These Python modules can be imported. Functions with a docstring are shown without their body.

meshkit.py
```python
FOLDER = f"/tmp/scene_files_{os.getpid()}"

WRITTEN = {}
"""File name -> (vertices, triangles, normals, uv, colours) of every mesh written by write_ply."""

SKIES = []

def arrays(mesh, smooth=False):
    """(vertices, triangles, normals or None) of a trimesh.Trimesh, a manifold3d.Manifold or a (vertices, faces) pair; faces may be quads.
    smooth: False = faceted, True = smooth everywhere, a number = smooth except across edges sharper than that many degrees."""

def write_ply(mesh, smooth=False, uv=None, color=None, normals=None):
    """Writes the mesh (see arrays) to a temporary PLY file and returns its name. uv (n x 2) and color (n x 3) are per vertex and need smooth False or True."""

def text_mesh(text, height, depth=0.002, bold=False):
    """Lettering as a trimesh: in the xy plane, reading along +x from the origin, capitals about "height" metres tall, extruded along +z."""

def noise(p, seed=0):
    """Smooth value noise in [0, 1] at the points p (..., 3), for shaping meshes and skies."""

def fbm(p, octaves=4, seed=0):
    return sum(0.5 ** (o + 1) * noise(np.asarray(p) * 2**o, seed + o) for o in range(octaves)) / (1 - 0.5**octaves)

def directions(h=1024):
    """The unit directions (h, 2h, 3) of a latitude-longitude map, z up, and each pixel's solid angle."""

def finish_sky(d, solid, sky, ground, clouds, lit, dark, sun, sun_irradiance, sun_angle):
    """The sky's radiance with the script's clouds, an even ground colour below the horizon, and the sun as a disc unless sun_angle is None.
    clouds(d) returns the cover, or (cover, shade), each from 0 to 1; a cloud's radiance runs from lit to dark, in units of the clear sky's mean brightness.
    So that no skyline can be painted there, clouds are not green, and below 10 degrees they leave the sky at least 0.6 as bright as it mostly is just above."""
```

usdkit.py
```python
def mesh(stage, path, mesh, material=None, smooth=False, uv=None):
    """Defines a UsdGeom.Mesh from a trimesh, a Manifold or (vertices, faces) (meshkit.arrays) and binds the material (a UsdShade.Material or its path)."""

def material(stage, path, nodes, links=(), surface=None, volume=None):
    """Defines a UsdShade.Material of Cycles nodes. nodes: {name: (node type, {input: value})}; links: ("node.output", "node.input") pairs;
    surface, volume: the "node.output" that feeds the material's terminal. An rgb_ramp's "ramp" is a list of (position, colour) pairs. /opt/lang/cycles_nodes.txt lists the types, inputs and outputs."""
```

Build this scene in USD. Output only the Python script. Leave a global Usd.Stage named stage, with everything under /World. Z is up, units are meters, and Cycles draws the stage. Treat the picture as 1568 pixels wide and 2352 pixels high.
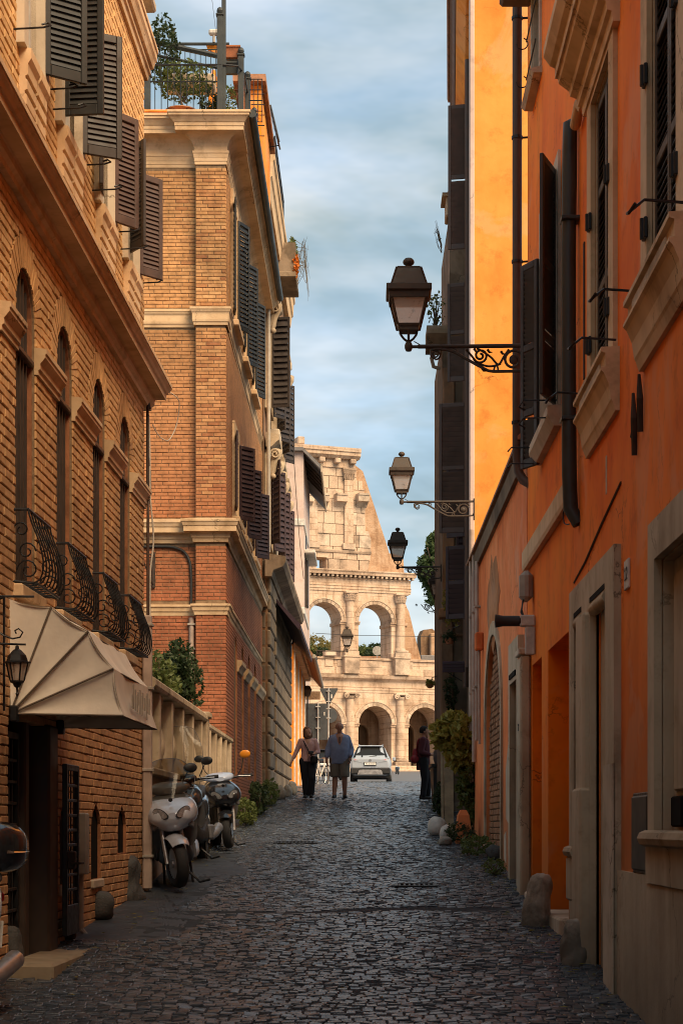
import math, random
import numpy as np, trimesh, manifold3d as m3, shapely.geometry as sg, shapely.ops as so, shapely.affinity as sa
import usdkit, meshkit
from pxr import Usd, UsdGeom, UsdLux, UsdShade, Gf, Sdf, Vt

stage = Usd.Stage.CreateInMemory()
UsdGeom.SetStageUpAxis(stage, 'Z')
UsdGeom.SetStageMetersPerUnit(stage, 1.0)
UsdGeom.Xform.Define(stage, '/World')
rng = np.random.default_rng(7)
random.seed(7)

# ------------------------------------------------------------------ camera, sky, sun, exposure
FPX, CX, HY, EYE = 4200.0, 828.0, 1900.0, 1.9      # focal length, vanishing point and horizon measured on the photograph (1568 x 2352), eye height
cam = UsdGeom.Camera.Define(stage, '/World/camera')
cam.AddTranslateOp().Set(Gf.Vec3d(0, 0, EYE))
cam.AddRotateXOp().Set(90.0)
APW = 24.0
cam.CreateHorizontalApertureAttr(APW)
cam.CreateVerticalApertureAttr(APW * 1.5)
cam.CreateFocalLengthAttr(FPX / 1568 * APW)
cam.CreateHorizontalApertureOffsetAttr((784 - CX) / 1568 * APW)
cam.CreateVerticalApertureOffsetAttr((HY - 1176) / 1568 * APW)
cam.CreateClippingRangeAttr(Gf.Vec2f(0.1, 20000))
cam.CreateExposureAttr(2.12)

SUN = np.array([0.50, -0.60, 0.74]); SUN /= np.linalg.norm(SUN)
SUN_EL, SUN_ROT = math.asin(SUN[2]), math.atan2(SUN[0], SUN[1])
sun = UsdLux.DistantLight.Define(stage, '/World/sun')
sun.CreateIntensityAttr(0.4)
sun.CreateAngleAttr(44.0)
sun.CreateNormalizeAttr(True)
sun.CreateColorAttr(Gf.Vec3f(1.0, 0.745, 0.46))
zx = Gf.Rotation(Gf.Vec3d(0, 0, 1), Gf.Vec3d(*map(float, SUN)))
sun.AddOrientOp().Set(Gf.Quatf(zx.GetQuat()))
SKY_STRENGTH = 0.095
M = '/World/Looks/'
UsdGeom.Scope.Define(stage, '/World/Looks')
usdkit.material(stage, M + 'sky', {
    'sky': ('sky_texture', {'sky_type': 'single_scattering', 'sun_disc': False, 'sun_elevation': SUN_EL, 'sun_rotation': SUN_ROT, 'altitude': 100.0, 'air_density': 1.0, 'aerosol_density': 2.5, 'ozone_density': 1.5}),
    'tc': ('texture_coordinate', {}),
    'map': ('mapping', {'scale': (2.2, 2.2, 6.5), 'location': (0.35, 0.0, 0.9)}),
    'n': ('noise_texture', {'scale': 1.9, 'detail': 7.0, 'roughness': 0.52, 'distortion': 0.6}),
    'map2': ('mapping', {'scale': (2.0, 2.0, 5.5), 'location': (4.2, 1.0, 0.3)}),
    'n2': ('noise_texture', {'scale': 2.6, 'detail': 5.0, 'roughness': 0.55}),
    'cov': ('rgb_ramp', {'ramp': [(0.34, (0.72,) * 3), (0.50, (0.88,) * 3), (0.62, (1, 1, 1))]}),
    'tone': ('rgb_ramp', {'ramp': [(0.32, (.62, .88, .98)), (0.45, (.90, 1.19, 1.29)), (0.56, (1.38, 1.58, 1.64)), (0.68, (2.05, 2.12, 2.10))]}),
    'mix': ('mix_color', {'use_clamp': False}),
    'bg': ('background_shader', {'strength': SKY_STRENGTH})},
    [('tc.generated', 'map.vector'), ('map.vector', 'n.vector'), ('n.fac', 'cov.fac'), ('cov.color', 'mix.fac'), ('tc.generated', 'map2.vector'), ('map2.vector', 'n2.vector'), ('n2.fac', 'tone.fac'),
     ('sky.color', 'mix.a'), ('tone.color', 'mix.b'), ('mix.result', 'bg.color')], surface='bg.background')
dome = UsdLux.DomeLight.Define(stage, '/World/sky')
UsdShade.MaterialBindingAPI.Apply(dome.GetPrim()).Bind(UsdShade.Material.Get(stage, M + 'sky'))
dome.GetPrim().SetCustomDataByKey('kind', 'structure')
dome.GetPrim().SetCustomDataByKey('label', 'pale blue sky with soft grey and white cloud')

# ------------------------------------------------------------------ scene helpers
taken = {}
def fresh(parent, name):
    n = taken.get((parent, name), 0)
    taken[(parent, name)] = n + 1
    return f'{parent}/{name}' if n == 0 else f'{parent}/{name}_{n:03d}'

def tag(p, label=None, cat=None, group=None, kind=None):
    for k, v in (('label', label), ('category', cat), ('group', group), ('kind', kind)):
        if v:
            p.SetCustomDataByKey(k, v)
    return p

def thing(name, label, cat, loc=(0, 0, 0), rotz=0.0, group=None, kind=None, tilt=None):
    x = UsdGeom.Xform.Define(stage, fresh('/World', name))
    x.AddTranslateOp().Set(Gf.Vec3d(*map(float, loc)))
    if rotz:
        x.AddRotateZOp().Set(float(rotz))
    if tilt:
        x.AddRotateXYZOp().Set(Gf.Vec3f(*tilt))
    return str(tag(x.GetPrim(), label, cat, group, kind).GetPath())

def copy(src, loc, rotz=0.0, label=None, group=None, scale=1.0, tilt=None):
    s = stage.GetPrimAtPath(src)
    name = src.rsplit('/', 1)[1]
    x = UsdGeom.Xform.Define(stage, fresh('/World', name))
    p = x.GetPrim()
    p.GetReferences().AddInternalReference(s.GetPath())
    p.SetInstanceable(True)
    x.ClearXformOpOrder()
    x.AddTranslateOp().Set(Gf.Vec3d(*map(float, loc)))
    x.AddRotateZOp().Set(float(rotz))
    if tilt:
        x.AddRotateXYZOp().Set(Gf.Vec3f(*tilt))
    if scale != 1.0:
        x.AddScaleOp().Set(Gf.Vec3f(scale, scale, scale))
    was = s.GetCustomData()
    tag(p, label or was.get('label'), was.get('category'), group or was.get('group'))
    return str(p.GetPath())

def part(parent, name, mb, mat, smooth=False, label=None, kind=None, mat4=None):
    """ONE mesh under parent ('/World/...'); returns its path."""
    v, f = mb.arrays() if isinstance(mb, MB) else (np.asarray(mb.vertices), np.asarray(mb.faces)) if isinstance(mb, trimesh.Trimesh) else mb
    if mat4 is not None:
        v = v @ mat4[:3, :3].T + mat4[:3, 3]
    path = fresh(parent, name)
    pr = usdkit.mesh(stage, path, (v, f), M + mat, smooth=smooth)
    if label or kind:
        tag(pr.GetPrim(), label, None, None, kind)
    return path

def single(name, mb, mat, label, cat, group=None, kind=None, smooth=False):
    p = part('/World', name, mb, mat, smooth)
    tag(stage.GetPrimAtPath(p), label, cat, group, kind)
    return p

_cb = None
def _cbtopo():
    global _cb
    if _cb is None:
        pts = []
        for sx in (-1, 1):
            for sy in (-1, 1):
                for sz in (-1, 1):
                    for k in range(3):
                        pts.append((sx, sy, sz, k))
        P = np.array([[s * (1 if k == a else .8) for a, s in enumerate(p[:3])] for p in pts for k in [p[3]]])
        # the vertex k lies ON face k, inset along the other two axes
        h = trimesh.Trimesh(P, trimesh.convex.convex_hull(P).faces, process=False) if False else None
        from scipy.spatial import ConvexHull
        H = ConvexHull(P)
        f = []
        for s, eq in zip(H.simplices, H.equations):
            a, b, c = P[s]
            f.append(s if np.dot(np.cross(b - a, c - a), eq[:3]) > 0 else s[::-1])
        _cb = (np.array(pts), np.array(f))
    return _cb

def rotm(axis, ang):
    return trimesh.transformations.rotation_matrix(ang, axis)

def trn(x, y, z):
    m = np.eye(4); m[:3, 3] = (x, y, z); return m

class MB:
    """Collects shapes that become one mesh."""
    def __init__(self):
        self.v, self.f, self.n = [], [], 0
    def add(self, v, f, m=None):
        v = np.asarray(v, float)
        if m is not None:
            v = v @ m[:3, :3].T + m[:3, 3]
        f = np.asarray(f, int)
        if f.shape[1] == 4:
            f = np.vstack([f[:, [0, 1, 2]], f[:, [0, 2, 3]]])
        self.v.append(v); self.f.append(f + self.n); self.n += len(v)
        return self
    def tm(self, t, m=None):
        return self.add(t.vertices, t.faces, m)
    def arrays(self):
        return np.vstack(self.v), np.vstack(self.f)
    def merge(self, o, m=None):
        v, f = o.arrays()
        return self.add(v, f, m)
    def box(self, x0, x1, y0, y1, z0, z1, m=None):
        v = [(x, y, z) for z in (z0, z1) for y in (y0, y1) for x in (x0, x1)]
        f = [(0, 2, 3, 1), (4, 5, 7, 6), (0, 1, 5, 4), (2, 6, 7, 3), (0, 4, 6, 2), (1, 3, 7, 5)]
        return self.add(v, f, m)
    def cbox(self, x0, x1, y0, y1, z0, z1, c=0.01, m=None):
        pts, f = _cbtopo()
        lo, hi = np.array([x0, y0, z0], float), np.array([x1, y1, z1], float)
        c = min(c, 0.45 * float((hi - lo).min()))
        ctr, half = (lo + hi) / 2, (hi - lo) / 2
        v = np.array([[ctr[a] + p[a] * (half[a] - (0 if p[3] == a else c)) for a in range(3)] for p in pts])
        return self.add(v, f, m)
    def brick(self, x0, x1, y0, y1, z0, z1, c=0.006):
        """five faces, front (y0) edges chamfered"""
        v = [(x0 + c, y0, z0 + c), (x1 - c, y0, z0 + c), (x1 - c, y0, z1 - c), (x0 + c, y0, z1 - c), (x0, y0 + c, z0), (x1, y0 + c, z0), (x1, y0 + c, z1), (x0, y0 + c, z1), (x0, y1, z0), (x1, y1, z0), (x1, y1, z1), (x0, y1, z1)]
        f = [(0, 1, 2, 3)]
        for a in (0, 4):
            for i in range(4):
                j = (i + 1) % 4
                f.append((a + i, a + i + 4, a + j + 4, a + j))
        return self.add(v, f)
    def extr(self, poly, x0, x1, m=None):
        """a (y, z) outline extruded along x"""
        g = poly if isinstance(poly, sg.Polygon) else sg.Polygon(poly)
        g = sg.polygon.orient(g.buffer(0) if not g.is_valid else g)
        t = trimesh.creation.extrude_polygon(g, x1 - x0, engine='earcut')
        v = t.vertices[:, [2, 0, 1]].copy(); v[:, 0] += x0
        return self.add(v, t.faces, m)
    def face(self, poly, y0, y1, m=None):
        """an (x, z) outline (holes allowed) extruded along y"""
        for g in getattr(poly, 'geoms', [poly]):
            if getattr(g, 'geom_type', 'Polygon') != 'Polygon' or getattr(g, 'area', 1) < 1e-6:
                continue
            t = trimesh.creation.extrude_polygon(sg.polygon.orient(g), y1 - y0, engine='earcut')
            v = t.vertices[:, [0, 2, 1]].copy(); v[:, 1] += y0
            self.add(v, t.faces[:, ::-1], m)
        return self
    def plan(self, poly, z0, z1, m=None):
        for g in getattr(poly, 'geoms', [poly]):
            g = g if isinstance(g, sg.Polygon) else sg.Polygon(g)
            t = trimesh.creation.extrude_polygon(sg.polygon.orient(g), z1 - z0, engine='earcut')
            t.apply_translation((0, 0, z0))
            self.add(t.vertices, t.faces, m)
        return self
    def rloft(self, x0, x1, y0, y1, prof, m=None):
        """rings of a rectangle grown by p at height z, for (p, z) in prof"""
        v, f = [], []
        for p, z in prof:
            v += [(x0 - p, y0 - p, z), (x1 + p, y0 - p, z), (x1 + p, y1 + p, z), (x0 - p, y1 + p, z)]
        for k in range(len(prof) - 1):
            for i in range(4):
                j = (i + 1) % 4
                f.append((4 * k + i, 4 * k + j, 4 * k + 4 + j, 4 * k + 4 + i))
        f.append((3, 2, 1, 0)); e = 4 * (len(prof) - 1); f.append((e, e + 1, e + 2, e + 3))
        return self.add(v, f, m)
    def tube(self, pts, r, n=6, m=None, closed=False):
        pts = np.asarray(pts, float)
        r = np.broadcast_to(np.asarray(r, float), (len(pts),))
        if closed:
            tg = np.roll(pts, -1, 0) - np.roll(pts, 1, 0)
        else:
            tg = np.gradient(pts, axis=0)
        tg /= np.maximum(np.linalg.norm(tg, axis=1, keepdims=True), 1e-9)
        u = np.cross(tg[0], (0, 0, 1) if abs(tg[0][2]) < .9 else (1, 0, 0)); u /= np.linalg.norm(u)
        v, f = [], []
        a = np.arange(n) * 2 * math.pi / n
        for i in range(len(pts)):
            u = u - tg[i] * u.dot(tg[i]); u /= np.linalg.norm(u)
            w = np.cross(tg[i], u)
            v.append(pts[i] + r[i] * (np.cos(a)[:, None] * u + np.sin(a)[:, None] * w))
        L = len(pts)
        for i in range(L if closed else L - 1):
            k = (i + 1) % L
            for j in range(n):
                jj = (j + 1) % n
                f.append((i * n + j, i * n + jj, k * n + jj, k * n + j))
        self.add(np.vstack(v), f, m)
        if not closed:
            cap = [(0, j + 1, j) for j in range(1, n - 1)]
            self.add(v[0], cap, m); self.add(v[-1], [c[::-1] for c in cap], m)
        return self
    def lathe(self, prof, n=16, m=None):
        v, f = [], []
        a = np.arange(n) * 2 * math.pi / n
        for r, z in prof:
            v.append(np.stack([r * np.cos(a), r * np.sin(a), np.full(n, z)], 1))
        for i in range(len(prof) - 1):
            for j in range(n):
                jj = (j + 1) % n
                f.append((i * n + j, i * n + jj, (i + 1) * n + jj, (i + 1) * n + j))
        self.add(np.vstack(v), f, m)
        cap = [(0, j, j + 1) for j in range(1, n - 1)]
        if prof[-1][0] > 1e-6: self.add(v[-1], cap, m)
        if prof[0][0] > 1e-6: self.add(v[0], [c[::-1] for c in cap], m)
        return self
    def grid(self, P, m=None, close_u=False):
        """P (a, b, 3) surface"""
        P = np.asarray(P, float); a, b = P.shape[:2]
        f = []
        for i in range(a if close_u else a - 1):
            k = (i + 1) % a
            for j in range(b - 1):
                f.append((i * b + j, k * b + j, k * b + j + 1, i * b + j + 1))
        return self.add(P.reshape(-1, 3), f, m)
    def ball(self, c, r, sub=2, m=None):
        t = trimesh.creation.icosphere(subdivisions=sub)
        return self.add(t.vertices * np.asarray(r, float) + np.asarray(c, float), t.faces, m)

def G(Y):
    """height of the street and square at depth Y"""
    return np.interp(Y, [-60, 0, 43, 55, 85, 229, 300, 900], [-2.5, 0, 2.58, 3.05, 4.0, 8.9, 10.5, 14])

def arc(cx, cz, r, a0, a1, n=12):
    return [(cx + r * math.cos(a), cz + r * math.sin(a)) for a in np.linspace(math.radians(a0), math.radians(a1), n)]

def archpoly(x0, x1, z0, spring, n=14, rise=None):
    c, r = (x0 + x1) / 2, (x1 - x0) / 2
    k = 1.0 if rise is None else rise / r
    return sg.Polygon([(x0, z0), (x1, z0)] + [(x, spring + (z - spring) * k) for x, z in arc(c, spring, r, 0, 180, n)])

def zpx(y, Y):
    return EYE + (HY - y) * Y / FPX

def xpx(x, Y):
    return (x - CX) * Y / FPX

def spiral(c, r0, r1, a0, turns, n=26, plane='xz'):
    out = []
    for t in np.linspace(0, 1, n):
        a = a0 + turns * 2 * math.pi * t
        r = r0 + (r1 - r0) * t
        out.append((c[0] + r * math.cos(a), c[1] + r * math.sin(a)))
    return out

def foliage(center, radii, n, size, seed, clump=3.0, hollow=0.35, droop=0.0):
    """leaf-sized faces spread in clumps through an uneven volume"""
    g = np.random.default_rng(seed)
    base = np.array([[-.5, 0, 0], [0, -.28, .06], [.5, 0, -.04], [0, .28, .06]])
    k = n * 7
    d = g.normal(size=(k, 3)); d /= np.linalg.norm(d, axis=1, keepdims=True)
    rad = g.uniform(hollow, 1.0, k) ** .6
    p = d * rad[:, None]
    ok = (meshkit.noise(p * clump + seed * 3.1, seed) >= .42) & (rad <= .62 + .6 * meshkit.noise(d * 2.2 + seed, seed + 5))
    p, rad = p[ok][:n], rad[ok][:n]
    k = len(p)
    q = g.normal(size=(k, 4)); q /= np.linalg.norm(q, axis=1, keepdims=True)
    w, x, y, z = q.T
    R = np.stack([1 - 2 * (y * y + z * z), 2 * (x * y - z * w), 2 * (x * z + y * w), 2 * (x * y + z * w), 1 - 2 * (x * x + z * z), 2 * (y * z - x * w), 2 * (x * z - y * w), 2 * (y * z + x * w), 1 - 2 * (x * x + y * y)], -1).reshape(-1, 3, 3)
    s = size * g.uniform(.6, 1.35, k)
    c = np.asarray(center) + p * np.asarray(radii)
    c[:, 2] -= droop * rad * rad
    V = np.einsum('kij,aj->kai', R, base) * s[:, None, None] + c[:, None]
    F = (np.array([[0, 1, 2], [0, 2, 3]])[None] + 4 * np.arange(k)[:, None, None]).reshape(-1, 3)
    return MB().add(V.reshape(-1, 3), F)

def rock(c, r, seed, sub=3, amp=.25, flat=True):
    t = trimesh.creation.icosphere(subdivisions=sub)
    v = np.array(t.vertices)
    n = meshkit.fbm(v * 1.3 + seed * 7.7, 4, seed) - .5
    v = v * (1 + amp * 2 * n[:, None])
    v = np.sign(v) * np.abs(v) ** .86
    v = v * np.asarray(r) + np.asarray(c)
    if flat:
        v[:, 2] = np.maximum(v[:, 2], c[2] - r[2] * .8)
    return MB().add(v, t.faces)
# ------------------------------------------------------------------ materials
def mat(name, nodes, links, surface='p.BSDF'):
    return usdkit.material(stage, M + name, nodes, links, surface=surface)

def plain(name, col, rough=.6, metal=0.0, spec=.5, var=.25, scale=9.0, bump=.0, coat=0.0):
    """a plain finish with a little grime and unevenness"""
    dark = tuple(c * (1 - var) for c in col); lite = tuple(min(1, c * (1 + var)) for c in col)
    nodes = {'g': ('geometry', {}), 'n': ('noise_texture', {'scale': scale, 'detail': 5.0, 'roughness': .6}),
             'r': ('rgb_ramp', {'ramp': [(.3, dark), (.7, lite)]}),
             'rr': ('map_range', {'from_min': .3, 'from_max': .7, 'to_min': max(.03, rough - .12), 'to_max': min(1, rough + .12)}),
             'p': ('principled_bsdf', {'metallic': metal, 'specular_ior_level': spec, 'coat_weight': coat})}
    links = [('g.position', 'n.vector'), ('n.fac', 'r.fac'), ('r.color', 'p.base_color'), ('n.fac', 'rr.value'), ('rr.result', 'p.roughness')]
    if bump:
        nodes['n2'] = ('noise_texture', {'scale': scale * 9, 'detail': 4.0})
        nodes['b'] = ('bump', {'strength': bump, 'distance': .01})
        links += [('g.position', 'n2.vector'), ('n2.fac', 'b.height'), ('b.normal', 'p.normal')]
    return mat(name, nodes, links)

def stucco(name, col, stain, light, big=.55, streak=.35, rough=.85, bump=.25, dirt_z=None, dirt=(.16, .13, .09)):
    """painted render: blotches, rain streaks, fine grain; optional dirty foot below a height (wear that stays put)"""
    nodes = {'g': ('geometry', {}),
             'n1': ('noise_texture', {'scale': big, 'detail': 6.0, 'roughness': .62, 'distortion': .4}),
             'r1': ('rgb_ramp', {'ramp': [(.32, stain), (.50, col), (.72, light)]}),
             'm': ('mapping', {'scale': (2.0, 2.0, .30)}), 'n2': ('noise_texture', {'scale': 1.0, 'detail': 7.0, 'roughness': .55, 'distortion': .8}),
             'r2': ('rgb_ramp', {'ramp': [(.30, (.58, .53, .48)), (.56, (1, 1, 1))]}),
             'mx': ('mix_color', {'blend_type': 'multiply', 'fac': streak}),
             'n3': ('noise_texture', {'scale': 60.0, 'detail': 6.0, 'roughness': .7}),
             'n4': ('noise_texture', {'scale': 6.0, 'detail': 4.0}),
             'ad': ('math', {'math_type': 'multiply_add', 'value2': 2.5}),
             'b': ('bump', {'strength': bump, 'distance': .006}),
             'p': ('principled_bsdf', {'roughness': rough, 'specular_ior_level': .25})}
    links = [('g.position', 'n1.vector'), ('n1.fac', 'r1.fac'), ('g.position', 'm.vector'), ('m.vector', 'n2.vector'), ('n2.fac', 'r2.fac'), ('r1.color', 'mx.a'), ('r2.color', 'mx.b'),
             ('g.position', 'n3.vector'), ('g.position', 'n4.vector'), ('n4.fac', 'ad.value1'), ('n3.fac', 'ad.value3'), ('ad.value', 'b.height'), ('b.normal', 'p.normal')]
    nodes.update({'n5': ('noise_texture', {'scale': .42, 'detail': 7.0, 'roughness': .6, 'distortion': 1.2}), 'r5': ('map_range', {'from_min': .55, 'from_max': .60, 'to_min': 0.0, 'to_max': .38, 'clamp': True}), 'm5': ('mix_color', {'b': tuple(.55 * a + .45 * b for a, b in zip(light, (.55, .42, .32)))}),
                  'n6': ('noise_texture', {'scale': 3.2, 'detail': 8.0, 'roughness': .72}), 'r6': ('rgb_ramp', {'ramp': [(.34, (.72, .68, .64)), (.47, (1, 1, 1))]}), 'm6': ('mix_color', {'blend_type': 'multiply', 'fac': .75})})
    links += [('g.position', 'n5.vector'), ('n5.fac', 'r5.value'), ('r5.result', 'm5.fac'), ('mx.result', 'm5.a'), ('g.position', 'n6.vector'), ('n6.fac', 'r6.fac'), ('m5.result', 'm6.a'), ('r6.color', 'm6.b')]
    nodes.update({'nv': ('noise_texture', {'scale': 2.4, 'detail': 5.0, 'roughness': .65}), 'vv': ('vector_math', {'math_type': 'multiply_add', 'vector2': (.55, .55, .55)}), 'vc': ('voronoi_texture', {'feature': 'distance_to_edge', 'scale': .62}),
                  'rc': ('map_range', {'from_min': 0.0, 'from_max': .007, 'to_min': 1.0, 'to_max': 0.0, 'clamp': True}), 'nm': ('noise_texture', {'scale': .8, 'detail': 3.0}), 'rm': ('map_range', {'from_min': .52, 'from_max': .60, 'clamp': True}),
                  'mc': ('math', {'math_type': 'multiply'}), 'm7': ('mix_color', {'b': tuple(.38 * q for q in stain)}), 'mb2': ('value', {'value': 0.0})})
    links += [('g.position', 'nv.vector'), ('nv.color', 'vv.vector1'), ('g.position', 'vv.vector3'), ('vv.vector', 'vc.vector'), ('vc.distance', 'rc.value'), ('g.position', 'nm.vector'), ('nm.fac', 'rm.value'), ('rc.result', 'mc.value1'), ('rm.result', 'mc.value2'),
              ('mc.value', 'm7.fac'), ('m6.result', 'm7.a')]
    last = 'm7.result'
    if dirt_z:
        nodes.update({'xyz': ('separate_xyz', {}), 'nd': ('noise_texture', {'scale': 1.6, 'detail': 6.0, 'roughness': .7}),
                      'zz': ('math', {'math_type': 'multiply_add', 'value2': -1.6}), 'mr': ('map_range', {'from_min': dirt_z[0] - .8, 'from_max': dirt_z[1] - .8, 'to_min': .8, 'to_max': 0.0, 'clamp': True}),
                      'md': ('mix_color', {'b': dirt})})
        links += [('g.position', 'xyz.vector'), ('g.position', 'nd.vector'), ('nd.fac', 'zz.value1'), ('xyz.z', 'zz.value3'), ('zz.value', 'mr.value'), ('mr.result', 'md.fac'), (last, 'md.a')]
        last = 'md.result'
    return mat(name, nodes, links + [(last, 'p.base_color')])

def pieces(name, tones, rough=.85, bump=.35, ntone=.35, grain=40.0, tones_low=None, zmix=None, spec=.3, soot=.5):
    """bricks, stones, cobbles: each piece has its own tone; with zmix the tones change from tones_low to tones between two heights"""
    ramp = [(i / (len(tones) - 1), t) for i, t in enumerate(tones)]
    nodes = {'g': ('geometry', {}), 'o': ('object_info', {}), 'a': ('math', {'math_type': 'multiply_add', 'value2': 7.31}), 'fr': ('math', {'math_type': 'fraction'}),
             'r': ('rgb_ramp', {'ramp': ramp}),
             'n': ('noise_texture', {'scale': 7.0, 'detail': 6.0, 'roughness': .7}), 'rn': ('rgb_ramp', {'ramp': [(.3, (1 - ntone,) * 3), (.7, (1 + ntone * .6,) * 3)]}),
             'mx': ('mix_color', {'blend_type': 'multiply', 'fac': 1.0, 'use_clamp': False}),
             'ns': ('noise_texture', {'scale': .55, 'detail': 5.0, 'roughness': .6}), 'rs': ('rgb_ramp', {'ramp': [(.34, (1 - soot,) * 3), (.55, (1, 1, 1))]}),
             'ms': ('mix_color', {'blend_type': 'multiply', 'fac': 1.0}),
             'n2': ('noise_texture', {'scale': grain, 'detail': 6.0, 'roughness': .7}), 'b': ('bump', {'strength': bump, 'distance': .006}),
             'p': ('principled_bsdf', {'roughness': rough, 'specular_ior_level': spec})}
    links = [('o.random', 'a.value1'), ('g.random_per_island', 'a.value3'), ('a.value', 'fr.value1'), ('fr.value', 'r.fac'), ('g.position', 'n.vector'), ('n.fac', 'rn.fac'),
             ('rn.color', 'mx.b'), ('g.position', 'ns.vector'), ('ns.fac', 'rs.fac'), ('mx.result', 'ms.a'), ('rs.color', 'ms.b'), ('ms.result', 'p.base_color'),
             ('g.position', 'n2.vector'), ('n2.fac', 'b.height'), ('b.normal', 'p.normal')]
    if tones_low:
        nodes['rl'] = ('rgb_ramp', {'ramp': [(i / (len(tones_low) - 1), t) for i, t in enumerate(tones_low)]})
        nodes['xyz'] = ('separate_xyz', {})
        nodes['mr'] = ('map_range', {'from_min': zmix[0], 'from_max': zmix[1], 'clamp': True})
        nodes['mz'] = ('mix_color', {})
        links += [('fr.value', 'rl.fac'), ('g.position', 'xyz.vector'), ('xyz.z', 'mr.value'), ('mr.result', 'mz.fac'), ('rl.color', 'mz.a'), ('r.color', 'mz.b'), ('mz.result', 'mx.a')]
    else:
        links.append(('r.color', 'mx.a'))
    return mat(name, nodes, links)

OCH = [(.74, .45, .19), (.67, .385, .155), (.80, .51, .235), (.58, .31, .125), (.75, .47, .21), (.69, .41, .175)]
SAL = [(.68, .41, .205), (.61, .35, .17), (.72, .45, .245), (.53, .285, .135), (.69, .415, .21)]
RED = [(.44, .16, .062), (.37, .12, .05), (.50, .21, .085), (.32, .10, .042), (.46, .18, .07), (.56, .29, .125)]
pieces('brick_ochre', OCH, tones_low=SAL, zmix=(3.5, 6.6), soot=.36)
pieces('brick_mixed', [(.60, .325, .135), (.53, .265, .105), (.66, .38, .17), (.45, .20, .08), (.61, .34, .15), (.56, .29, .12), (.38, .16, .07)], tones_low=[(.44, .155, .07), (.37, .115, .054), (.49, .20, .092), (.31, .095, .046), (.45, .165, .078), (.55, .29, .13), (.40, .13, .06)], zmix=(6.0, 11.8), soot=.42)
pieces('brick_old', [(.30, .14, .07), (.36, .18, .09), (.25, .11, .055), (.33, .17, .10)], soot=.5)
plain('mortar', (.24, .16, .095), .95, var=.3, scale=14, bump=.4, spec=.1)
plain('mortar_dark', (.10, .07, .045), .95, var=.3, scale=14, bump=.4, spec=.1)
plain('brick_reveal', (.30, .125, .06), .9, var=.35, scale=5, bump=.5, spec=.2)
stucco('trim_stone', (.66, .455, .265), (.47, .31, .17), (.74, .54, .335), big=1.2, streak=.45, bump=.3)
stucco('trim_grey', (.54, .45, .34), (.38, .31, .225), (.62, .53, .41), big=1.2, streak=.6, bump=.3)
stucco('plinth_plaster', (.52, .42, .295), (.37, .29, .195), (.60, .50, .36), big=.9, streak=.8, bump=.4, dirt_z=(.5, 1.75), dirt=(.17, .135, .095))
stucco('orange_stucco', (.92, .205, .005), (.82, .15, .004), (.94, .27, .012), big=.7, streak=.3, dirt_z=(.5, 2.9), dirt=(.24, .085, .02))
stucco('orange_pink', (.90, .21, .018), (.80, .15, .012), (.92, .27, .05), big=.8, streak=.25, dirt_z=(1.2, 3.4), dirt=(.27, .12, .05))
stucco('yellow_stucco', (.72, .275, .05), (.64, .21, .032), (.76, .34, .075), big=.9, streak=.2)
stucco('salmon_stucco', (.82, .235, .075), (.70, .17, .05), (.86, .32, .13), big=.8, streak=.5, dirt_z=(1.4, 2.7), dirt=(.26, .13, .06))
stucco('pink_plaster', (.60, .46, .40), (.50, .38, .32), (.66, .52, .46), big=.5, streak=.3)
stucco('hut_orange', (.85, .29, .03), (.72, .21, .02), (.9, .38, .06), big=.6)
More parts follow.
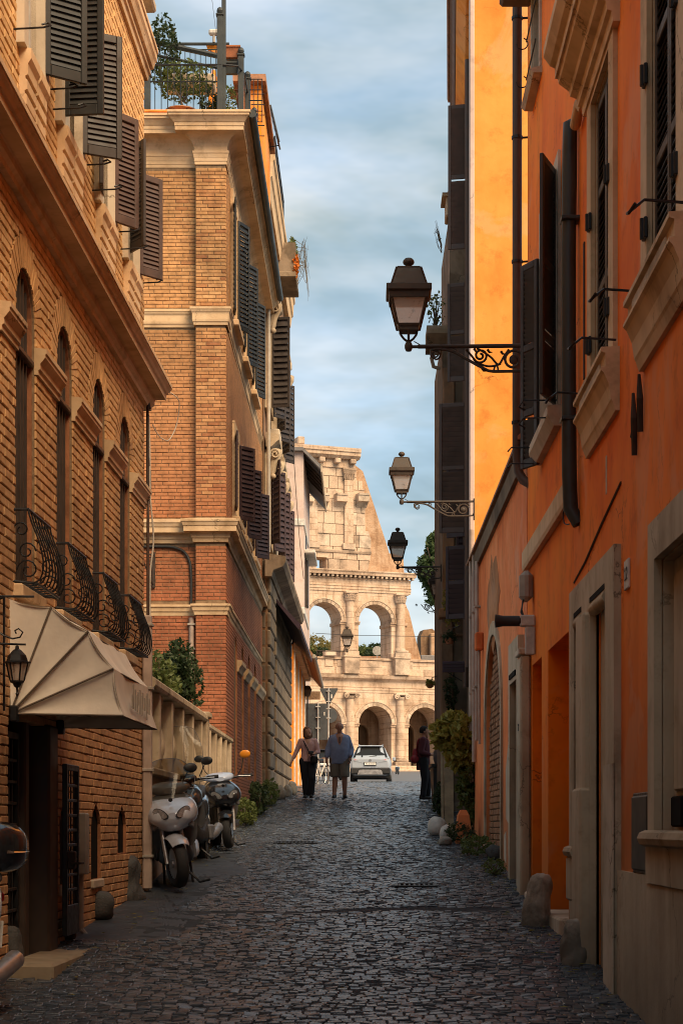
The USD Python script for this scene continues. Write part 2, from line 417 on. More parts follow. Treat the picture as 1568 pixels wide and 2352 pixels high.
stucco('dark_wall', (.17, .125, .085), (.085, .065, .045), (.27, .20, .13), big=.8, streak=.7, bump=.5)
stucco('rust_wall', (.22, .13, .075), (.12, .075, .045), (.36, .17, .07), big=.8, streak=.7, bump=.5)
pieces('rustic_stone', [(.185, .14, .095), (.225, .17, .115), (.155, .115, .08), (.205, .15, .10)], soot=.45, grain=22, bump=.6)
stucco('weathered_stone', (.46, .36, .25), (.28, .215, .145), (.56, .45, .32), big=1.6, streak=.8, bump=.5)
pieces('travertine', [(.60, .445, .325), (.54, .39, .28), (.65, .51, .39), (.46, .33, .235), (.58, .43, .315)], soot=.52, grain=2.2, bump=.9, ntone=.3)
def ruin(name, a, b, c, sc=.35, course=None):
    nodes = {'g': ('geometry', {}), 'n': ('noise_texture', {'scale': sc, 'detail': 9.0, 'roughness': .68, 'distortion': .5}), 'r': ('rgb_ramp', {'ramp': [(.30, b), (.48, a), (.68, c)]}),
             'm': ('mapping', {'scale': (1.3, 1.3, .16)}), 'n2': ('noise_texture', {'scale': 1.0, 'detail': 6.0, 'roughness': .7}), 'r2': ('rgb_ramp', {'ramp': [(.33, (.5, .44, .38)), (.5, (1, 1, 1))]}),
             'mx': ('mix_color', {'blend_type': 'multiply', 'fac': .7}), 'n3': ('noise_texture', {'scale': 3.5, 'detail': 8.0, 'roughness': .75}), 'b': ('bump', {'strength': .8, 'distance': .12}),
             'v': ('voronoi_texture', {'scale': 1.1}), 'rv': ('rgb_ramp', {'ramp': [(.03, (.35, .28, .22)), (.09, (1, 1, 1))]}), 'my': ('mix_color', {'blend_type': 'multiply', 'fac': .8}),
             'p': ('principled_bsdf', {'roughness': .9, 'specular_ior_level': .2})}
    last, extra = 'my.result', []
    if course:                                       # worn courses of the far-off masonry, broken up where the joints have filled
        nodes.update({'tc': ('texture_coordinate', {}), 'mb': ('mapping', {'rotation': (-math.pi / 2, 0, 0)}), 'bk': ('brick_texture', {'color1': (1, 1, 1), 'color2': (.86, .84, .82), 'mortar': (.42, .36, .31), 'scale': 1.0, 'mortar_size': course[1] * .055, 'mortar_smooth': .4, 'brick_width': course[0], 'row_height': course[1]}),
                      'nb': ('noise_texture', {'scale': .5, 'detail': 4.0}), 'rb': ('map_range', {'from_min': .40, 'from_max': .60, 'to_min': .15, 'to_max': .9, 'clamp': True}), 'mk': ('mix_color', {'blend_type': 'multiply'})})
        extra = [('tc.object', 'mb.vector'), ('mb.vector', 'bk.vector'), ('g.position', 'nb.vector'), ('nb.fac', 'rb.value'), ('rb.result', 'mk.fac'), ('my.result', 'mk.a'), ('bk.color', 'mk.b')]
        last = 'mk.result'
    mat(name, nodes, extra + [('g.position', 'n.vector'), ('n.fac', 'r.fac'), ('g.position', 'm.vector'), ('m.vector', 'n2.vector'), ('n2.fac', 'r2.fac'), ('r.color', 'mx.a'), ('r2.color', 'mx.b'),
                      ('g.position', 'v.vector'), ('v.distance', 'rv.fac'), ('mx.result', 'my.a'), ('rv.color', 'my.b'), (last, 'p.base_color'), ('g.position', 'n3.vector'), ('n3.fac', 'b.height'), ('b.normal', 'p.normal')])
ruin('ruin_stone', (.57, .415, .30), (.33, .225, .155), (.66, .515, .395), course=(2.1, .72))
ruin('ruin_brick', (.42, .265, .165), (.29, .165, .095), (.52, .36, .245), .6, course=(.9, .16))
ruin('ruin_dark', (.20, .12, .07), (.13, .08, .05), (.26, .17, .10), .6)
pieces('cobble', [(.036, .045, .060), (.050, .059, .075), (.031, .038, .050), (.066, .076, .093), (.043, .051, .065), (.080, .089, .104)], rough=.27, bump=.5, grain=55, soot=.35, spec=.55, ntone=.4)
plain('joint_dirt', (.050, .055, .062), .95, var=.4, scale=6, bump=.6, spec=.1)
plain('asphalt', (.040, .045, .052), .55, var=.35, scale=2.5, bump=.6, spec=.3)
plain('square_paving', (.10, .10, .105), .6, var=.3, scale=1.2, bump=.3)
plain('earth', (.09, .075, .05), .95, var=.4, scale=.8)
def foliage_mat(name, c1, c2, c3, trans=.35):
    mat(name, {'g': ('geometry', {}), 'r': ('rgb_ramp', {'ramp': [(0, c1), (.5, c2), (1, c3)]}), 'd': ('principled_bsdf', {'roughness': .55, 'specular_ior_level': .35}), 't': ('translucent_bsdf', {}), 'm': ('mix_closure', {'fac': trans})},
        [('g.random_per_island', 'r.fac'), ('r.color', 'd.base_color'), ('r.color', 't.color'), ('d.BSDF', 'm.closure1'), ('t.BSDF', 'm.closure2')], surface='m.closure')
foliage_mat('leaf_dark', (.030, .048, .016), (.065, .085, .026), (.12, .13, .04))
foliage_mat('leaf_olive', (.10, .125, .032), (.21, .20, .05), (.36, .27, .07))
foliage_mat('leaf_autumn', (.28, .24, .045), (.66, .30, .04), (.92, .40, .05))
foliage_mat('leaf_pine', (.06, .09, .028), (.14, .17, .05), (.27, .24, .07))
foliage_mat('leaf_far', (.20, .16, .05), (.36, .22, .06), (.55, .30, .08))
foliage_mat('dry_stem', (.14, .11, .07), (.20, .16, .10), (.10, .08, .05), .1)
foliage_mat('flower_orange', (.60, .16, .01), (.75, .28, .01), (.65, .20, .02), .3)
plain('bark', (.10, .07, .045), .9, var=.4, scale=8, bump=.6)
plain('shutter_dark', (.024, .0155, .012), .55, var=.3, scale=6)
plain('shutter_black', (.010, .010, .009), .55, var=.3, scale=6)
plain('shutter_brown', (.075, .042, .031), .6, var=.3, scale=6)
plain('shutter_plum', (.036, .016, .017), .6, var=.3, scale=6)
plain('shutter_pale', (.42, .38, .34), .7, var=.2, scale=6)
plain('iron', (.014, .014, .015), .45, metal=.3, var=.4, scale=20)
plain('iron_rust', (.045, .028, .02), .7, metal=.2, var=.5, scale=12)
plain('lamp_iron', (.050, .036, .026), .6, metal=.25, var=.4, scale=14)
plain('pipe_brown', (.075, .042, .028), .6, metal=.15, var=.3, scale=5)
plain('pipe_dark', (.030, .034, .032), .5, metal=.2, var=.4, scale=3)
plain('pipe_grey', (.34, .30, .25), .65, var=.25, scale=4)
plain('pipe_pale', (.40, .30, .24), .7, var=.25, scale=4)
plain('cable_white', (.55, .48, .38), .6, var=.15)
plain('cable_black', (.02, .02, .02), .6)
plain('dark_room', (.010, .009, .008), .95, spec=.1)
plain('canvas', (.72, .64, .53), .85, var=.16, scale=2.2, bump=.25)
plain('canvas_rib', (.14, .105, .075), .8)
plain('canvas_print', (.33, .28, .23), .9, var=.15)
plain('wood_dark', (.040, .024, .016), .6, var=.4, scale=5)
plain('wood_plank', (.28, .20, .12), .8, var=.35, scale=6, bump=.4)
plain('guard_stone', (.24, .215, .18), .85, var=.45, scale=7, bump=.7)
plain('guard_black', (.05, .048, .045), .8, var=.5, scale=6, bump=.8)
plain('marble', (.52, .49, .44), .6, var=.3, scale=6, bump=.3)
plain('terracotta', (.33, .12, .055), .85, var=.25)
plain('roof_tile', (.30, .15, .085), .9, var=.4, scale=5, bump=.4)
plain('roof_grey', (.17, .155, .15), .8, var=.3, scale=4)
plain('chrome', (.65, .65, .66), .18, metal=1.0, var=.05)
plain('aluminium', (.42, .42, .43), .4, metal=.8, var=.15)
plain('silver_paint', (.42, .44, .49), .28, metal=.25, var=.06, scale=3, coat=.6)
plain('car_silver', (.30, .345, .41), .28, var=.05, scale=2, coat=.5)
plain('white_paint', (.70, .71, .72), .28, var=.05, scale=2, coat=.5)
plain('blue_white', (.42, .50, .66), .3, var=.08, coat=.5)
plain('black_plastic', (.016, .016, .017), .5, var=.3)
plain('grey_plastic', (.11, .11, .115), .55, var=.2)
plain('black_paint', (.012, .013, .016), .18, var=.1, coat=.7)
plain('tyre', (.018, .018, .019), .8, var=.3, scale=14, bump=.4)
plain('seat_vinyl', (.022, .021, .022), .5, var=.2)
plain('amber', (.75, .26, .02), .25, var=.1)
plain('red_lens', (.45, .02, .015), .25, var=.1)
plain('lens_white', (.62, .64, .66), .12, metal=.4, var=.1)
plain('plate_white', (.72, .72, .70), .5, var=.08)
plain('ink', (.02, .02, .025), .6)
plain('sign_grey', (.055, .062, .068), .55, metal=.2, var=.15)
plain('steel_post', (.48, .46, .43), .45, metal=.5, var=.15)
plain('yellow_flag', (.80, .42, .02), .6, var=.1)
plain('sign_plum', (.035, .014, .025), .6, var=.3)
plain('skin', (.50, .27, .18), .55, var=.1, spec=.35)
plain('skin_tan', (.42, .21, .14), .55, var=.1, spec=.35)
plain('hair_auburn', (.15, .062, .026), .6, var=.35, scale=40)
plain('hair_dark', (.012, .010, .009), .85, var=.3, scale=40)
plain('hair_grey', (.13, .11, .10), .65, var=.3, scale=40)
plain('cloth_pink', (.55, .33, .31), .9, var=.15, scale=20)
plain('cloth_navy', (.013, .014, .020), .9, var=.2, scale=20)
plain('cloth_blue', (.24, .28, .42), .9, var=.16, scale=14)
plain('cloth_khaki', (.20, .165, .125), .9, var=.16, scale=14)
plain('cloth_maroon', (.10, .025, .036), .9, var=.2, scale=14)
plain('cloth_black', (.014, .013, .014), .9, var=.2, scale=14)
plain('bag_red', (.28, .018, .03), .6, var=.2, scale=14)
plain('shoe_dark', (.018, .017, .017), .6, var=.2)
mat('glass_pane', {'f': ('layer_weight', {'blend': .12}), 't': ('transparent_bsdf', {'color': (.80, .80, .77)}), 'g': ('glossy_bsdf', {'color': (1, 1, 1), 'roughness': .03}), 'k': ('math', {'math_type': 'multiply', 'value2': .22}), 'm': ('mix_closure', {})},
    [('f.facing', 'k.value1'), ('k.value', 'm.fac'), ('t.BSDF', 'm.closure1'), ('g.BSDF', 'm.closure2')], surface='m.closure')
mat('window_glass', {'p': ('principled_bsdf', {'base_color': (.012, .012, .011), 'roughness': .25, 'specular_ior_level': .35})}, [])
mat('lamp_glass', {'g': ('geometry', {}), 'n': ('noise_texture', {'scale': 9.0, 'detail': 6.0, 'roughness': .7}), 'r': ('rgb_ramp', {'ramp': [(.34, (.40, .30, .22)), (.44, (.88, .78, .68)), (.7, (.93, .85, .77))]}),
                   'd': ('principled_bsdf', {'roughness': .35, 'specular_ior_level': .4}), 't': ('translucent_bsdf', {}), 'm': ('mix_closure', {'fac': .65}), 'tr': ('transparent_bsdf', {'color': (.95, .88, .80)}), 'm2': ('mix_closure', {'fac': .35})},
    [('g.position', 'n.vector'), ('n.fac', 'r.fac'), ('r.color', 'd.base_color'), ('r.color', 't.color'), ('d.BSDF', 'm.closure1'), ('t.BSDF', 'm.closure2'), ('m.closure', 'm2.closure1'), ('tr.BSDF', 'm2.closure2')], surface='m2.closure')

stucco('stained_stucco', (.40, .17, .07), (.22, .105, .05), (.55, .23, .09), big=1.6, streak=.7)
stucco('bollard_stone', (.42, .37, .30), (.25, .215, .17), (.56, .51, .44), big=5.0, streak=.5, bump=.9, dirt_z=(1.0, 1.32), dirt=(.07, .065, .055))

mat('tinted_screen', {'f': ('layer_weight', {'blend': .12}), 't': ('transparent_bsdf', {'color': (.42, .39, .34)}), 'g': ('glossy_bsdf', {'color': (1, 1, 1), 'roughness': .05}), 'k': ('math', {'math_type': 'multiply', 'value2': .25}), 'm': ('mix_closure', {})},
    [('f.facing', 'k.value1'), ('k.value', 'm.fac'), ('t.BSDF', 'm.closure1'), ('g.BSDF', 'm.closure2')], surface='m.closure')
plain('lamp_lens', (.30, .31, .33), .10, metal=.5, var=.35, scale=30)
# ------------------------------------------------------------------ shared builders for walls (local frame: x along the wall to the right, y into the wall, z up)
def courses(x0, x1, z0, z1, holes, h=.072, ln=.27, gap=.010, seed=1, offset=.5, jit=.25):
    """brick rectangles of a wall face with openings left free"""
    g = np.random.default_rng(seed)
    holes = [(p, p.bounds) for p in holes]
    out = []
    nrow = int((z1 - z0) / h)
    for r in range(nrow):
        za, zb = z0 + r * h, z0 + (r + 1) * h - gap
        zm = (za + zb) / 2
        segs = [(x0, x1)]
        for p, b in holes:
            if b[1] < zb and b[3] > za:
                c = p.intersection(sg.LineString([(b[0] - 1, zm), (b[2] + 1, zm)]))
                if c.is_empty:
                    continue
                a0, a1 = c.bounds[0] - gap, c.bounds[2] + gap
                segs = [q for s in segs for q in ((s[0], min(s[1], a0)), (max(s[0], a1), s[1])) if q[1] - q[0] > .03]
        start = x0 + (r % 2) * offset * ln - ln * g.uniform(0, .12)
        for s0, s1 in segs:
            k = start + math.floor((s0 - start) / ln) * ln
            cuts = [s0]
            while k < s1:
                kk = k + ln + g.uniform(-jit, jit) * ln * .35
                if kk > s0 + .05 and kk < s1 - .05:
                    cuts.append(kk)
                k += ln
            cuts.append(s1)
            for a, b in zip(cuts[:-1], cuts[1:]):
                if b - a > .025:
                    out.append((a + gap / 2, b - gap / 2, za, zb))
    return out

def lay(parent, rects, mat_, y0, y1, nparts, key, seed=3, name='brick', c=.006, T=None, jut=.004, rest='brickwork'):
    """the pieces that show largest as parts of their own, the rest joined into one part"""
    g = np.random.default_rng(seed)
    rects = sorted(rects, key=key)
    mb = MB()
    for i, (a, b, za, zb) in enumerate(rects):
        m = MB() if i < nparts else mb
        d = g.uniform(-jut, jut)
        m.brick(a, b, y0 + d, y1, za + g.uniform(-.001, .001), zb + g.uniform(-.001, .001), c)
        if i < nparts:
            part(parent, name, m, mat_, mat4=T)
    if len(rects) > nparts:
        part(parent, rest, mb, mat_, kind='stuff', mat4=T)

def shutter(parent, hx, hy, ang, w, z0, z1, mat_, pitch=.048, T=None, slats=True, name='shutter', thick=.035, mid=()):
    """one louvred leaf: hinge at (hx, hy), the leaf runs along direction ang (degrees in the wall's plan)"""
    m = trn(hx, hy, 0) @ rotm((0, 0, 1), math.radians(ang))
    if T is not None:
        m = T @ m
    st = .055
    fr = MB()
    fr.cbox(0, st, -thick / 2, thick / 2, z0, z1, .006).cbox(w - st, w, -thick / 2, thick / 2, z0, z1, .006)
    zs = [z0, *mid, z1]
    fr.cbox(st, w - st, -thick / 2, thick / 2, z0, z0 + .09, .006).cbox(st, w - st, -thick / 2, thick / 2, z1 - .07, z1, .006)
    for q in mid:
        fr.cbox(st, w - st, -thick / 2, thick / 2, q - .035, q + .035, .006)
    p = part(parent, name, fr, mat_, mat4=m)
    if slats:
        a, b = z0 + .095, z1 - .075
        n = max(3, int((b - a) / pitch))
        for i in range(n):
            zz = a + (i + .5) * (b - a) / n
            if any(abs(zz - q) < .05 for q in mid):
                continue
            s = MB()
            hw_ = .60 * (b - a) / n
            s.box(st, w - st, -hw_, hw_, -.0045, .0045, trn(0, 0, zz) @ rotm((1, 0, 0), math.radians(68)))
            part(p, 'slat', s, mat_, mat4=m)
    return p

def frame_of(origin, ang):
    return trn(*origin) @ rotm((0, 0, 1), math.radians(ang))

# ------------------------------------------------------------------ ground, street, square
Ys = np.concatenate([np.linspace(-60, 9, 12), np.linspace(10, 60, 60), np.linspace(64, 300, 40), np.linspace(330, 900, 10)])
Xs = np.array([-700, -250, -90, -40, -15, -6, -3, 0, 3, 6, 15, 40, 90, 250, 700.])
gm = MB().grid(np.stack([np.broadcast_to(Xs[:, None], (len(Xs), len(Ys))), np.broadcast_to(Ys, (len(Xs), len(Ys))), np.broadcast_to(G(Ys) - .09, (len(Xs), len(Ys)))], -1)[::-1])
single('ground', gm, 'earth', 'bare earth ground under the town', 'ground', kind='structure')
sq = MB()
yy = np.concatenate([np.linspace(86.5, 120, 30), np.linspace(125, 262, 30)]); xx = np.linspace(-60, 60, 13)
sq.grid(np.stack([np.broadcast_to(xx[:, None], (13, len(yy))), np.broadcast_to(yy, (13, len(yy))), np.broadcast_to(G(yy) - .03, (13, len(yy)))], -1)[::-1])
single('square', sq, 'square_paving', 'pale paved square in front of the ruined amphitheatre', 'square', kind='structure')

road = thing('street', 'narrow cobbled street rising between the houses', 'street', kind='structure')
bed = MB(); yb = np.concatenate([np.linspace(-12, 50, 120), np.linspace(51, 87, 30)]); xb = np.linspace(-3.4, 5.6, 13)
def dish(x, y):
    """slight hollows and humps of the old paving"""
    x, y = np.broadcast_arrays(np.asarray(x, float), np.asarray(y, float))
    return .05 * (meshkit.noise(np.stack([x * .55, y * .4, x * 0], -1), 11) - .5) - .018 * (1 - np.clip(np.abs(x + .3) / 1.9, 0, 1) ** 2)
Xg, Yg = np.meshgrid(xb, yb, indexing='ij')
bed.grid(np.stack([Xg, Yg, G(Yg) + dish(Xg, Yg) - .007], -1)[::-1])
part(road, 'mortar_bed', bed, 'joint_dirt', True)
g = np.random.default_rng(5)
SZ = .080
cob = []
y = 9.4
row = 0
def strip(y, x):
    """the asphalt repair along the left wall and the trench patch across the street"""
    edge = -1.62 + .16 * math.sin(y * .9) + .1 * math.sin(y * 2.3) - .05 * max(0, 17 - y)
    if y > 15.5 and y < 25.5 and x < edge:
        return True
    c = 18.0 + .22 * math.sin(x * 1.1) + .06 * math.sin(4 * x)
    return abs(y - c) < .15 + .05 * math.sin(x * 2.1) and -2.3 < x < 1.5
while y < 86:
    sz = SZ * (1.0 if y < 30 else 1.25 if y < 46 else 2.4)
    x = -3.0 + (row % 2) * sz * .5 + g.uniform(-.02, .02)
    while x < (2.3 if y < 42 else 5.5):
        w = sz * 1.12 * g.uniform(.78, 1.22)
        if not strip(y, x + w / 2):
            cob.append((x + .003, x + w - .003, y + g.uniform(-.012, .012), y + sz - .006 + g.uniform(-.010, .010)))
        x += w
    y += sz; row += 1
cob.sort(key=lambda q: (q[2] if -2.9 < q[0] * 11.6 / q[2] < 2.0 and q[2] > 11.5 else 99, q[0]))
rest = MB()
C = np.array(cob)
zc = G((C[:, 2] + C[:, 3]) / 2) + dish((C[:, 0] + C[:, 1]) / 2, (C[:, 2] + C[:, 3]) / 2)
tilt = g.normal(scale=.07, size=(len(C), 2))
lift = g.normal(scale=.0045, size=len(C))
for i, (x0, x1, y0, y1) in enumerate(cob):
    cx_, cy_ = (x0 + x1) / 2, (y0 + y1) / 2
    hx, hy = (x1 - x0) / 2, (y1 - y0) / 2
    v = []
    for s, zz in ((1.0, -.030), (.985, -.004), (.88, .001)):
        for dx, dy in ((-1, -1), (1, -1), (1, 1), (-1, 1)):
            j = g.uniform(.88, 1.05, 2)
            X_, Y_ = dx * hx * s * j[0], dy * hy * s * j[1]
            v.append((cx_ + X_, cy_ + Y_, zc[i] + lift[i] + zz + .06 * Y_ + tilt[i, 0] * X_ + tilt[i, 1] * Y_))
    v.append((cx_, cy_, zc[i] + lift[i] + .0015 + g.uniform(-.002, .002)))
    f = []
    for a in (0, 4):
        for k in range(4):
            n_ = (k + 1) % 4
            f += [(a + k, a + n_, a + n_ + 4), (a + k, a + n_ + 4, a + k + 4)]
    for k in range(4):
        f.append((8 + k, 8 + (k + 1) % 4, 12))
    if i < 300:
        part(road, 'cobble', MB().add(v, f), 'cobble')
    else:
        rest.add(v, f)
part(road, 'cobbles', rest, 'cobble', kind='stuff')
def patch(name, pts, lab, lift_=.0):
    """an asphalt repair with a rough edge and a thickness"""
    P = sg.Polygon(pts).buffer(.03).buffer(-.03)
    t = trimesh.creation.extrude_polygon(P, .05, engine='earcut')
    t = t.subdivide_to_size(.16)
    v = np.array(t.vertices)
    top = v[:, 2] > .025
    n = meshkit.noise(np.stack([v[:, 0] * 9, v[:, 1] * 9, v[:, 0] * 0], -1), 21) - .5
    v[:, 2] = G(v[:, 1]) + dish(v[:, 0], v[:, 1]) + np.where(top, -.006 + lift_ + .008 * n, -.05)
    part(road, name, (v, t.faces), 'asphalt', smooth=40, label=lab)
ya = np.linspace(15.5, 25.5, 50)
patch('asphalt_strip', [(-3.1, 15.5)] + [(-1.62 + .16 * math.sin(q * .9) + .1 * math.sin(q * 2.3) - .05 * max(0, 17 - q), q) for q in ya] + [(-3.1, 25.5)], 'smooth grey repair strip along the left wall')
xa = np.linspace(-2.28, 1.5, 40)
ca = lambda x: 18.0 + .22 * math.sin(x * 1.1) + .06 * math.sin(4 * x)
wa = lambda x: .13 + .05 * math.sin(x * 2.1)
patch('trench_patch', [(x, ca(x) - wa(x)) for x in xa] + [(x, ca(x) + wa(x)) for x in xa[::-1]], 'dark sunken trench repair across the street', -.012)
def grate(x, y, w, d, label, ang=0):
    t = thing('drain_grate', label, 'drain grate', (x, y, float(G(y)) + .012), ang, tilt=(3.43, 0, 0))
    m = MB().plan(sg.box(-w / 2 - .02, -d / 2 - .02, w / 2 + .02, d / 2 + .02).difference(sg.box(-w / 2 + .02, -d / 2 + .02, w / 2 - .02, d / 2 - .02)), -.05, .006)
    part(t, 'frame', m, 'iron')
    part(t, 'pit', MB().box(-w / 2, w / 2, -d / 2, d / 2, -.06, -.045), 'dark_room')
    for i in range(int(w / .055)):
        xx_ = -w / 2 + .04 + i * .055
        part(t, 'bar', MB().cbox(xx_ - .012, xx_ + .012, -d / 2 + .02, d / 2 - .02, -.03, .002, .003), 'iron')
grate(-.98, 27.6, .62, .30, 'flat iron drain grate in the cobbles near the parked scooters')
grate(.62, 20.6, .44, .28, 'worn iron drain grate in the middle right of the cobbled street')

# ------------------------------------------------------------------ left: brick building with arched windows
K1 = 94 / FPX
A1 = math.degrees(math.atan2(1, K1))
B1 = thing('brick_building', 'ochre brick building with tall arched windows, bowed grilles and open louvred shutters', 'building', (-2.86, 0, 0), A1)
S1 = 20.33
arches = [(13.58, 14.30), (15.20, 15.92), (16.98, 17.68), (18.60, 19.31)]
upper = [(13.74, 14.38), (15.25, 16.05), (17.16, 17.88), (18.88, 19.58)]
slots = [(15.32, 15.76), (16.87, 17.42), (18.45, 19.02)]
ah = [archpoly(a, b, 3.70, 5.79) for a, b in arches]
uh = [sg.box(a, 7.76, b, 8.95) for a, b in upper]
def pointed(a, b, z0, sp, top):
    c = (a + b) / 2
    return sg.Polygon([(a, z0), (b, z0), (b, sp), (b - (b - a) * .12, sp + (top - sp) * .5), (c, top), (a + (b - a) * .12, sp + (top - sp) * .5), (a, sp)])
sh = [pointed(a, b, zz, 1.93, 2.13) for (a, b), zz in zip(slots, (1.40, 1.40, 1.62))]
door = sg.box(13.32, .2, 15.02, 2.74)
holes = ah + uh + sh + [door]
wall = sg.box(-14, -1.2, S1, 10.3)
for q in holes:
    wall = wall.difference(q)
part(B1, 'wall', MB().face(wall, .012, .45), 'mortar')
part(B1, 'rear_mass', MB().box(-14, S1, .46, 9, -1.2, 10.28), 'mortar')
RV = .05
voz = []
ringholes = []
for (a, b), hole in zip(arches, ah):
    r = (b - a) / 2; c = (a + b) / 2
    ringholes.append(archpoly(a - .25, b + .25, 5.79, 5.79))
rects = courses(11.6, S1, .55, 10.27, [q.buffer(.0) for q in holes] + ringholes, seed=11)
# leave out bricks hidden behind the string course
rects = [q for q in rects if not (6.62 < (q[2] + q[3]) / 2 < 6.8)]
def seen1(q):
    s = (q[0] + q[1]) / 2; z = (q[2] + q[3]) / 2
    px = 922 - 2.86 * FPX / s; py = HY - (z - EYE) * FPX / s
    return s if px > 2 and 0 < py < 2340 and not (z < 2.75 and s < 15.1) else 100 + s
lay(B1, rects, 'brick_ochre', 0.0, .10, 300, seen1, seed=12)
for (a, b) in arches:
    c, r = (a + b) / 2, (b - a) / 2
    m = MB(); n = 25
    for i in range(n):
        t0, t1 = math.pi * i / n + .012, math.pi * (i + 1) / n - .012
        p = [(c + (r + .004) * math.cos(t0), 5.79 + (r + .004) * math.sin(t0)), (c + (r + .245) * math.cos(t0), 5.79 + (r + .245) * math.sin(t0)), (c + (r + .245) * math.cos(t1), 5.79 + (r + .245) * math.sin(t1)), (c + (r + .004) * math.cos(t1), 5.79 + (r + .004) * math.sin(t1))]
        m.face(sg.Polygon(p), -.002 + .003 * ((i * 7) % 3), .11)
    part(B1, 'brick_arch', m, 'brick_ochre')
    rv = archpoly(a - .001, b + .001, 3.70, 5.79).difference(archpoly(a + .012, b - .012, 3.69, 5.785))
    part(B1, 'reveal', MB().face(rv, .03, .074), 'brick_reveal')
    w = part(B1, 'arched_window', MB().face(archpoly(a, b, 3.70, 5.79), .075, .10), 'window_glass')
    bars = MB()
    for k in range(1, 6):
        x = a + (b - a) * k / 6
        zt = 5.79 + math.sqrt(max(0, r * r - (x - c) ** 2)) - .01
        part(w, 'mullion', MB().cbox(x - .012, x + .012, .045, .073, 3.72, zt, .004), 'wood_dark')
    part(w, 'transom', MB().cbox(a, b, .01, .07, 5.49, 5.54, .01), 'shutter_brown')
    part(B1, 'window_sill', MB().cbox(a - .10, b + .10, -.07, .40, 3.60, 3.70, .012), 'trim_stone')
# imposts between the arches
edges = [13.0] + [e for ab in arches for e in ab] + [S1 + .02]
for i in range(0, len(edges), 2):
    a, b = edges[i], edges[i + 1]
    prof = [(.05, 5.44), (-.02, 5.44), (-.02, 5.475), (-.035, 5.485), (-.035, 5.525), (-.055, 5.55), (-.075, 5.575), (-.075, 5.60), (-.085, 5.605), (-.085, 5.64), (.05, 5.66)]
    part(B1, 'impost', MB().extr(prof, a + .004, b), 'trim_stone')
# string course
prof = [(.05, 6.58), (-.05, 6.58), (-.055, 6.62), (-.085, 6.64), (-.087, 6.69), (-.10, 6.705), (-.205, 6.705), (-.205, 6.695), (-.215, 6.695), (-.215, 6.755), (-.225, 6.76), (-.235, 6.765), (-.25, 6.79), (-.275, 6.81), (-.275, 6.82), (-.285, 6.822), (-.285, 6.86), (-.02, 6.93), (.05, 6.93)]
part(B1, 'string_course', MB().extr(prof, -14, S1 + .24), 'trim_stone')
# upper windows
for i, (a, b) in enumerate(upper):
    sur = sg.box(a - .15, 7.74, b + .15, 9.10).difference(sg.box(a, 7.70, b, 8.95))
    part(B1, 'window_surround', MB().face(sur, -.06, .10), 'trim_grey')
    ap = [(.05, 7.26), (-.04, 7.26), (-.04, 7.30), (-.055, 7.32), (-.055, 7.39), (-.04, 7.40), (-.04, 7.42), (-.06, 7.43), (-.06, 7.50), (-.045, 7.51), (-.045, 7.53), (-.065, 7.54), (-.065, 7.62), (-.09, 7.66), (-.09, 7.735), (.05, 7.75)]
    part(B1, 'window_apron', MB().extr(ap, a - .05, (a + b) / 2 - .02), 'trim_stone')
    part(B1, 'window_apron', MB().extr(ap, (a + b) / 2 + .02, b + .05), 'trim_stone')
    part(B1, 'sill_bracket', MB().extr([(.02, 6.94), (-.05, 6.94), (-.06, 7.24), (.02, 7.26)], a - .08, a + .10).extr([(.02, 6.94), (-.05, 6.94), (-.06, 7.24), (.02, 7.26)], b - .10, b + .08), 'trim_stone')
    wn = part(B1, 'sash_window', MB().box(a, b, .10, .13, 7.75, 8.95), 'window_glass')
    fm = MB().face(sg.box(a, 7.75, b, 8.95).difference(sg.box(a + .05, 7.80, (a + b) / 2 - .03, 8.90)).difference(sg.box((a + b) / 2 + .03, 7.80, b - .05, 8.90)), .05, .098)
    part(wn, 'frame', fm, 'shutter_pale')
    # iron hooks that hold the shutters
    for xk in (a - .25, b + .22):
        part(B1, 'shutter_hook', MB().tube([(xk, .0, 7.79), (xk, -.22, 7.80), (xk + .03, -.27, 7.83), (xk + .06, -.24, 7.86), (xk + .04, -.20, 7.84)], .008, 5), 'iron')
def leaf(hx, dx, dy, mt, z0=7.83, z1=8.92):
    shutter(B1, hx, -.045, math.degrees(math.atan2(-dx, dy)), math.hypot(dx, dy), z0, z1, mt)
# (hinge along the wall, how far out it reaches, how far along)
leaf(14.40, .30, .22, 'shutter_black')
leaf(15.25, .34, -.03, 'shutter_black')
leaf(16.09, .33, .17, 'shutter_dark')
leaf(17.20, .05, -.36, 'shutter_dark')
leaf(17.90, .20, .26, 'shutter_brown')
leaf(18.90, .20, -.26, 'shutter_dark')
leaf(19.60, .22, .24, 'shutter_brown')
prof = [(.05, 10.24), (-.03, 10.24), (-.04, 10.30), (-.06, 10.31), (-.06, 10.36), (-.09, 10.37), (-.11, 10.43), (-.13, 10.46), (-.13, 10.53), (-.145, 10.54), (-.145, 10.58), (.05, 10.60)]
part(B1, 'cornice', MB().extr(prof, -14, S1 + .10), 'trim_stone')
part(B1, 'roof_slab', MB().box(-14, S1 + .04, .02, 9, 10.60, 10.75).box(16, S1 - .1, .05, 3.0, 10.75, 10.98).cbox(15.5, S1 + .12, -.12, 3.2, 11.0, 11.10, .02), 'trim_grey')
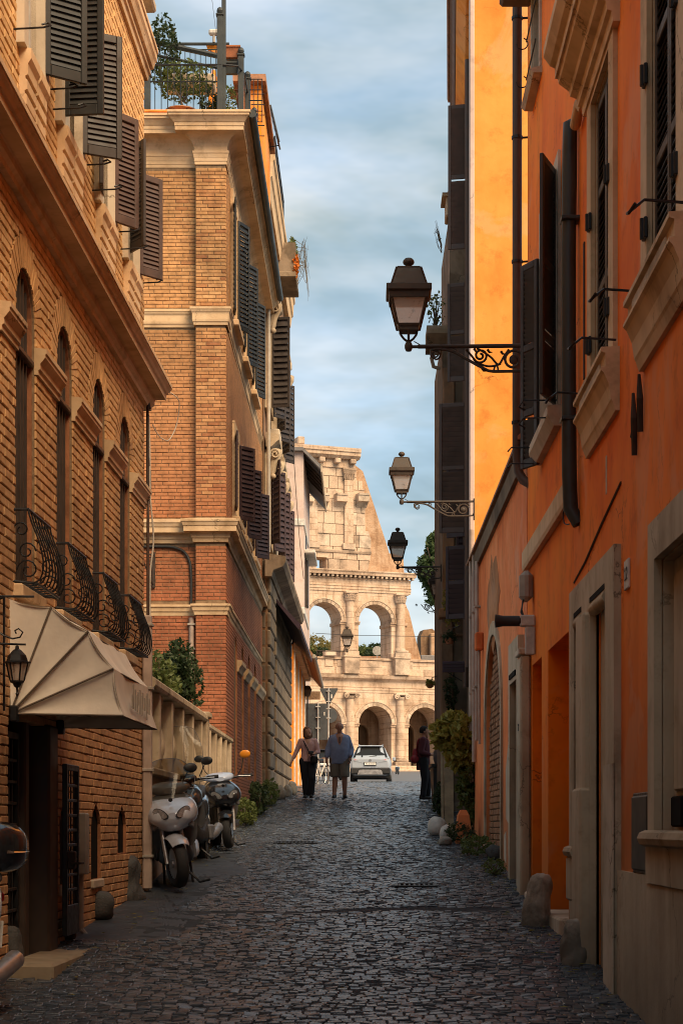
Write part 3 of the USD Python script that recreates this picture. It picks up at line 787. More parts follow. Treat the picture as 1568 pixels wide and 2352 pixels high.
# bowed grilles below the arched windows
def bowed(z0, zt):
    return [(0.0, z0 + .02), (-.10, z0), (-.17, z0 + .012), (-.205, z0 + .06), (-.215, z0 + .14), (-.20, z0 + .25), (-.165, z0 + .36), (-.125, z0 + .46), (-.10, zt)]
def smooth_path(p, n=16):
    p = np.array(p, float); t = np.r_[0, np.cumsum(np.linalg.norm(np.diff(p, axis=0), axis=1))]
    from scipy.interpolate import PchipInterpolator
    return PchipInterpolator(t, p, axis=0)(np.linspace(0, t[-1], n))
for (a, b) in arches:
    z0, zt = 3.70, 4.25
    bow = smooth_path(bowed(z0, zt), 16)
    rail = MB().tube([(a - .06, .05, zt), (a - .06, -.10, zt), (b + .06, -.10, zt), (b + .06, .05, zt)], .013, 6)
    rail.tube([(a - .06, .02, z0 + .02), (a - .06, -.17, z0), (b + .06, -.17, z0), (b + .06, .02, z0 + .02)], .012, 6)
    gr = part(B1, 'bowed_grille', rail, 'iron')
    n = 8
    for k in range(n):
        x = a - .06 + (b - a + .12) * k / (n - 1)
        part(gr, 'bar', MB().tube([(x, y_, z_) for y_, z_ in bow], .0070, 5), 'iron')
    for x in (a - .06, b + .06):
        s = MB()
        for cy, cz, r0, a0, tr in ((-.10, z0 + .10, .085, 0, 1.3), (-.09, z0 + .24, .07, math.pi, -1.2), (-.05, z0 + .40, .06, 0, 1.2)):
            s.tube([(x, p, q) for p, q in spiral((cy, cz), r0, .02, a0, tr, 16)], .006, 4)
        part(gr, 'scroll', s, 'iron')
# doorway: dark room, timber posts, grilled leaves
part(B1, 'entrance', MB().box(13.32, 15.02, .9, .95, .2, 2.74).box(13.30, 13.33, .45, .95, .2, 2.74).box(15.01, 15.04, .45, .95, .2, 2.74).box(13.3, 15.04, .45, .95, 2.72, 2.75), 'dark_room')
part(B1, 'door_post', MB().cbox(14.62, 14.98, -.05, .30, .75, 2.72, .02), 'wood_dark')
part(B1, 'door_post', MB().cbox(14.12, 14.26, .04, .20, .75, 2.72, .015), 'wood_dark')
def gate(x0, x1, y, z0, z1, nb, nr):
    m = MB().cbox(x0, x0 + .05, y - .02, y + .02, z0, z1, .004).cbox(x1 - .05, x1, y - .02, y + .02, z0, z1, .004).cbox(x0 + .05, x1 - .05, y - .02, y + .02, z1 - .05, z1, .004).cbox(x0 + .05, x1 - .05, y - .02, y + .02, z0, z0 + .25, .004)
    p = part(B1, 'gate_leaf', m, 'iron')
    for i in range(nb):
        x = x0 + .05 + (x1 - x0 - .1) * (i + 1) / (nb + 1)
        part(p, 'bar', MB().tube([(x, y, z0 + .25), (x, y, z1 - .05)], .007, 5), 'iron')
    for i in range(nr):
        z = z0 + .25 + (z1 - z0 - .3) * (i + 1) / (nr + 1)
        part(p, 'rail', MB().cbox(x0 + .05, x1 - .05, y - .012, y + .012, z - .012, z + .012, .003), 'iron')
    return p
gate(13.36, 14.08, .10, .85, 2.62, 4, 8)
p = gate(15.04, 15.62, -.09, 1.0, 2.42, 3, 8)
part(p, 'lock', MB().cbox(15.08, 15.16, -.17, -.07, 1.55, 1.70, .01).tube([(15.06, -.14, 1.60), (15.06, -.22, 1.60), (15.18, -.22, 1.60)], .010, 6), 'iron_rust')
part(B1, 'door_step', MB().cbox(13.25, 15.10, -.34, .05, .62, float(G(14.4)) + .04, .02), 'plinth_plaster')
for (a, b), q in zip(slots, sh):
    part(B1, 'slot_window', MB().face(q, .035, .05), 'dark_room')
    part(B1, 'slot_reveal', MB().face(q.difference(q.buffer(-.012)), .004, .034), 'brick_reveal')
part(B1, 'slot_sill', MB().cbox(15.25, 15.85, -.03, .3, 1.32, 1.41, .01), 'trim_grey')
part(B1, 'slot_sill', MB().cbox(16.85, 17.44, -.03, .3, 1.33, 1.41, .01), 'trim_grey')
part(B1, 'quoin_strip', MB().cbox(S1 - .10, S1 + .035, -.045, .2, .9, 4.25, .01), 'trim_stone')
F1 = frame_of((-2.86, 0, 0), A1)
def w1(s, y, z):
    return tuple((F1 @ np.array([s, y, z, 1.0]))[:3])
# iron door flag, gas pipe, corner pipes and wires
t = thing('gas_pipe', 'pale grey gas riser with box beside the second basement slot', 'pipe', w1(16.05, -.05, float(G(16.05))), A1)
part(t, 'pipe', MB().lathe([(.022, .02), (.022, 1.02)], 10).tube([(0, 0, .04), (.0, -.05, -.02)], .022, 8), 'pipe_grey', 30)
part(t, 'meter_box', MB().cbox(-.075, .075, -.06, .05, .52, 1.06, .012), 'pipe_grey')
t = thing('conduit', 'pale square conduit running up the far corner of the ochre brick building', 'pipe', w1(S1 - .17, -.06, float(G(20.2))), A1)
part(t, 'pipe', MB().cbox(-.05, .05, -.05, .05, .0, 3.02, .015), 'pipe_pale')
for z in (.35, 1.3, 2.2, 2.9):
    part(t, 'clip', MB().cbox(-.065, .065, -.065, .05, z, z + .03, .004), 'pipe_grey')
t = thing('rusty_pipe', 'thin rusty brown pipe above the pale conduit on the brick corner', 'pipe', w1(S1 - .06, -.05, 4.25), A1)
part(t, 'pipe', MB().tube([(0, 0, 0), (0, 0, 1.0), (.03, 0, 1.25), (.14, 0, 1.32), (.17, 0, 1.42), (.15, 0, 1.62), (.05, 0, 1.68), (.01, 0, 1.75)], .017, 7), 'pipe_brown', True)
part(t, 'upper_pipe', MB().tube([(-.02, .0, 1.30), (-.02, 0, 2.30), (.06, 0, 2.36), (.16, 0, 2.33)], .016, 7), 'iron_rust', True)
def wire(name, pts, r, mt, label, cat='cable'):
    return single(name, MB().tube(smooth_path(pts, 30), r, 5), mt, label, cat, smooth=True)
wire('loose_wire', [w1(S1 + .26, -.24, 6.80), w1(S1 + .42, -.34, 6.72), w1(S1 + .52, -.30, 6.50), w1(S1 + .40, -.20, 6.28), w1(S1 + .1, -.08, 6.40)], .006, 'cable_white', 'thin pale wire looping off the end of the string course')
wire('hanging_cable', [w1(S1 + .06, -.04, 6.5), w1(S1 + .02, -.06, 6.1), w1(S1 - .02, -.07, 5.6), w1(S1 + .03, -.10, 5.1), w1(S1 - .02, -.07, 4.7), w1(S1 - .05, -.07, 4.2)], .010, 'cable_white', 'pale cable hanging down the far corner of the ochre brick building')

# ------------------------------------------------------------------ awning, lantern and sign bracket on that wall
aw = thing('awning', 'cream canvas dome awning with dark ribs over the grilled doorway', 'awning', w1(13.36, -.005, 2.727), A1)
angs = np.radians([93, 69, 46.5, 23.5, -1.1])
R_ = [.852, .838, .83, .825, .83]
L_ = 1.80
mb = MB()
rim = []
for k in range(4):
    for t_ in np.linspace(0, 1, 7)[(0 if k == 0 else 1):]:
        an = angs[k] + (angs[k + 1] - angs[k]) * t_
        rr = (R_[k] + (R_[k + 1] - R_[k]) * t_) * math.cos((angs[k] - angs[k + 1]) / 2) / math.cos((t_ - .5) * (angs[k] - angs[k + 1]))
        sag = -.016 * math.sin(math.pi * t_)
        rim.append((-(rr + sag) * math.cos(an), (rr + sag) * math.sin(an)))
rim = np.array(rim)
nL = 9
P = np.zeros((len(rim), nL, 3))
for j in range(nL):
    u = j / (nL - 1)
    P[:, j, 0] = u * L_
    sc = 1 - .012 * math.sin(math.pi * u)
    P[:, j, 1:] = rim * sc
    P[:, j, 1:] *= (1 + .030 * (meshkit.noise(np.stack([rim[:, 0] * 3.5, rim[:, 1] * 3.5, np.full(len(rim), u * 5.0)], -1), 8) - .5) * math.sin(math.pi * min(1, u * 1.0 + .02)))[:, None]
barrel = MB().grid(P)
part(aw, 'canopy', barrel, 'canvas', 25)
part(aw, 'lining', MB().grid(P * np.array([1, .985, .985]) + np.array([0, 0, 0]))if False else MB().grid((P * np.array([1, .984, .984]))[::-1]), 'canvas', 25)
for end in (0, 1):
    fan = MB()
    nr = 14
    Q = np.zeros((len(rim), nr, 3))
    for i, (yv, zv) in enumerate(rim):
        t_ = (i % 6) / 6
        for q in range(nr):
            rr = .03 + .97 * q / (nr - 1)
            Q[i, q] = (end * L_ + (1 if end == 0 else -1) * (.028 * math.sin(math.pi * t_) * math.sin(math.pi * rr * .8) + .03 * rr * rr * (float(meshkit.noise(np.array([[yv * 7, zv * 7, rr * 2.5]]), 4)[0]) - .5)), yv * rr, zv * rr)
    if end == 0:
        Q = Q[::-1]
    part(aw, 'side_fan', MB().grid(Q), 'canvas', 25)
for k in range(5):
    c_, s_ = math.cos(angs[k]), math.sin(angs[k]); r_ = R_[k]
    tb = MB()
    for end in (0, 1):
        x = -.012 if end == 0 else L_ + .012
        tb.tube([(x, -.02 * c_, .02 * s_), (x, -r_ * c_, r_ * s_)], .008, 5)
    tb.tube([(-.012, -(r_ - .012) * c_, (r_ - .012) * s_), (L_ + .012, -(r_ - .012) * c_, (r_ - .012) * s_)], .008, 5)
    part(aw, 'rib', tb, 'canvas_rib')
m = MB()
for i in range(12):
    x = .42 + i * .085
    an = angs[4] + (angs[3] - angs[4]) * (.38 + .06 * ((i * 5) % 3))
    h_ = .10 + .03 * ((i * 7) % 4)
    for q in range(2):
        x_ = x + q * .032
        p0 = np.array([x_, -.836 * math.cos(an), .836 * math.sin(an)])
        m.box(x_, x_ + .012, p0[1] - .004, p0[1] + .003, p0[2] - h_ / 2, p0[2] + h_ / 2)
part(aw, 'faded_print', m, 'canvas_print')
part(aw, 'pivot', MB().cbox(-.05, .03, -.06, .0, -.06, .06, .01).cbox(L_ - .03, L_ + .05, -.06, .0, -.06, .06, .01), 'iron')

def small_lantern(name, label, loc, ang):
    t = thing(name, label, 'lantern', loc, ang)
    part(t, 'bracket', MB().tube([(-.55, 0, .02), (.06, 0, .0)], .008, 6).tube([(-.06 + q[0], 0, q[1]) for q in [(-.30, .10), (-.22, .15), (-.12, .12), (-.03, .06), (.03, .04), (.08, .05), (.10, .085), (.07, .11), (.045, .095), (.055, .075)]], .006, 5).tube([(-.22 + p, 0, .06 + q) for p, q in spiral((0, 0), .05, .012, 0, 1.4, 16)], .005, 5), 'iron')
    part(t, 'roof', MB().lathe([(.0, -.005), (.012, -.01), (.014, -.03), (.03, -.04), (.062, -.075), (.075, -.115), (.095, -.12), (.095, -.13), (.0, -.13)], 6), 'iron')
    part(t, 'glass', MB().lathe([(.070, -.13), (.045, -.25)], 6), 'lamp_glass')
    fr = MB()
    for k in range(6):
        a = k * math.pi / 3
        fr.tube([(.073 * math.cos(a), .073 * math.sin(a), -.13), (.047 * math.cos(a), .047 * math.sin(a), -.252)], .006, 4)
    fr.lathe([(.0, -.25), (.05, -.25), (.048, -.262), (.03, -.27), (.022, -.29), (.008, -.30), (.006, -.33), (.012, -.34), (.006, -.352), (.003, -.375), (0, -.376)], 8)
    part(t, 'frame', fr, 'iron')
    return t
small_lantern('wall_lantern', 'small black hexagonal lantern hanging in front of the cream awning', (-2.37, 12.62, 3.16), 0)
t = thing('sign_bracket', 'thin black iron bracket with scroll brace above the cream awning', 'bracket', (-2.60, 12.75, 3.51), 0)
part(t, 'arm', MB().tube([(-.05, 0, 0), (.32, .02, 0)], .009, 6), 'iron')
part(t, 'brace', MB().tube([(.0, 0, -.10), (.03, 0, -.04), (.12, 0, -.005)], .007, 5).tube([(.03 + p, 0, -.045 + q) for p, q in spiral((0, 0), .035, .008, 1.0, 1.3, 14)], .005, 4), 'iron')
part(t, 'upright', MB().tube([(.115, 0, 0), (.115, 0, -.80)], .009, 6), 'iron')
# ------------------------------------------------------------------ second left building: corner of brick with pilasters, roof terrace
Y2 = 33.43
X2 = -2.46
B2 = thing('corner_building', 'red and ochre brick corner building with cream cornices and a roof terrace', 'building', (X2, Y2, 0), 0)
D2 = 11.2
SIDE = trn(0, 0, 0) @ rotm((0, 0, 1), math.radians(90 - .3))      # the street face: x runs away from the corner, y into the house
part(B2, 'wall', MB().box(-9, -.014, .165, D2, -1, 14.85), 'mortar')
part(B2, 'pilaster_core', MB().box(-.555, -.012, .012, .5, -1, 14.85), 'mortar')
def seen2(q):
    x = (q[0] + q[1]) / 2; z = (q[2] + q[3]) / 2
    return (0 if x > -.56 else .3) + (0 if 8 < z else 2) - z * .01 - x * .1 + (5 if not 3.6 < z < 14.2 else 0)
bands = [(5.76, 6.02), (7.08, 7.55), (11.06, 11.42), (13.98, 14.9)]
def clear(rs):
    return [q for q in rs if not any(a < (q[2] + q[3]) / 2 < b for a, b in bands)]
pil = clear(courses(-.557, 0, 1.4, 14.0, [], h=.0665, ln=.235, seed=21))
bay = clear(courses(-2.55, -.557, 2.4, 14.0, [], h=.0665, ln=.25, seed=22))
g = np.random.default_rng(23)
allr = sorted([(q, .0) for q in pil] + [(q, .153) for q in bay], key=lambda t: seen2(t[0]))
mb = MB()
for i, (q, yo) in enumerate(allr):
    m = MB() if i < 300 else mb
    d = g.uniform(-.004, .004)
    m.brick(q[0], q[1], yo + d, yo + .10, q[2], q[3], .006)
    if i < 300:
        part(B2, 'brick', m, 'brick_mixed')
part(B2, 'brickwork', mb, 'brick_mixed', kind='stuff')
ret = MB()                                                    # bricks of the pilaster's left return
for q in clear(courses(.012, .153, 2.4, 14.0, [], h=.0665, ln=.235, seed=24)):
    ret.box(-.5585, -.50, q[0], q[1], q[2], q[3])
part(B2, 'return_bricks', ret, 'brick_mixed', kind='stuff')
# street face: windows, shutters, arched ground floor
side_w_up = [(1.3, 2.2), (4.0, 4.9), (6.8, 7.7)]
side_w_lo = [(1.7, 2.6), (4.0, 4.9), (6.8, 7.7)]
side_arch = [(2.05, 2.75), (4.0, 4.7), (6.0, 6.7), (8.1, 8.8)]
so_ = [sg.box(a, 11.6, b, 13.75) for a, b in side_w_up] + [sg.box(a, 7.95, b, 9.45) for a, b in side_w_lo] + [archpoly(a, b, 2.9, 5.3) for a, b in side_arch]
face = sg.box(.18, -1, D2, 14.0)
for q in so_:
    face = face.difference(q)
part(B2, 'street_wall', MB().face(face, .012, .30), 'mortar', mat4=SIDE)
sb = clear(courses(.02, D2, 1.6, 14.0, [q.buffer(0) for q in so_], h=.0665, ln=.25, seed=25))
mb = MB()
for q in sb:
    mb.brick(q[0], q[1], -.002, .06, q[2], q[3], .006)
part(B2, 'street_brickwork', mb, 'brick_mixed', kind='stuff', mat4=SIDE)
for (a, b), (z0, z1) in [(w, (11.6, 13.75)) for w in side_w_up] + [(w, (7.95, 9.45)) for w in side_w_lo]:
    wn = part(B2, 'window', MB().box(a, b, .16, .18, z0, z1), 'window_glass', mat4=SIDE)
    part(wn, 'frame', MB().face(sg.box(a - .22, z0 - .12, b + .22, z1 + .22).difference(sg.box(a, z0, b, z1)), -.05, .10), 'trim_stone', mat4=SIDE)
    part(wn, 'sill', MB().cbox(a - .3, b + .3, -.16, .0, z0 - .24, z0 - .125, .015), 'trim_stone', mat4=SIDE)
    mtl = 'shutter_black' if z0 > 10 else 'shutter_plum'
    w_ = (b - a) / 2
    for hx, an in ((a - .01, -173), (b + .01, -25 if z0 > 10 else -38)):
        shutter(B2, hx, -.06, an, w_, z0 + .02, z1 - .02, mtl, pitch=.09, T=SIDE)
for a, b in side_arch:
    part(B2, 'arch_window', MB().face(archpoly(a, b, 2.9, 5.3), .22, .25), 'window_glass', mat4=SIDE)
    part(B2, 'arch_reveal', MB().face(archpoly(a - .004, b + .004, 2.9, 5.3).difference(archpoly(a + .012, b - .012, 2.88, 5.3)), .004, .22), 'brick_reveal', mat4=SIDE)
for i, (a, b) in enumerate(zip([0.0] + [q[1] for q in side_arch], [q[0] for q in side_arch] + [D2])):
    if i:
        part(B2, 'impost', MB().extr([(.04, 4.98), (-.03, 4.98), (-.05, 5.05), (-.10, 5.12), (-.10, 5.20), (.04, 5.22)], a + .01, b - .01), 'trim_stone', mat4=SIDE)
def doubled(name, prof, mt, recess=.153):
    m = MB().rloft(-9, -.016, recess + .012, D2 - .02, prof)
    m.rloft(-.557, 0, .0, .5, [(p + .002, z) for p, z in prof])
    part(B2, name, m, mt)
doubled('thin_string', [(.0, 5.78), (.02, 5.78), (.03, 5.84), (.05, 5.86), (.06, 5.92), (.085, 5.94), (.085, 5.975), (0, 5.99)], 'trim_stone')
doubled('lower_cornice', [(0, 7.11), (.04, 7.11), (.05, 7.17), (.075, 7.19), (.085, 7.26), (.10, 7.28), (.20, 7.285), (.20, 7.38), (.215, 7.39), (.235, 7.45), (.25, 7.46), (.25, 7.50), (.10, 7.54), (0, 7.54)], 'trim_stone')
doubled('string_course', [(0, 11.08), (.03, 11.08), (.035, 11.13), (.05, 11.14), (.055, 11.18), (.055, 11.28), (.06, 11.30), (.075, 11.32), (.085, 11.35), (.095, 11.36), (.095, 11.40), (0, 11.41)], 'trim_stone')
doubled('capital_band', [(0, 14.02), (.012, 14.02), (.012, 14.07), (.022, 14.08), (.022, 14.13), (.03, 14.15), (.04, 14.21), (.052, 14.22), (.052, 14.26), (0, 14.27)], 'trim_stone')
cove = [(.0, 14.262)] + [(.02 + .20 * (1 - math.cos(t)), 14.27 + .25 * math.sin(t)) for t in np.linspace(0, math.pi / 2, 7)]
doubled('cornice', cove + [(.33, 14.53), (.34, 14.53), (.34, 14.60), (.352, 14.605), (.352, 14.665), (.365, 14.67), (.385, 14.70), (.42, 14.745), (.45, 14.765), (.45, 14.80), (.47, 14.81), (.47, 14.85), (.1, 14.87)], 'trim_stone')
part(B2, 'gutter', MB().tube([(.50, -.4, 14.80), (.50, D2, 14.80)], .075, 8), 'pipe_dark', True)
part(B2, 'parapet', MB().cbox(-9, -.08, .10, .34, 14.88, 15.02, .01).cbox(-9, -.05, .06, .38, 15.02, 15.055, .008), 'hut_orange')
# roof terrace
def ball_post(x, y, h, mt='pipe_dark', r=.055):
    m = MB().cbox(x - r, x + r, y - r, y + r, 14.86, 14.86 + h, .01).cbox(x - r * 1.3, x + r * 1.3, y - r * 1.3, y + r * 1.3, 14.86 + h, 14.90 + h, .01)
    m.lathe([(.02, 0), (.05, .02), (.062, .055), (.05, .10), (.02, .125), (0, .13)], 10, trn(x, y, 14.90 + h))
    return m
tr = part(B2, 'terrace_railing', MB().tube([(-1.50, .20, 15.93), (-.10, .20, 15.93), (.20, .26, 15.93), (.30, .6, 15.93), (.30, 6.0, 15.93)], .018, 6).tube([(-1.5, .20, 15.62), (-.10, .20, 15.62)], .012, 5).tube([(-1.5, .20, 15.08), (-.10, .20, 15.08)], .012, 5), 'iron')
for i in range(12):
    x = -1.44 + i * .118
    part(tr, 'bar', MB().tube([(x, .20, 15.06), (x, .20, 15.93)], .0085, 5), 'iron')
for x, y, h in ((-1.46, .22, .85), (-.13, .24, 1.98), (.24, .5, 1.35), (.30, 1.5, 1.32), (.33, 3.2, 1.3), (.35, 5.2, 1.3)):
    part(B2, 'ball_post', ball_post(x, y, h), 'pipe_dark')
part(B2, 'tall_pole', MB().cbox(-.10, -.02, .22, .30, 14.88, 18.6, .01), 'pipe_dark')
t2 = part(B2, 'upper_railing', MB().tube([(-1.4, 2.2, 17.17), (-.10, 2.2, 17.17)], .03, 6).tube([(-1.4, 2.2, 17.06), (-.10, 2.2, 17.06)], .012, 5).tube([(-1.4, 2.2, 16.32), (-.10, 2.2, 16.32)], .012, 5), 'pipe_dark')
for i in range(13):
    x = -1.36 + i * .10
    part(t2, 'bar', MB().tube([(x, 2.2, 16.32), (x, 2.2, 17.06)], .008, 5), 'iron')
part(B2, 'stair_stringer', MB().tube([(-1.55, 1.2, 16.80), (.18, 1.2, 16.42)], .05, 6).tube([(-1.55, 1.2, 16.55), (.18, 1.2, 16.20)], .03, 5), 'pipe_dark')
part(B2, 'upper_bracket', MB().face(sg.Polygon([(-.55, 17.16), (-.16, 17.16), (-.16, 16.5)] + [(-.16 - .39 * (1 - math.cos(q)), 16.5 + .58 * math.sin(q)) for q in np.linspace(.1, 1.5, 8)]), 2.25, 2.30), 'hut_orange')
part(B2, 'hut_wall', MB().box(-8, -.30, 3.6, 6.5, 14.86, 15.66).face(sg.Polygon([(-.62, 15.9), (-.20, 15.9), (-.44, 17.0), (-.5, 17.0)]), 3.0, 3.3), 'hut_orange')
part(B2, 'hut_roof', MB().extr([(3.2, 15.60), (6.7, 16.6), (6.7, 16.72), (3.2, 15.72)], -8, -.25), 'roof_grey')
part(B2, 'terrace_ledge', MB().cbox(-1.3, -.34, 1.6, 2.1, 16.12, 16.36, .03), 'weathered_stone')
part(B2, 'side_hut', MB().box(.02, .46, 3.4, 7.0, 14.86, 16.85), 'hut_orange')
part(B2, 'side_hut_roof', MB().extr([(3.2, 17.0), (3.2, 16.86), (7.2, 16.86), (7.2, 17.0)], -.1, .56), 'roof_tile')
sk_ = [(.50 + .19 * q, 17.60 - .80 * q) for q in np.linspace(0, 1, 6)]
fr_ = MB()
for y_ in (6.3, 6.75):
    fr_.tube([(x_, y_, z_) for x_, z_ in sk_], .02, 5)
fr_.tube([(.30, 6.5, 16.72), (sk_[-1][0], 6.5, sk_[-1][1])], .012, 5)
sh2 = part(B2, 'sun_blind', fr_, 'iron')
for (xa_, za_), (xb_, zb_) in zip(sk_[:-1], sk_[1:]):
    part(sh2, 'pane', MB().add([(xa_, 6.32, za_ - .02), (xa_, 6.73, za_ - .02), (xb_, 6.73, zb_ + .02), (xb_, 6.32, zb_ + .02), (xa_ - .02, 6.32, za_ - .03), (xa_ - .02, 6.73, za_ - .03), (xb_ - .02, 6.73, zb_ + .01), (xb_ - .02, 6.32, zb_ + .01)], [(0, 3, 2, 1), (4, 5, 6, 7), (0, 4, 7, 3), (1, 2, 6, 5), (0, 1, 5, 4), (3, 7, 6, 2)]), 'roof_grey')
crates = MB()
for i in range(5):
    z = 15.15 + i * .2
    crates.tube([(.36, .9, z), (.62, .9, z)], .010, 5).tube([(.36, 1.6, z), (.62, 1.6, z)], .010, 5)
for i in range(4):
    x = .37 + i * .08
    crates.tube([(x, .9, 15.15), (x, .9, 15.95)], .008, 5)
part(B2, 'wire_shelf', crates, 'iron')

def pot(name, label, loc, r, h, mt='terracotta', square=False, group=None):
    t = thing(name, label, 'flowerpot', loc, 0, group)
    if square:
        part(t, 'bowl', MB().rloft(-r, r, -r * .6, r * .6, [(-r * .3, 0), (0, h * .85), (.02, h * .86), (.02, h)]), mt)
    else:
        part(t, 'bowl', MB().lathe([(0, 0), (r * .62, 0), (r * .92, h * .82), (r, h * .83), (r, h), (r * .85, h), (r * .8, h * .9), (0, h * .9)], 14), mt, 30)
    return t
zt = 14.87
pot('flowerpot', 'terracotta box planter hung high on the terrace post', (X2 + .06, Y2 + .6, 16.22), .15, .20, square=True)
pot('flowerpot', 'dark box planter hung just below the terracotta one on the terrace post', (X2 + .06, Y2 + .6, 15.92), .15, .20, 'pipe_dark', square=True)
pot('flowerpot', 'wide brown bowl planter behind the terrace railing', (X2 - .86, Y2 + .42, 15.06), .30, .10, 'roof_tile')
pot('flowerpot', 'small red box planter under the two hung planters on the terrace', (X2 + .09, Y2 + .7, 15.50), .08, .16, square=True)
def plant(name, label, loc, radii, n, size, seed, mt, stems=None, zc=None, group=None, cat='plant', **kw):
    t = thing(name, label, cat, loc, 0, group)
    zc = radii[2] if zc is None else zc
    part(t, 'leaves', foliage((0, 0, zc), radii, n, size, seed, **kw), mt)
    m = MB(); g_ = np.random.default_rng(seed + 1)
    for k in range(stems or 5):
        a = g_.uniform(0, 6.28); rr = g_.uniform(.3, .8)
        e = np.array([radii[0] * rr * math.cos(a), radii[1] * rr * math.sin(a), zc + radii[2] * g_.uniform(-.2, .7)])
        m.tube([(0, 0, 0), e * (.35, .35, .55), e], [.012, .009, .004], 4)
    part(t, 'stem', m, 'bark')
    return t
plant('terrace_shrub', 'dense dark shrub at the top left of the roof terrace', (X2 - 1.30, Y2 + 1.2, 15.9), (.40, .4, .72), 900, .085, 31, 'leaf_dark', clump=4)
plant('terrace_shrub', 'broad leafy shrub spilling over the terrace behind the railing', (X2 - .86, Y2 + 1.0, 15.55), (.62, .35, .42), 900, .085, 32, 'leaf_olive', clump=4)
plant('terrace_shrub', 'small bushy plant at the right end of the terrace railing', (X2 - .36, Y2 + .5, 15.05), (.22, .2, .30), 350, .07, 33, 'leaf_dark', clump=4)
plant('terrace_shrub', 'thin plant between the ball topped posts of the terrace', (X2 + .04, Y2 + .5, 14.9), (.14, .2, .42), 220, .06, 34, 'leaf_olive', clump=4)
t = thing('bare_sapling', 'bare dark branching sapling in the bowl planter on the terrace', 'plant', (X2 - .86, Y2 + .42, 15.13), 0)
part(t, 'branches', MB().tube([(0, 0, 0), (.02, 0, .15), (-.02, 0, .28), (-.12, 0, .46), (-.16, 0, .66)], [.022, .02, .017, .012, .006], 5).tube([(-.02, 0, .28), (.06, 0, .44), (.02, 0, .62)], [.015, .011, .005], 5).tube([(.05, 0, .42), (.2, 0, .58)], [.011, .004], 5).tube([(-.1, 0, .44), (-.24, 0, .5)], [.009, .004], 5), 'bark')
part(t, 'leaves', foliage((.0, 0, .55), (.28, .12, .16), 60, .075, 41, clump=4), 'leaf_dark')
t = thing('security_camera', 'small white camera on a stalk above the roof terrace', 'camera', (X2 - .40, Y2 + 2.2, 17.2), 0)
part(t, 'stalk', MB().tube([(0, 0, 0), (0, 0, .14)], .03, 6), 'pipe_grey')
part(t, 'head', MB().cbox(-.10, .09, -.06, .06, .14, .25, .03), 'marble')
wire('stay_wire', [(X2 - .45, Y2 + 2, 18.2), (X2 - .33, Y2 + 2, 17.2), (X2 - .2, Y2 + 2, 16.0)], .004, 'iron', 'fine stay wire beside the terrace pole')

# front yard between the two brick buildings: balustrade, shrubs, bracket, pipes
bal = thing('balustrade', 'weathered cream stone balustrade with flat piers and urn balusters', 'balustrade', (-2.40, 20.7, 0), math.degrees(math.atan2(1, .004)))
L1b, L2b = 27.55 - 20.7, 33.2 - 27.55
zr1 = 1.9 + (1900 - 1640) * 27.55 / FPX                        # top of the coping
zb1 = zr1 - 1.02
part(bal, 'coping', MB().extr([(.32, zr1 - .12), (-.06, zr1 - .12), (-.08, zr1 - .09), (-.08, zr1 - .03), (-.05, zr1), (.32, zr1)], 0, L1b), 'weathered_stone')
zr2 = zr1 - .09
part(bal, 'coping', MB().extr([(.30, zr2 - .10), (-.02, zr2 - .10), (-.04, zr2 - .07), (-.04, zr2 - .02), (.30, zr2)], L1b + .25, L1b + L2b), 'weathered_stone')
part(bal, 'corner_pier', MB().cbox(L1b - .02, L1b + .30, -.07, .34, 1.2, zr1 - .06, .015).cbox(L1b - .06, L1b + .34, -.11, .36, zr1 - .06, zr1 + .03, .015), 'weathered_stone')
part(bal, 'base_wall', MB().box(0, L1b, .02, .26, .2, zb1 - .10).box(L1b + .3, L1b + L2b, .02, .26, .2, zb1 - .10), 'trim_grey')
part(bal, 'plinth', MB().cbox(0, L1b - .03, -.06, .30, zb1 - .10, zb1, .02).cbox(L1b + .31, L1b + L2b, -.05, .30, zb1 - .10, zb1, .02), 'weathered_stone')
npier = 5
urn = [(.07, 0), (.085, .02), (.085, .05), (.06, .07), (.075, .10), (.105, .20), (.11, .28), (.09, .38), (.06, .48), (.05, .58), (.055, .64), (.075, .66), (.07, .69), (.085, .72), (.085, .78)]
hh = zr1 - .12 - zb1
for seg, (a, ln_) in enumerate(((0, L1b), (L1b + .3, L2b - .3))):
    for k in range(npier):
        x0 = a + ln_ * (k + .62) / npier
        part(bal, 'pier', MB().cbox(x0, x0 + .16, -.03, .28, zb1 + .004, (zr1 if seg == 0 else zr2) - .125 + (.0 if seg == 0 else .02), .01), 'weathered_stone')
        xb_ = x0 - ln_ / npier * .42
        s_ = (hh if seg == 0 else hh - .07) / .78
        part(bal, 'baluster', MB().lathe([(r * 1.15, z * s_) for r, z in urn], 12, trn(xb_, .12, zb1 + .002)), 'weathered_stone', 35)
plant('yard_bush', 'dense dark green bush behind the balustrade against the red brick wall', (-3.0, 30.2, 2.6), (.40, .7, .82), 3200, .10, 51, 'leaf_dark', clump=4, cat='shrub', zc=1.62, hollow=.1)
plant('yard_bush', 'lighter green bush at the pale conduit behind the balustrade', (-2.95, 26.4, 2.4), (.38, .9, .62), 2400, .09, 52, 'leaf_olive', clump=4, cat='shrub', zc=1.45, hollow=.1)
plant('yard_bush', 'low fringe of leaves along the balustrade coping', (-2.62, 31.0, 2.6), (.18, 1.5, .40), 700, .09, 53, 'leaf_olive', clump=4, cat='shrub', zc=.62)
t = thing('iron_bracket', 'old rusty iron bracket with hanging chain on the red brick wall', 'bracket', (X2 - 1.34, Y2 + .15, 6.55), 0)
part(t, 'plate', MB().cbox(-.03, .03, -.05, -.005, -.26, .40, .006), 'iron_rust')
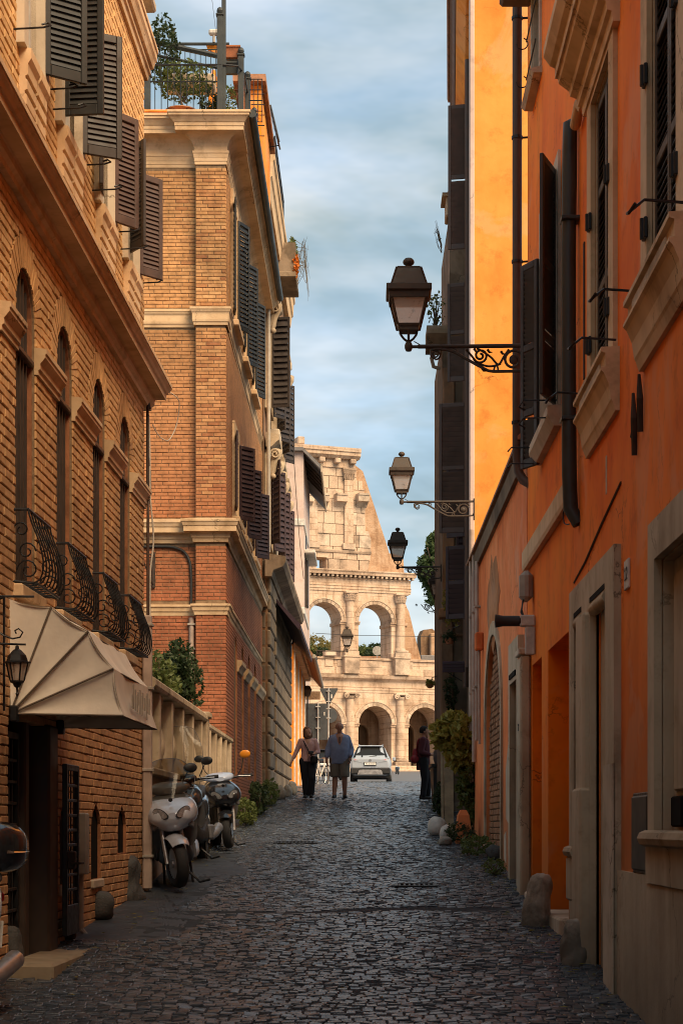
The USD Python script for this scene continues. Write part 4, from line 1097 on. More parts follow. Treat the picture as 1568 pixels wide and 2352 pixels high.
part(t, 'arm', MB().tube([(0, -.05, .34), (-.22, -.34, .34)], .018, 6).tube([(0, -.05, -.2), (-.2, -.32, .30)], .014, 6).tube([(-.22, -.34, .26), (-.22, -.34, .52)], .02, 6), 'iron_rust')
part(t, 'chain', MB().tube([(-.22, -.34, .3), (-.23, -.34, -.5), (-.22, -.34, -1.2)], .010, 5), 'iron')
part(t, 'hook', MB().lathe([(.0, -1.55), (.09, -1.5), (.05, -1.3), (.0, -1.2)], 8, trn(-.22, -.34, 0)), 'iron')
t = thing('cable_duct', 'dark cable curving across the red brick bay and down to a pale pipe', 'cable', (X2, Y2, 0), 0)
part(t, 'cable', MB().tube(smooth_path([(-1.6, .13, 7.04), (-1.1, .12, 7.05), (-.80, .12, 6.97), (-.66, .12, 6.70), (-.645, .12, 6.3), (-.65, .12, 5.99)], 30), .026, 7), 'cable_black', True)
part(t, 'pipe', MB().tube([(-.64, .12, 5.74), (-.64, .12, 4.55)], .05, 9), 'pipe_pale', True)
for z in (5.6, 5.15):
    part(t, 'clip', MB().cbox(-.71, -.57, .06, .15, z, z + .035, .004), 'pipe_grey')

# ------------------------------------------------------------------ rusticated palace beyond
A3 = 89.75
X3, Y3 = -2.22, 44.7
B3 = thing('rusticated_palace', 'dark palace with heavy rusticated stone courses and carved window brackets', 'building', (X3, Y3, 0), A3)
T3 = None
D3 = 12.4
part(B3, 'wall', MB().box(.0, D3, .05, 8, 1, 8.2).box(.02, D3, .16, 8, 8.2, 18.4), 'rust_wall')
rows = 14
z0, hz = 2.5, .427
for r in range(rows):
    za, zb = z0 + r * hz, z0 + (r + 1) * hz - .045
    cuts = [0.0] + list(np.arange(.62 if r % 2 else 1.05, D3, 1.05)) + [D3]
    for a, b in zip(cuts[:-1], cuts[1:]):
        if b - a > .2:
            if 2.0 < (a + b) / 2 < 3.0 and 3.0 < za < 6.4:
                continue
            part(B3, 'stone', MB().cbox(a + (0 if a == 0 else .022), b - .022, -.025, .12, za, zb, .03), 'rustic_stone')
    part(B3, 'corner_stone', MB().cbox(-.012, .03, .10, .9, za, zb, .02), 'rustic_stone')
part(B3, 'base_course', MB().cbox(-.03, D3, -.06, .1, 1.8, 2.46, .03), 'rustic_stone')
part(B3, 'cornice_band', MB().extr([(.1, 8.0), (-.06, 8.0), (-.10, 8.15), (-.34, 8.24), (-.40, 8.36), (-.40, 8.48), (.1, 8.56)], -.30, D3), 'dark_wall')
part(B3, 'shop_awning', MB().extr([(.06, 7.9), (.06, 7.82), (-.60, 7.02), (-.66, 7.02), (-.66, 7.14)], 2.6, 12.0), 'sign_plum')
UP = trn(0, .06, 0)
for k in range(3):
    a = .75 + k * 2.85
    for z0_, z1_ in ((8.9, 11.0), (12.3, 14.6)):
        wn = part(B3, 'window', MB().box(a, a + 1.0, .04, .06, z0_, z1_), 'window_glass', mat4=UP)
        part(wn, 'frame', MB().face(sg.box(a - .26, z0_ - .02, a + 1.26, z1_ + .24).difference(sg.box(a, z0_, a + 1.0, z1_)), -.05, .085), 'weathered_stone', mat4=UP)
        part(wn, 'hood', MB().extr([(.05, z1_ + .28), (-.08, z1_ + .28), (-.20, z1_ + .40), (-.27, z1_ + .45), (-.27, z1_ + .58), (.05, z1_ + .64)], a - .42, a + 1.42), 'weathered_stone', mat4=UP)
        for xk in (a - .25, a + 1.25):
            br = MB().tube([(xk, q, z) for q, z in [(-.06, z1_ - .42), (-.10, z1_ - .30), (-.13, z1_ - .10), (-.22, z1_ + .12), (-.25, z1_ + .24)]], [.06, .09, .10, .13, .10], 7)
            br.tube([(xk - .14, -.17 + p, z1_ + .10 + q) for p, q in spiral((0, 0), .13, .03, 0, 1.6, 20)], .025, 5)
            br.ball((xk - .05, -.12, z1_ - .44), .075, 1)
            part(wn, 'bracket', br, 'weathered_stone', 40, mat4=UP)
        for hx, an in ((a - .45 if False else a, -100 if k == 0 and z0_ > 12 else -150), (a + 1.0, -36)):
            shutter(B3, hx, -.07, an, .46, z0_ + .03, z1_ - .03, 'shutter_plum' if z0_ < 12 else 'shutter_dark', pitch=.14, T=UP)
part(B3, 'pilaster', MB().cbox(2.15, 2.95, -.12, .12, 8.56, 11.7, .02).cbox(2.08, 3.02, -.20, .1, 11.71, 12.1, .03), 'trim_grey', mat4=UP)
part(B3, 'upper_cornice', MB().extr([(.12, 17.5), (-.04, 17.5), (-.08, 17.8), (-.12, 17.84), (-.14, 18.2), (-.18, 18.24), (-.18, 18.42), (.1, 18.46)], .0, D3), 'trim_stone', mat4=UP)
part(B3, 'iron_balcony', MB().tube([(.8, -.02, 18.46), (.8, -.08, 19.1), (5.6, -.08, 19.1)], .02, 5).tube([(.8, -.08, 18.5), (5.6, -.08, 18.5)], .018, 5), 'iron')
m = MB()
for i in range(17):
    m.tube([(.8 + i * .3, -.08, 18.5), (.8 + i * .3, -.08, 19.1)], .012, 4)
part(B3, 'balcony_bars', m, 'iron')
part(B3, 'downpipe', MB().tube([(-.14, .02, 8.6), (-.14, .02, 18.0)], .045, 8), 'pipe_grey', True)
part(B3, 'balcony', MB().cbox(5.6, 7.6, -.42, .2, 17.05, 17.2, .02).box(5.62, 7.58, -.40, -.37, 17.2, 18.0).box(5.62, 5.65, -.37, .1, 17.2, 18.0), 'dark_wall')
def at3(s, y, z):
    p = frame_of((X3, Y3, 0), A3) @ np.array([s, y, z, 1.0]); return tuple(p[:3])
plant('balcony_creeper', 'dry creeper with orange flowers on the top balcony of the palace', at3(6.6, -.28, 17.2), (.16, .85, .62), 700, .12, 61, 'leaf_olive', clump=4)
plant('balcony_creeper', 'orange flowers hanging on the palace balcony below the dry creeper', at3(5.75, -.40, 17.0), (.10, .25, .40), 160, .10, 62, 'flower_orange', clump=3)
t = thing('bare_twigs', 'thin bare twigs trailing from the palace balcony into the sky', 'plant', at3(7.0, -.38, 17.6), 0)
m = MB(); g_ = np.random.default_rng(9)
for i in range(26):
    a = g_.uniform(-1.2, 1.2); L = g_.uniform(.35, 1.0)
    m.tube([(0, g_.uniform(-.8, .8), g_.uniform(-.3, .9)), (.1 + .15 * L, g_.uniform(-.8, .8), g_.uniform(-.2, .8)), (.12 + .25 * L, g_.uniform(-.8, .8), g_.uniform(-.9, .9))], [.008, .006, .003], 4)
part(t, 'twigs', m, 'dry_stem')

# ------------------------------------------------------------------ pink house and small orange-lit house closing the left side
Y4 = 75.0
B4 = thing('pink_house', 'pale pink rendered house with a projecting tiled eave', 'building', (xpx(697, Y4), Y4, 0), 0)
zt4 = zpx(1036, Y4)
part(B4, 'wall', MB().box(-7, 0, 0, 9, 2.5, zt4), 'pink_plaster')
for y_ in (1192, 1395):
    z_ = zpx(y_, Y4)
    part(B4, 'string_band', MB().cbox(-7, .05, -.05, 6, z_ - .28, z_, .02), 'marble')
part(B4, 'roof', MB().extr([(-.25, zt4 + .12), (9.3, zt4 + .12), (9.3, zt4 - .02), (-.25, zt4 - .02)], -7, -.02).add([(-.02, -.2, zt4 + .12), (.72, -.25, zt4 - .62), (.72, 9.3, zt4 - .62), (-.02, 9.3, zt4 + .12), (-.02, -.2, zt4 - .03), (.72, -.25, zt4 - .80), (.72, 9.3, zt4 - .80), (-.02, 9.3, zt4 - .03)], [(0, 1, 2, 3), (7, 6, 5, 4), (0, 4, 5, 1), (1, 5, 6, 2), (2, 6, 7, 3)]), 'roof_grey')
part(B4, 'fascia', MB().cbox(.70, .76, -.28, 9.3, zt4 - .92, zt4 - .56, .02), 'weathered_stone')
for k in range(6):
    part(B4, 'rafter', MB().add([(0, .3 + k * .9, zt4 - .08), (0, .42 + k * .9, zt4 - .08), (.70, .42 + k * .9, zt4 - .82), (.70, .3 + k * .9, zt4 - .82), (0, .3 + k * .9, zt4 - .22), (0, .42 + k * .9, zt4 - .22), (.70, .42 + k * .9, zt4 - .96), (.70, .3 + k * .9, zt4 - .96)], [(0, 3, 2, 1), (4, 5, 6, 7), (0, 4, 7, 3), (1, 2, 6, 5), (2, 3, 7, 6)]), 'wood_dark')
part(B4, 'window', MB().box(.004, .03, 2.5, 3.4, zpx(1300, 77), zpx(1225, 77)), 'window_glass')
part(B4, 'shutter', MB().cbox(.02, .14, 1.6, 2.45, zpx(1395, 77), zpx(1290, 77), .02), 'shutter_dark')
part(B4, 'balcony', MB().cbox(.0, .45, 1.0, 5.0, zpx(1262, 76) - .15, zpx(1262, 76), .03), 'marble')
Y5 = 59.2
X5 = -2.16
B5 = thing('orange_house', 'low orange house with white pilaster strips under a tiled eave', 'building', (X5, Y5, 0), 0)
zt5 = zpx(1486, 60)
part(B5, 'wall', MB().box(-6, 0, .0, 12, 2, zt5), 'hut_orange')
for k, yy_ in enumerate((.06, 3.6, 7.2, 10.8)):
    part(B5, 'pilaster', MB().cbox(-.02, .045, yy_, yy_ + .30, 2.5, zt5 - .02, .01), 'marble')
e = 1.02
part(B5, 'eave', MB().add([(-.2, -.4, zt5 + .62), (.62, -.4, zt5 - .32), (.62, 12.4, zt5 - .32), (-.2, 12.4, zt5 + .62), (-.2, -.4, zt5 + .46), (.62, -.4, zt5 - .50), (.62, 12.4, zt5 - .50), (-.2, 12.4, zt5 + .46)], [(0, 1, 2, 3), (7, 6, 5, 4), (0, 4, 5, 1), (1, 5, 6, 2), (2, 6, 7, 3), (3, 7, 4, 0)]).box(-6, -.2, -.4, 12.4, zt5 + .3, zt5 + .62), 'roof_tile')
part(B5, 'cornice', MB().cbox(-.02, .20, -.05, 12, zt5 - .25, zt5 + .05, .03).cbox(.20, .42, -.05, 12, zt5 - .10, zt5 + .05, .03), 'trim_stone')
part(B5, 'gutter', MB().tube([(.66, -.4, zt5 - .42), (.66, 12.4, zt5 - .42)], .07, 7), 'pipe_grey', True)
# ------------------------------------------------------------------ right: long orange house
XR = 1.80
YE = 19.78
R1 = thing('orange_building', 'saturated orange house with framed windows, stone hoods and closed dark shutters', 'building', (XR, YE, 0), -90)
def sY(Y):
    return YE - Y                     # distance along the wall from its far corner
def rr(Ya, Yb, z0, z1):
    a, b = sorted((sY(Ya), sY(Yb)))
    return sg.box(a, z0, b, z1)
W2 = rr(13.05, 14.05, 5.24, 7.46); W1 = rr(10.25, 11.30, 5.24, 7.46); W3 = rr(16.62, 18.15, 5.72, 7.9); W0 = rr(18.3, 19.1, 9.50, 10.5)
DK = rr(15.88, 17.62, .6, 3.60); DK2 = rr(18.25, 19.25, .8, 3.60); DA = rr(14.50, 15.02, 1.72, 3.58); DB = rr(13.12, 13.98, .75, 3.58); GW = rr(9.75, 10.92, 1.86, 3.50)
hol = [W2, W1, W3, W0, DK, DK2, DA, DB, GW]
def wallwith(x0, x1, z0, z1):
    w = sg.box(x0, z0, x1, z1)
    for q in hol:
        w = w.difference(q)
    return w
near_ = MB().face(wallwith(sY(15.45), 40, -2.0, 11.4), 0, .42)
part(R1, 'near_wall', near_, 'orange_pink')
part(R1, 'far_wall', MB().face(wallwith(0, sY(15.45) - .002, -1, 11.2), .006, .42), 'orange_stucco')
part(R1, 'rear_mass', MB().box(sY(15.45), 40, .43, 10, -2, 11.38).box(.0, sY(15.45) - .01, .43, 10, -1, 11.18), 'orange_stucco')
part(R1, 'eave', MB().extr([(.1, 11.15), (-.30, 11.25), (-.34, 11.36), (.1, 11.40)], -.05, sY(15.45)).extr([(.1, 11.35), (-.30, 11.45), (-.34, 11.56), (.1, 11.60)], sY(15.45), 40), 'roof_tile')
def window(p, y_glass, name='window'):
    a, z0, b, z1 = p.bounds
    return part(R1, name, MB().box(a, b, y_glass, y_glass + .02, z0, z1), 'window_glass')
def surround(wn, p, w, out, mt, top=True, sill=False):
    a, z0, b, z1 = p.bounds
    poly = sg.box(a - w, z0, b + w, z1 + (w if top else 0)).difference(p)
    part(wn, 'frame', MB().face(poly, -out, .06), mt)
    inner = p.difference(p.buffer(-.012, join_style=2))
    part(wn, 'reveal', MB().face(sg.Polygon([(a, z0), (a, z1), (b, z1), (b, z0), (b - .012, z0), (b - .012, z1 - .012), (a + .012, z1 - .012), (a + .012, z0)]), .004, .20), mt)
for p in (W2, W1):
    a, z0, b, z1 = p.bounds
    wn = window(p, .12)
    surround(wn, p, .24, .035, 'trim_stone')
    prof = [(.05, 4.80), (-.03, 4.80), (-.05, 4.86), (-.06, 4.88), (-.075, 4.98), (-.11, 5.06), (-.13, 5.08), (-.13, 5.10), (-.10, 5.105), (-.10, 5.20), (-.13, 5.21), (-.13, 5.24), (.05, 5.25)]
    part(wn, 'sill', MB().extr(prof, a - .34, b + .34), 'trim_stone')
    part(wn, 'sill_panel', MB().cbox(a - .1, b + .1, -.112, -.09, 5.12, 5.19, .008), 'trim_grey')
    hood = [(.05, 7.50), (-.05, 7.50), (-.06, 7.57), (-.09, 7.58), (-.10, 7.64), (-.15, 7.66), (-.16, 7.70), (-.24, 7.76), (-.25, 7.80), (-.27, 7.80), (-.27, 7.88), (-.31, 7.90), (-.36, 7.97), (-.36, 8.04), (.05, 8.12)]
    part(wn, 'hood', MB().extr(hood, a - .36, b + .36), 'trim_stone')
    w_ = (b - a) / 2
    for x in (a, (a + b) / 2 + .004):
        shutter(R1, x + .002, .034, 0, w_ - .006, z0 + .02, z1 - .02, 'shutter_dark', pitch=.052, mid=(z0 + .75, z0 + 1.5))
    for x in (a - .02, b + .02):
        for zz in (z0 + .30, z0 + 1.25):
            part(wn, 'hinge', MB().cbox(x - .05, x + .05, -.055, -.03, zz, zz + .13, .006).tube([(x, -.06, zz), (x, -.06, zz + .13)], .014, 6), 'iron')
    for x in (a - .3, b + .3):
        part(wn, 'shutter_stay', MB().tube([(x, -.02, 5.30), (x + .02, -.26, 5.31), (x + .02, -.31, 5.27), (x + .06, -.36, 5.22), (x + .13, -.36, 5.2), (x + .17, -.33, 5.24)], .009, 5), 'iron')
a, z0, b, z1 = W3.bounds
wn = window(W3, .10)
surround(wn, W3, .12, .02, 'trim_grey')
part(wn, 'sill', MB().extr([(.05, 5.52), (-.06, 5.52), (-.12, 5.62), (-.12, 5.70), (.05, 5.715)], a - .15, b + .15), 'trim_grey')
T_ = None
def rleaf(Yh, Xh, Yo, Xo, z0_, z1_, mt='shutter_dark'):
    hx, hy = sY(Yh), Xh - XR
    ox, oy = sY(Yo), Xo - XR
    shutter(R1, hx, hy, math.degrees(math.atan2(oy - hy, ox - hx)), math.hypot(ox - hx, oy - hy), z0_, z1_, mt, mid=(z0_ + .55, z0_ + 1.2))
rleaf(16.62, 1.76, 16.2, 1.60, 5.74, 7.88)
rleaf(18.15, 1.76, 18.42, 1.62, 5.50, 7.55)
for zz in (5.62, 5.78):
    part(wn, 'shutter_stay', MB().tube([(b + .02, -.02, zz), (b + .0, -.32, zz), (b - .04, -.36, zz - .05), (b - .08, -.30, zz - .07)], .008, 5), 'iron')
    part(wn, 'shutter_stay', MB().tube([(a - .05, -.02, zz - .1), (a - .05, -.30, zz - .1), (a - .0, -.34, zz - .15)], .008, 5), 'iron')
wn = window(W0, .10); surround(wn, W0, .07, .02, 'trim_grey'); a, z0, b, z1 = W0.bounds
part(wn, 'sill', MB().extr([(.05, 9.42), (-.08, 9.42), (-.12, 9.46), (.05, 9.50)], a - .1, b + .1), 'trim_grey')
for zz in (9.75, 10.15):
    part(wn, 'bar', MB().tube([(a - .1, -.06, zz), (b + .1, -.06, zz)], .008, 5).tube([(a - .05, -.06 - q[0], zz - q[1]) for q in spiral((.05, .04), .06, .06, 0, .7, 10)], .007, 4), 'iron')
part(R1, 'shutter_box', MB().cbox(sY(19.3), sY(18.1), -.34, .0, 10.55, 10.95, .03), 'shutter_brown')
# doorways and ground floor
for p, dpt in ((DK, 1.2), (DK2, .5)):
    a, z0, b, z1 = p.bounds
    nic = MB().box(a - .01, b + .01, dpt, dpt + .02, z0, z1)
    dn = part(R1, 'doorway', nic, 'wood_dark')
    part(dn, 'side_wall', MB().box(a - .02, a - .001, .41, dpt, z0, z1).box(b + .001, b + .02, .41, dpt, z0, z1).box(a, b, .41, dpt, z1, z1 + .02), 'orange_stucco')
    part(dn, 'door_leaf', MB().cbox(a + .05, (a + b) / 2 - .01, dpt - .06, dpt - .002, z0 + .1, z1 - .3, .01).cbox((a + b) / 2 + .01, b - .05, dpt - .06, dpt - .002, z0 + .1, z1 - .3, .01), 'wood_dark')
    part(dn, 'step', MB().cbox(a, b, -.08, .4, z0 - .1, float(G(YE - (a + b) / 2)) + .10, .02), 'trim_grey')
a0, b0 = sY(15.36), sY(12.64)
fr = sg.box(a0, .55, b0, 3.86).difference(DA).difference(DB)
sf = part(R1, 'stone_surround', MB().face(fr, -.05, .02), 'plinth_plaster')
for p, nm in ((DA, 'blind_window'), (DB, 'blind_door')):
    a, z0, b, z1 = p.bounds
    part(sf, nm, MB().box(a, b, .035, .05, z0, z1), 'plinth_plaster')
    part(sf, 'slot', MB().box(a + .01, b - .01, -.055, -.02, z1 + .03, z1 + .07), 'dark_room')
    part(sf, 'roll', MB().tube([(a + .02, -.02, z1 - .02), (b - .02, -.02, z1 - .02)], .05, 8), 'plinth_plaster', True)
part(sf, 'pilaster', MB().cbox(sY(14.48), sY(14.02), -.10, -.03, .60, 3.55, .02).cbox(sY(14.5), sY(14.0), -.13, -.03, .5, 2.20, .02), 'plinth_plaster')
part(sf, 'letter_box', MB().cbox(sY(15.0), sY(14.5), -.12, -.04, 1.30, 1.66, .02).tube([(sY(15.02), -.10, 1.70), (sY(14.48), -.10, 1.70)], .045, 8), 'plinth_plaster')
part(sf, 'base_patch', MB().face(sg.box(sY(13.95), .55, sY(12.64), 2.34).difference(DB), -.062, -.045), 'trim_grey')
gw = window(GW, .12, 'ground_window')
surround(gw, GW, .24, .05, 'plinth_plaster')
a, z0, b, z1 = GW.bounds
part(gw, 'panel', MB().box(a, b, .07, .09, z0, z1).cbox(a + .1, b - .1, .05, .08, z0 + .25, z1 - .1, .02), 'plinth_plaster')
part(gw, 'vent', MB().cbox(a + .12, a + .46, .03, .06, z0 + .04, z0 + .22, .01), 'dark_room')
part(gw, 'sill', MB().tube([(a - .28, -.06, 1.83), (b + .3, -.06, 1.83)], .05, 8).box(a - .26, b + .28, -.06, .0, 1.56, 1.79), 'plinth_plaster', 40)
part(R1, 'plinth', MB().face(sg.box(b0 + .003, -2, sY(11.22), 1.60), -.030, .004).face(sg.box(sY(11.215), -2, 40, 1.555), -.050, .004), 'plinth_plaster')
part(R1, 'stone_band', MB().extr([(.0, 4.66), (-.05, 4.66), (-.06, 4.70), (-.06, 4.86), (-.03, 4.90), (.0, 4.90)], .02, sY(15.45)), 'trim_stone')
part(R1, 'wall_anchor', MB().tube([(sY(11.9) + .0, -.02, 4.32), (sY(11.9) + .05, -.03, 4.55), (sY(11.9) + .02, -.03, 4.72)], [.018, .022, .010], 6).tube([(sY(11.65), -.02, 4.42), (sY(11.65) + .05, -.03, 4.62), (sY(11.65) + .02, -.03, 4.78)], [.018, .022, .010], 6).tube([(sY(12.0), -.02, 4.46), (sY(11.9), -.02, 4.52)], .014, 5), 'iron_rust')
part(R1, 'wall_slot', MB().cbox(sY(14.72), sY(14.66), -.012, .0, 5.5, 6.6, .004), 'iron_rust')
part(R1, 'render_joint', MB().tube([(sY(15.4), -.002, 3.96), (sY(14.6), -.006, 4.02), (sY(13.6), -.006, 4.16), (sY(12.62), -.004, 4.28)], .010, 5), 'iron_rust')
part(R1, 'lime_scar', MB().cbox(sY(13.42), sY(13.36), -.004, .0, 4.34, 4.62, .002), 'trim_grey')
def at1(Y, out, z):
    return (XR - out, Y, z)
t = thing('downpipe', 'thick dark green downpipe bowing between the framed windows of the orange house', 'pipe', (XR, 15.10, 0), -90)
part(t, 'pipe', MB().tube([(0, .0, 7.72), (0, -.07, 7.70), (.0, -.075, 7.5), (.01, -.085, 6.6), (.02, -.085, 5.6), (.02, -.08, 4.8), (.03, -.07, 4.52), (.05, -.0, 4.40)], .062, 12), 'pipe_dark', True)
for z in (5.25, 6.9):
    part(t, 'clip', MB().cbox(-.075, .095, -.15, .0, z, z + .03, .004), 'pipe_dark')
t = thing('overflow_spout', 'short pale clay spout poking from the wall beside the dark green pipe', 'spout', (XR, 14.62, 7.66), -90)
part(t, 'pipe', MB().tube([(-.30, -.05, -.03), (.06, -.06, .0), (.10, -.03, -.05)], .045, 10), 'trim_stone', True)
t = thing('downpipe', 'long brown downpipe with a bent foot at the far corner of the orange house', 'pipe', (XR, 19.86, 0), -90)
part(t, 'pipe', MB().tube([(-.02, -.10, 11.5), (-.02, -.10, 8.0), (-.02, -.10, 5.95), (.0, -.085, 5.76), (.05, -.04, 5.66), (.12, .04, 5.60)], .052, 12), 'pipe_brown', True)
for z in (6.3, 8.05, 9.4, 10.7):
    part(t, 'clip', MB().tube([(-.02, -.04, z), (.0, .05, z)], .012, 6).lathe([(.055, 0), (.062, .0), (.062, .03), (.055, .03)], 12, trn(-.02, -.10, z - .015)), 'iron')
t = thing('meter_box', 'tall dark weathered metal cover let into the orange wall', 'meter box', (XR, 11.62, 1.62), -90)
part(t, 'door', MB().cbox(-.32, .32, -.035, .0, .0, .48, .012), 'pipe_dark')
part(t, 'rim', MB().cbox(-.34, .34, -.02, .0, -.02, .005, .006).cbox(-.34, .34, -.02, .0, .475, .50, .006), 'iron')
t = thing('tile_plate', 'small pale marble number tile on the orange wall', 'plate', (XR, 12.30, 3.50), -90)
part(t, 'plate', MB().cbox(-.09, .09, -.018, .0, .0, .20, .005), 'marble')
part(t, 'number', MB().tm(meshkit.text_mesh('12', .085, .003), trn(-.06, -.019, .06) @ rotm((1, 0, 0), math.pi / 2)), 'ink')
t = thing('wall_floodlight', 'dark cylindrical floodlight on a pale mount on the orange wall', 'lamp', (XR, 18.9, 4.03), -90)
part(t, 'mount', MB().cbox(-.05, .05, -.16, .0, -.06, .06, .015).cbox(-.04, .04, -.10, .0, -.35, -.06, .01), 'marble')
part(t, 'housing', MB().lathe([(.05, 0), (.055, .02), (.055, .18), (.07, .26), (.06, .26), (.045, .2), (0, .2)], 12, trn(0, -.15, 0) @ rotm((1, 0, 0), math.pi / 2)), 'black_plastic', 30)
t = thing('wall_siren', 'rounded grey alarm siren with dangling wires on the orange wall', 'siren', (XR, 19.15, 4.42), -90)
part(t, 'housing', MB().cbox(-.10, .10, -.14, .0, -.16, .16, .05), 'pipe_grey', 30)
m = MB(); g_ = np.random.default_rng(4)
for i in range(9):
    m.tube([(g_.uniform(-.08, .08), -.1, -.14), (g_.uniform(-.12, .12), -.12, -.26), (g_.uniform(-.14, .14), -.08, -.40)], .005, 4)
part(t, 'wires', m, 'cable_black')
wire('hook_wire', [(XR - .01, 15.6, 4.60), (XR - .04, 15.75, 4.66), (XR - .05, 15.82, 4.60), (XR - .04, 15.78, 4.52), (XR - .01, 15.68, 4.50)], .006, 'iron', 'thin wire ring on the orange wall beside the dark green pipe', 'wire')

# ------------------------------------------------------------------ low salmon wall-house with a walled-up brick arch
Yb0, Yb1 = YE, 29.4
R2 = thing('low_house', 'low salmon pink house front with a bricked-up arched doorway', 'building', (XR, Yb1, 0), -90)
sb_ = lambda Y: Yb1 - Y
ARC = archpoly(sb_(26.2), sb_(23.3), .9, 3.35, rise=1.15)
DR = sg.box(sb_(21.25), 1.0, sb_(20.35), 3.55)
wl = sg.box(-.0, -1, Yb1 - Yb0 - .004, 6.10).difference(ARC).difference(DR)
part(R2, 'wall', MB().face(wl, .0, .4), 'salmon_stucco')
part(R2, 'rear_mass', MB().box(0, Yb1 - Yb0 - .01, .41, 6, -1, 6.05), 'salmon_stucco')
part(R2, 'coping', MB().extr([(6, 6.1), (-.10, 6.1), (-.10, 6.14), (.0, 6.24), (6, 6.3)], -.02, Yb1 - Yb0 - .01), 'roof_tile')
part(R2, 'eave_band', MB().extr([(0, 5.86), (-.05, 5.86), (-.07, 6.05), (0, 6.09)], 0, Yb1 - Yb0 - .02), 'dark_wall')
part(R2, 'arch_back', MB().box(sb_(26.25), sb_(23.25), .06, .08, .9, 4.6), 'mortar_dark')
br = courses(sb_(26.2), sb_(23.3), 1.3, 4.6, [], h=.085, ln=.26, seed=71)
br = [q for q in br if ARC.buffer(.02).contains(sg.box(*[q[0], q[2], q[1], q[3]]))]
lay(R2, br, 'brick_old', .045, .10, 300, lambda q: -q[0], seed=72, c=.01, jut=.008)
ring = archpoly(sb_(26.2) - .16, sb_(23.3) + .16, .9, 3.35, rise=1.33).difference(ARC.buffer(.003)).difference(sg.box(-5, -5, 30, 1.2))
part(R2, 'stone_arch', MB().face(ring, -.03, .2), 'weathered_stone')
g_ = np.random.default_rng(77)
st_ = [(sb_(24.9) + (1.05 + .35 * g_.random()) * math.cos(q), 4.95 + (.42 + .30 * g_.random()) * math.sin(q)) for q in np.linspace(0, 2 * math.pi, 26)[:-1]]
part(R2, 'arch_stain', MB().face(sg.Polygon(st_).buffer(0).difference(ring), -.004, .01), 'stained_stucco')
part(R2, 'bare_patch', MB().face(sg.Polygon([(sb_(22.6), 2.0), (sb_(22.65), 2.6), (sb_(22.3), 2.9), (sb_(21.9), 2.7), (sb_(22.0), 1.9)]), -.005, .01).face(sg.Polygon([(sb_(22.9), 1.5), (sb_(22.9), 1.8), (sb_(22.6), 1.85), (sb_(22.6), 1.45)]), -.005, .01), 'trim_grey')
dd = part(R2, 'door', MB().cbox(sb_(21.24), sb_(20.36), .22, .27, 1.0, 3.54, .01), 'wood_dark')
part(dd, 'frame', MB().face(sg.box(sb_(21.25) - .2, .9, sb_(20.35) + .22, 4.02).difference(DR), -.07, .05), 'plinth_plaster')
part(dd, 'lintel_slot', MB().cbox(sb_(21.2), sb_(20.4), -.085, -.06, 3.6, 3.66, .005), 'dark_room')
t = thing('stone_jamb', 'tall pale stone jamb with a painted house number at the corner of the orange house', 'door jamb', (XR, 19.55, 0), -90)
part(t, 'jamb', MB().cbox(-.24, .18, -.11, .0, .95, 3.72, .02), 'plinth_plaster')
part(t, 'cap', MB().cbox(-.25, .19, -.13, .0, 3.73, 3.80, .01), 'trim_grey')
part(t, 'number', MB().tm(meshkit.text_mesh('12', .075, .003), trn(-.09, -.112, 2.93) @ rotm((1, 0, 0), math.pi / 2)), 'ink')
for i, (Yp, r_, zt_, mt_) in enumerate(((27.5, .030, 5.9, 'pipe_pale'), (28.2, .034, 6.2, 'pipe_pale'), (28.9, .04, 6.6, 'pipe_pale'))):
    t = thing('riser_pipe', ['thin pale riser pipe nearest the brick arch on the salmon wall', 'middle pale riser pipe on the salmon wall', 'pale riser pipe at the far corner of the salmon wall'][i], 'pipe', (XR, Yp, 0), -90)
    part(t, 'pipe', MB().tube([(0, -.05, 3.2 - .3 * i), (0, -.05, zt_)], r_, 8), mt_, True)
    for z in (4.0, 5.2):
        part(t, 'clip', MB().cbox(-.05, .05, -.09, .0, z, z + .03, .004), 'pipe_grey')
t = thing('junction_box', 'small pink junction box on the salmon wall', 'box', (XR, 26.9, 4.62), -90)
part(t, 'box', MB().cbox(-.12, .12, -.12, .0, -.12, .14, .02), 'salmon_stucco')
part(t, 'cable', MB().tube([(0, -.06, -.12), (0, -.05, -1.5)], .02, 6), 'pipe_pale')

# ------------------------------------------------------------------ tall yellow gable house and dark house at the end
R3a = 90 - math.degrees(math.atan(205 / FPX))
Y3r = 29.42
R3 = thing('yellow_building', 'tall house with a glowing yellow side wall above the low roof', 'building', (XR, Y3r, 0), 0)
part(R3, 'gable_wall', MB().box(0, 9, 0, .30, -1, 16.5), 'yellow_stucco')
T3r = rotm((0, 0, 1), math.radians(R3a)) @ np.diag([1, -1, 1, 1.0])
T3r = rotm((0, 0, 1), math.radians(-90 - math.degrees(math.atan(-205 / FPX)) * 0 - 0)) if False else None
kk = 205 / FPX
def side3(m):
    """street side runs back and slightly away: x = along the depth, y = outward (towards the street)"""
    v, f = m.arrays()
    w = np.stack([kk * v[:, 0] - v[:, 1], v[:, 0] + kk * v[:, 1], v[:, 2]], 1)
    return (w, f[:, ::-1])
def sidepart(name, m, mt, parent=None, **kw):
    v, f = side3(m)
    return part(parent or R3, name, (v, f), mt, **kw)
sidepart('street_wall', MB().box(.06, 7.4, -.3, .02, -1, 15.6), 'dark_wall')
part(R3, 'corner_strip', MB().cbox(-.045, .03, -.02, .3, 4, 15.4, .01), 'pink_plaster')
ev = [(.0, 15.45), (.06, 15.45), (.12, 15.62), (.28, 15.72), (.33, 15.82), (.365, 15.86), (.365, 16.02), (0, 16.1)]
sidepart('eave', MB().extr(ev, -.05, 6.15), 'shutter_brown')
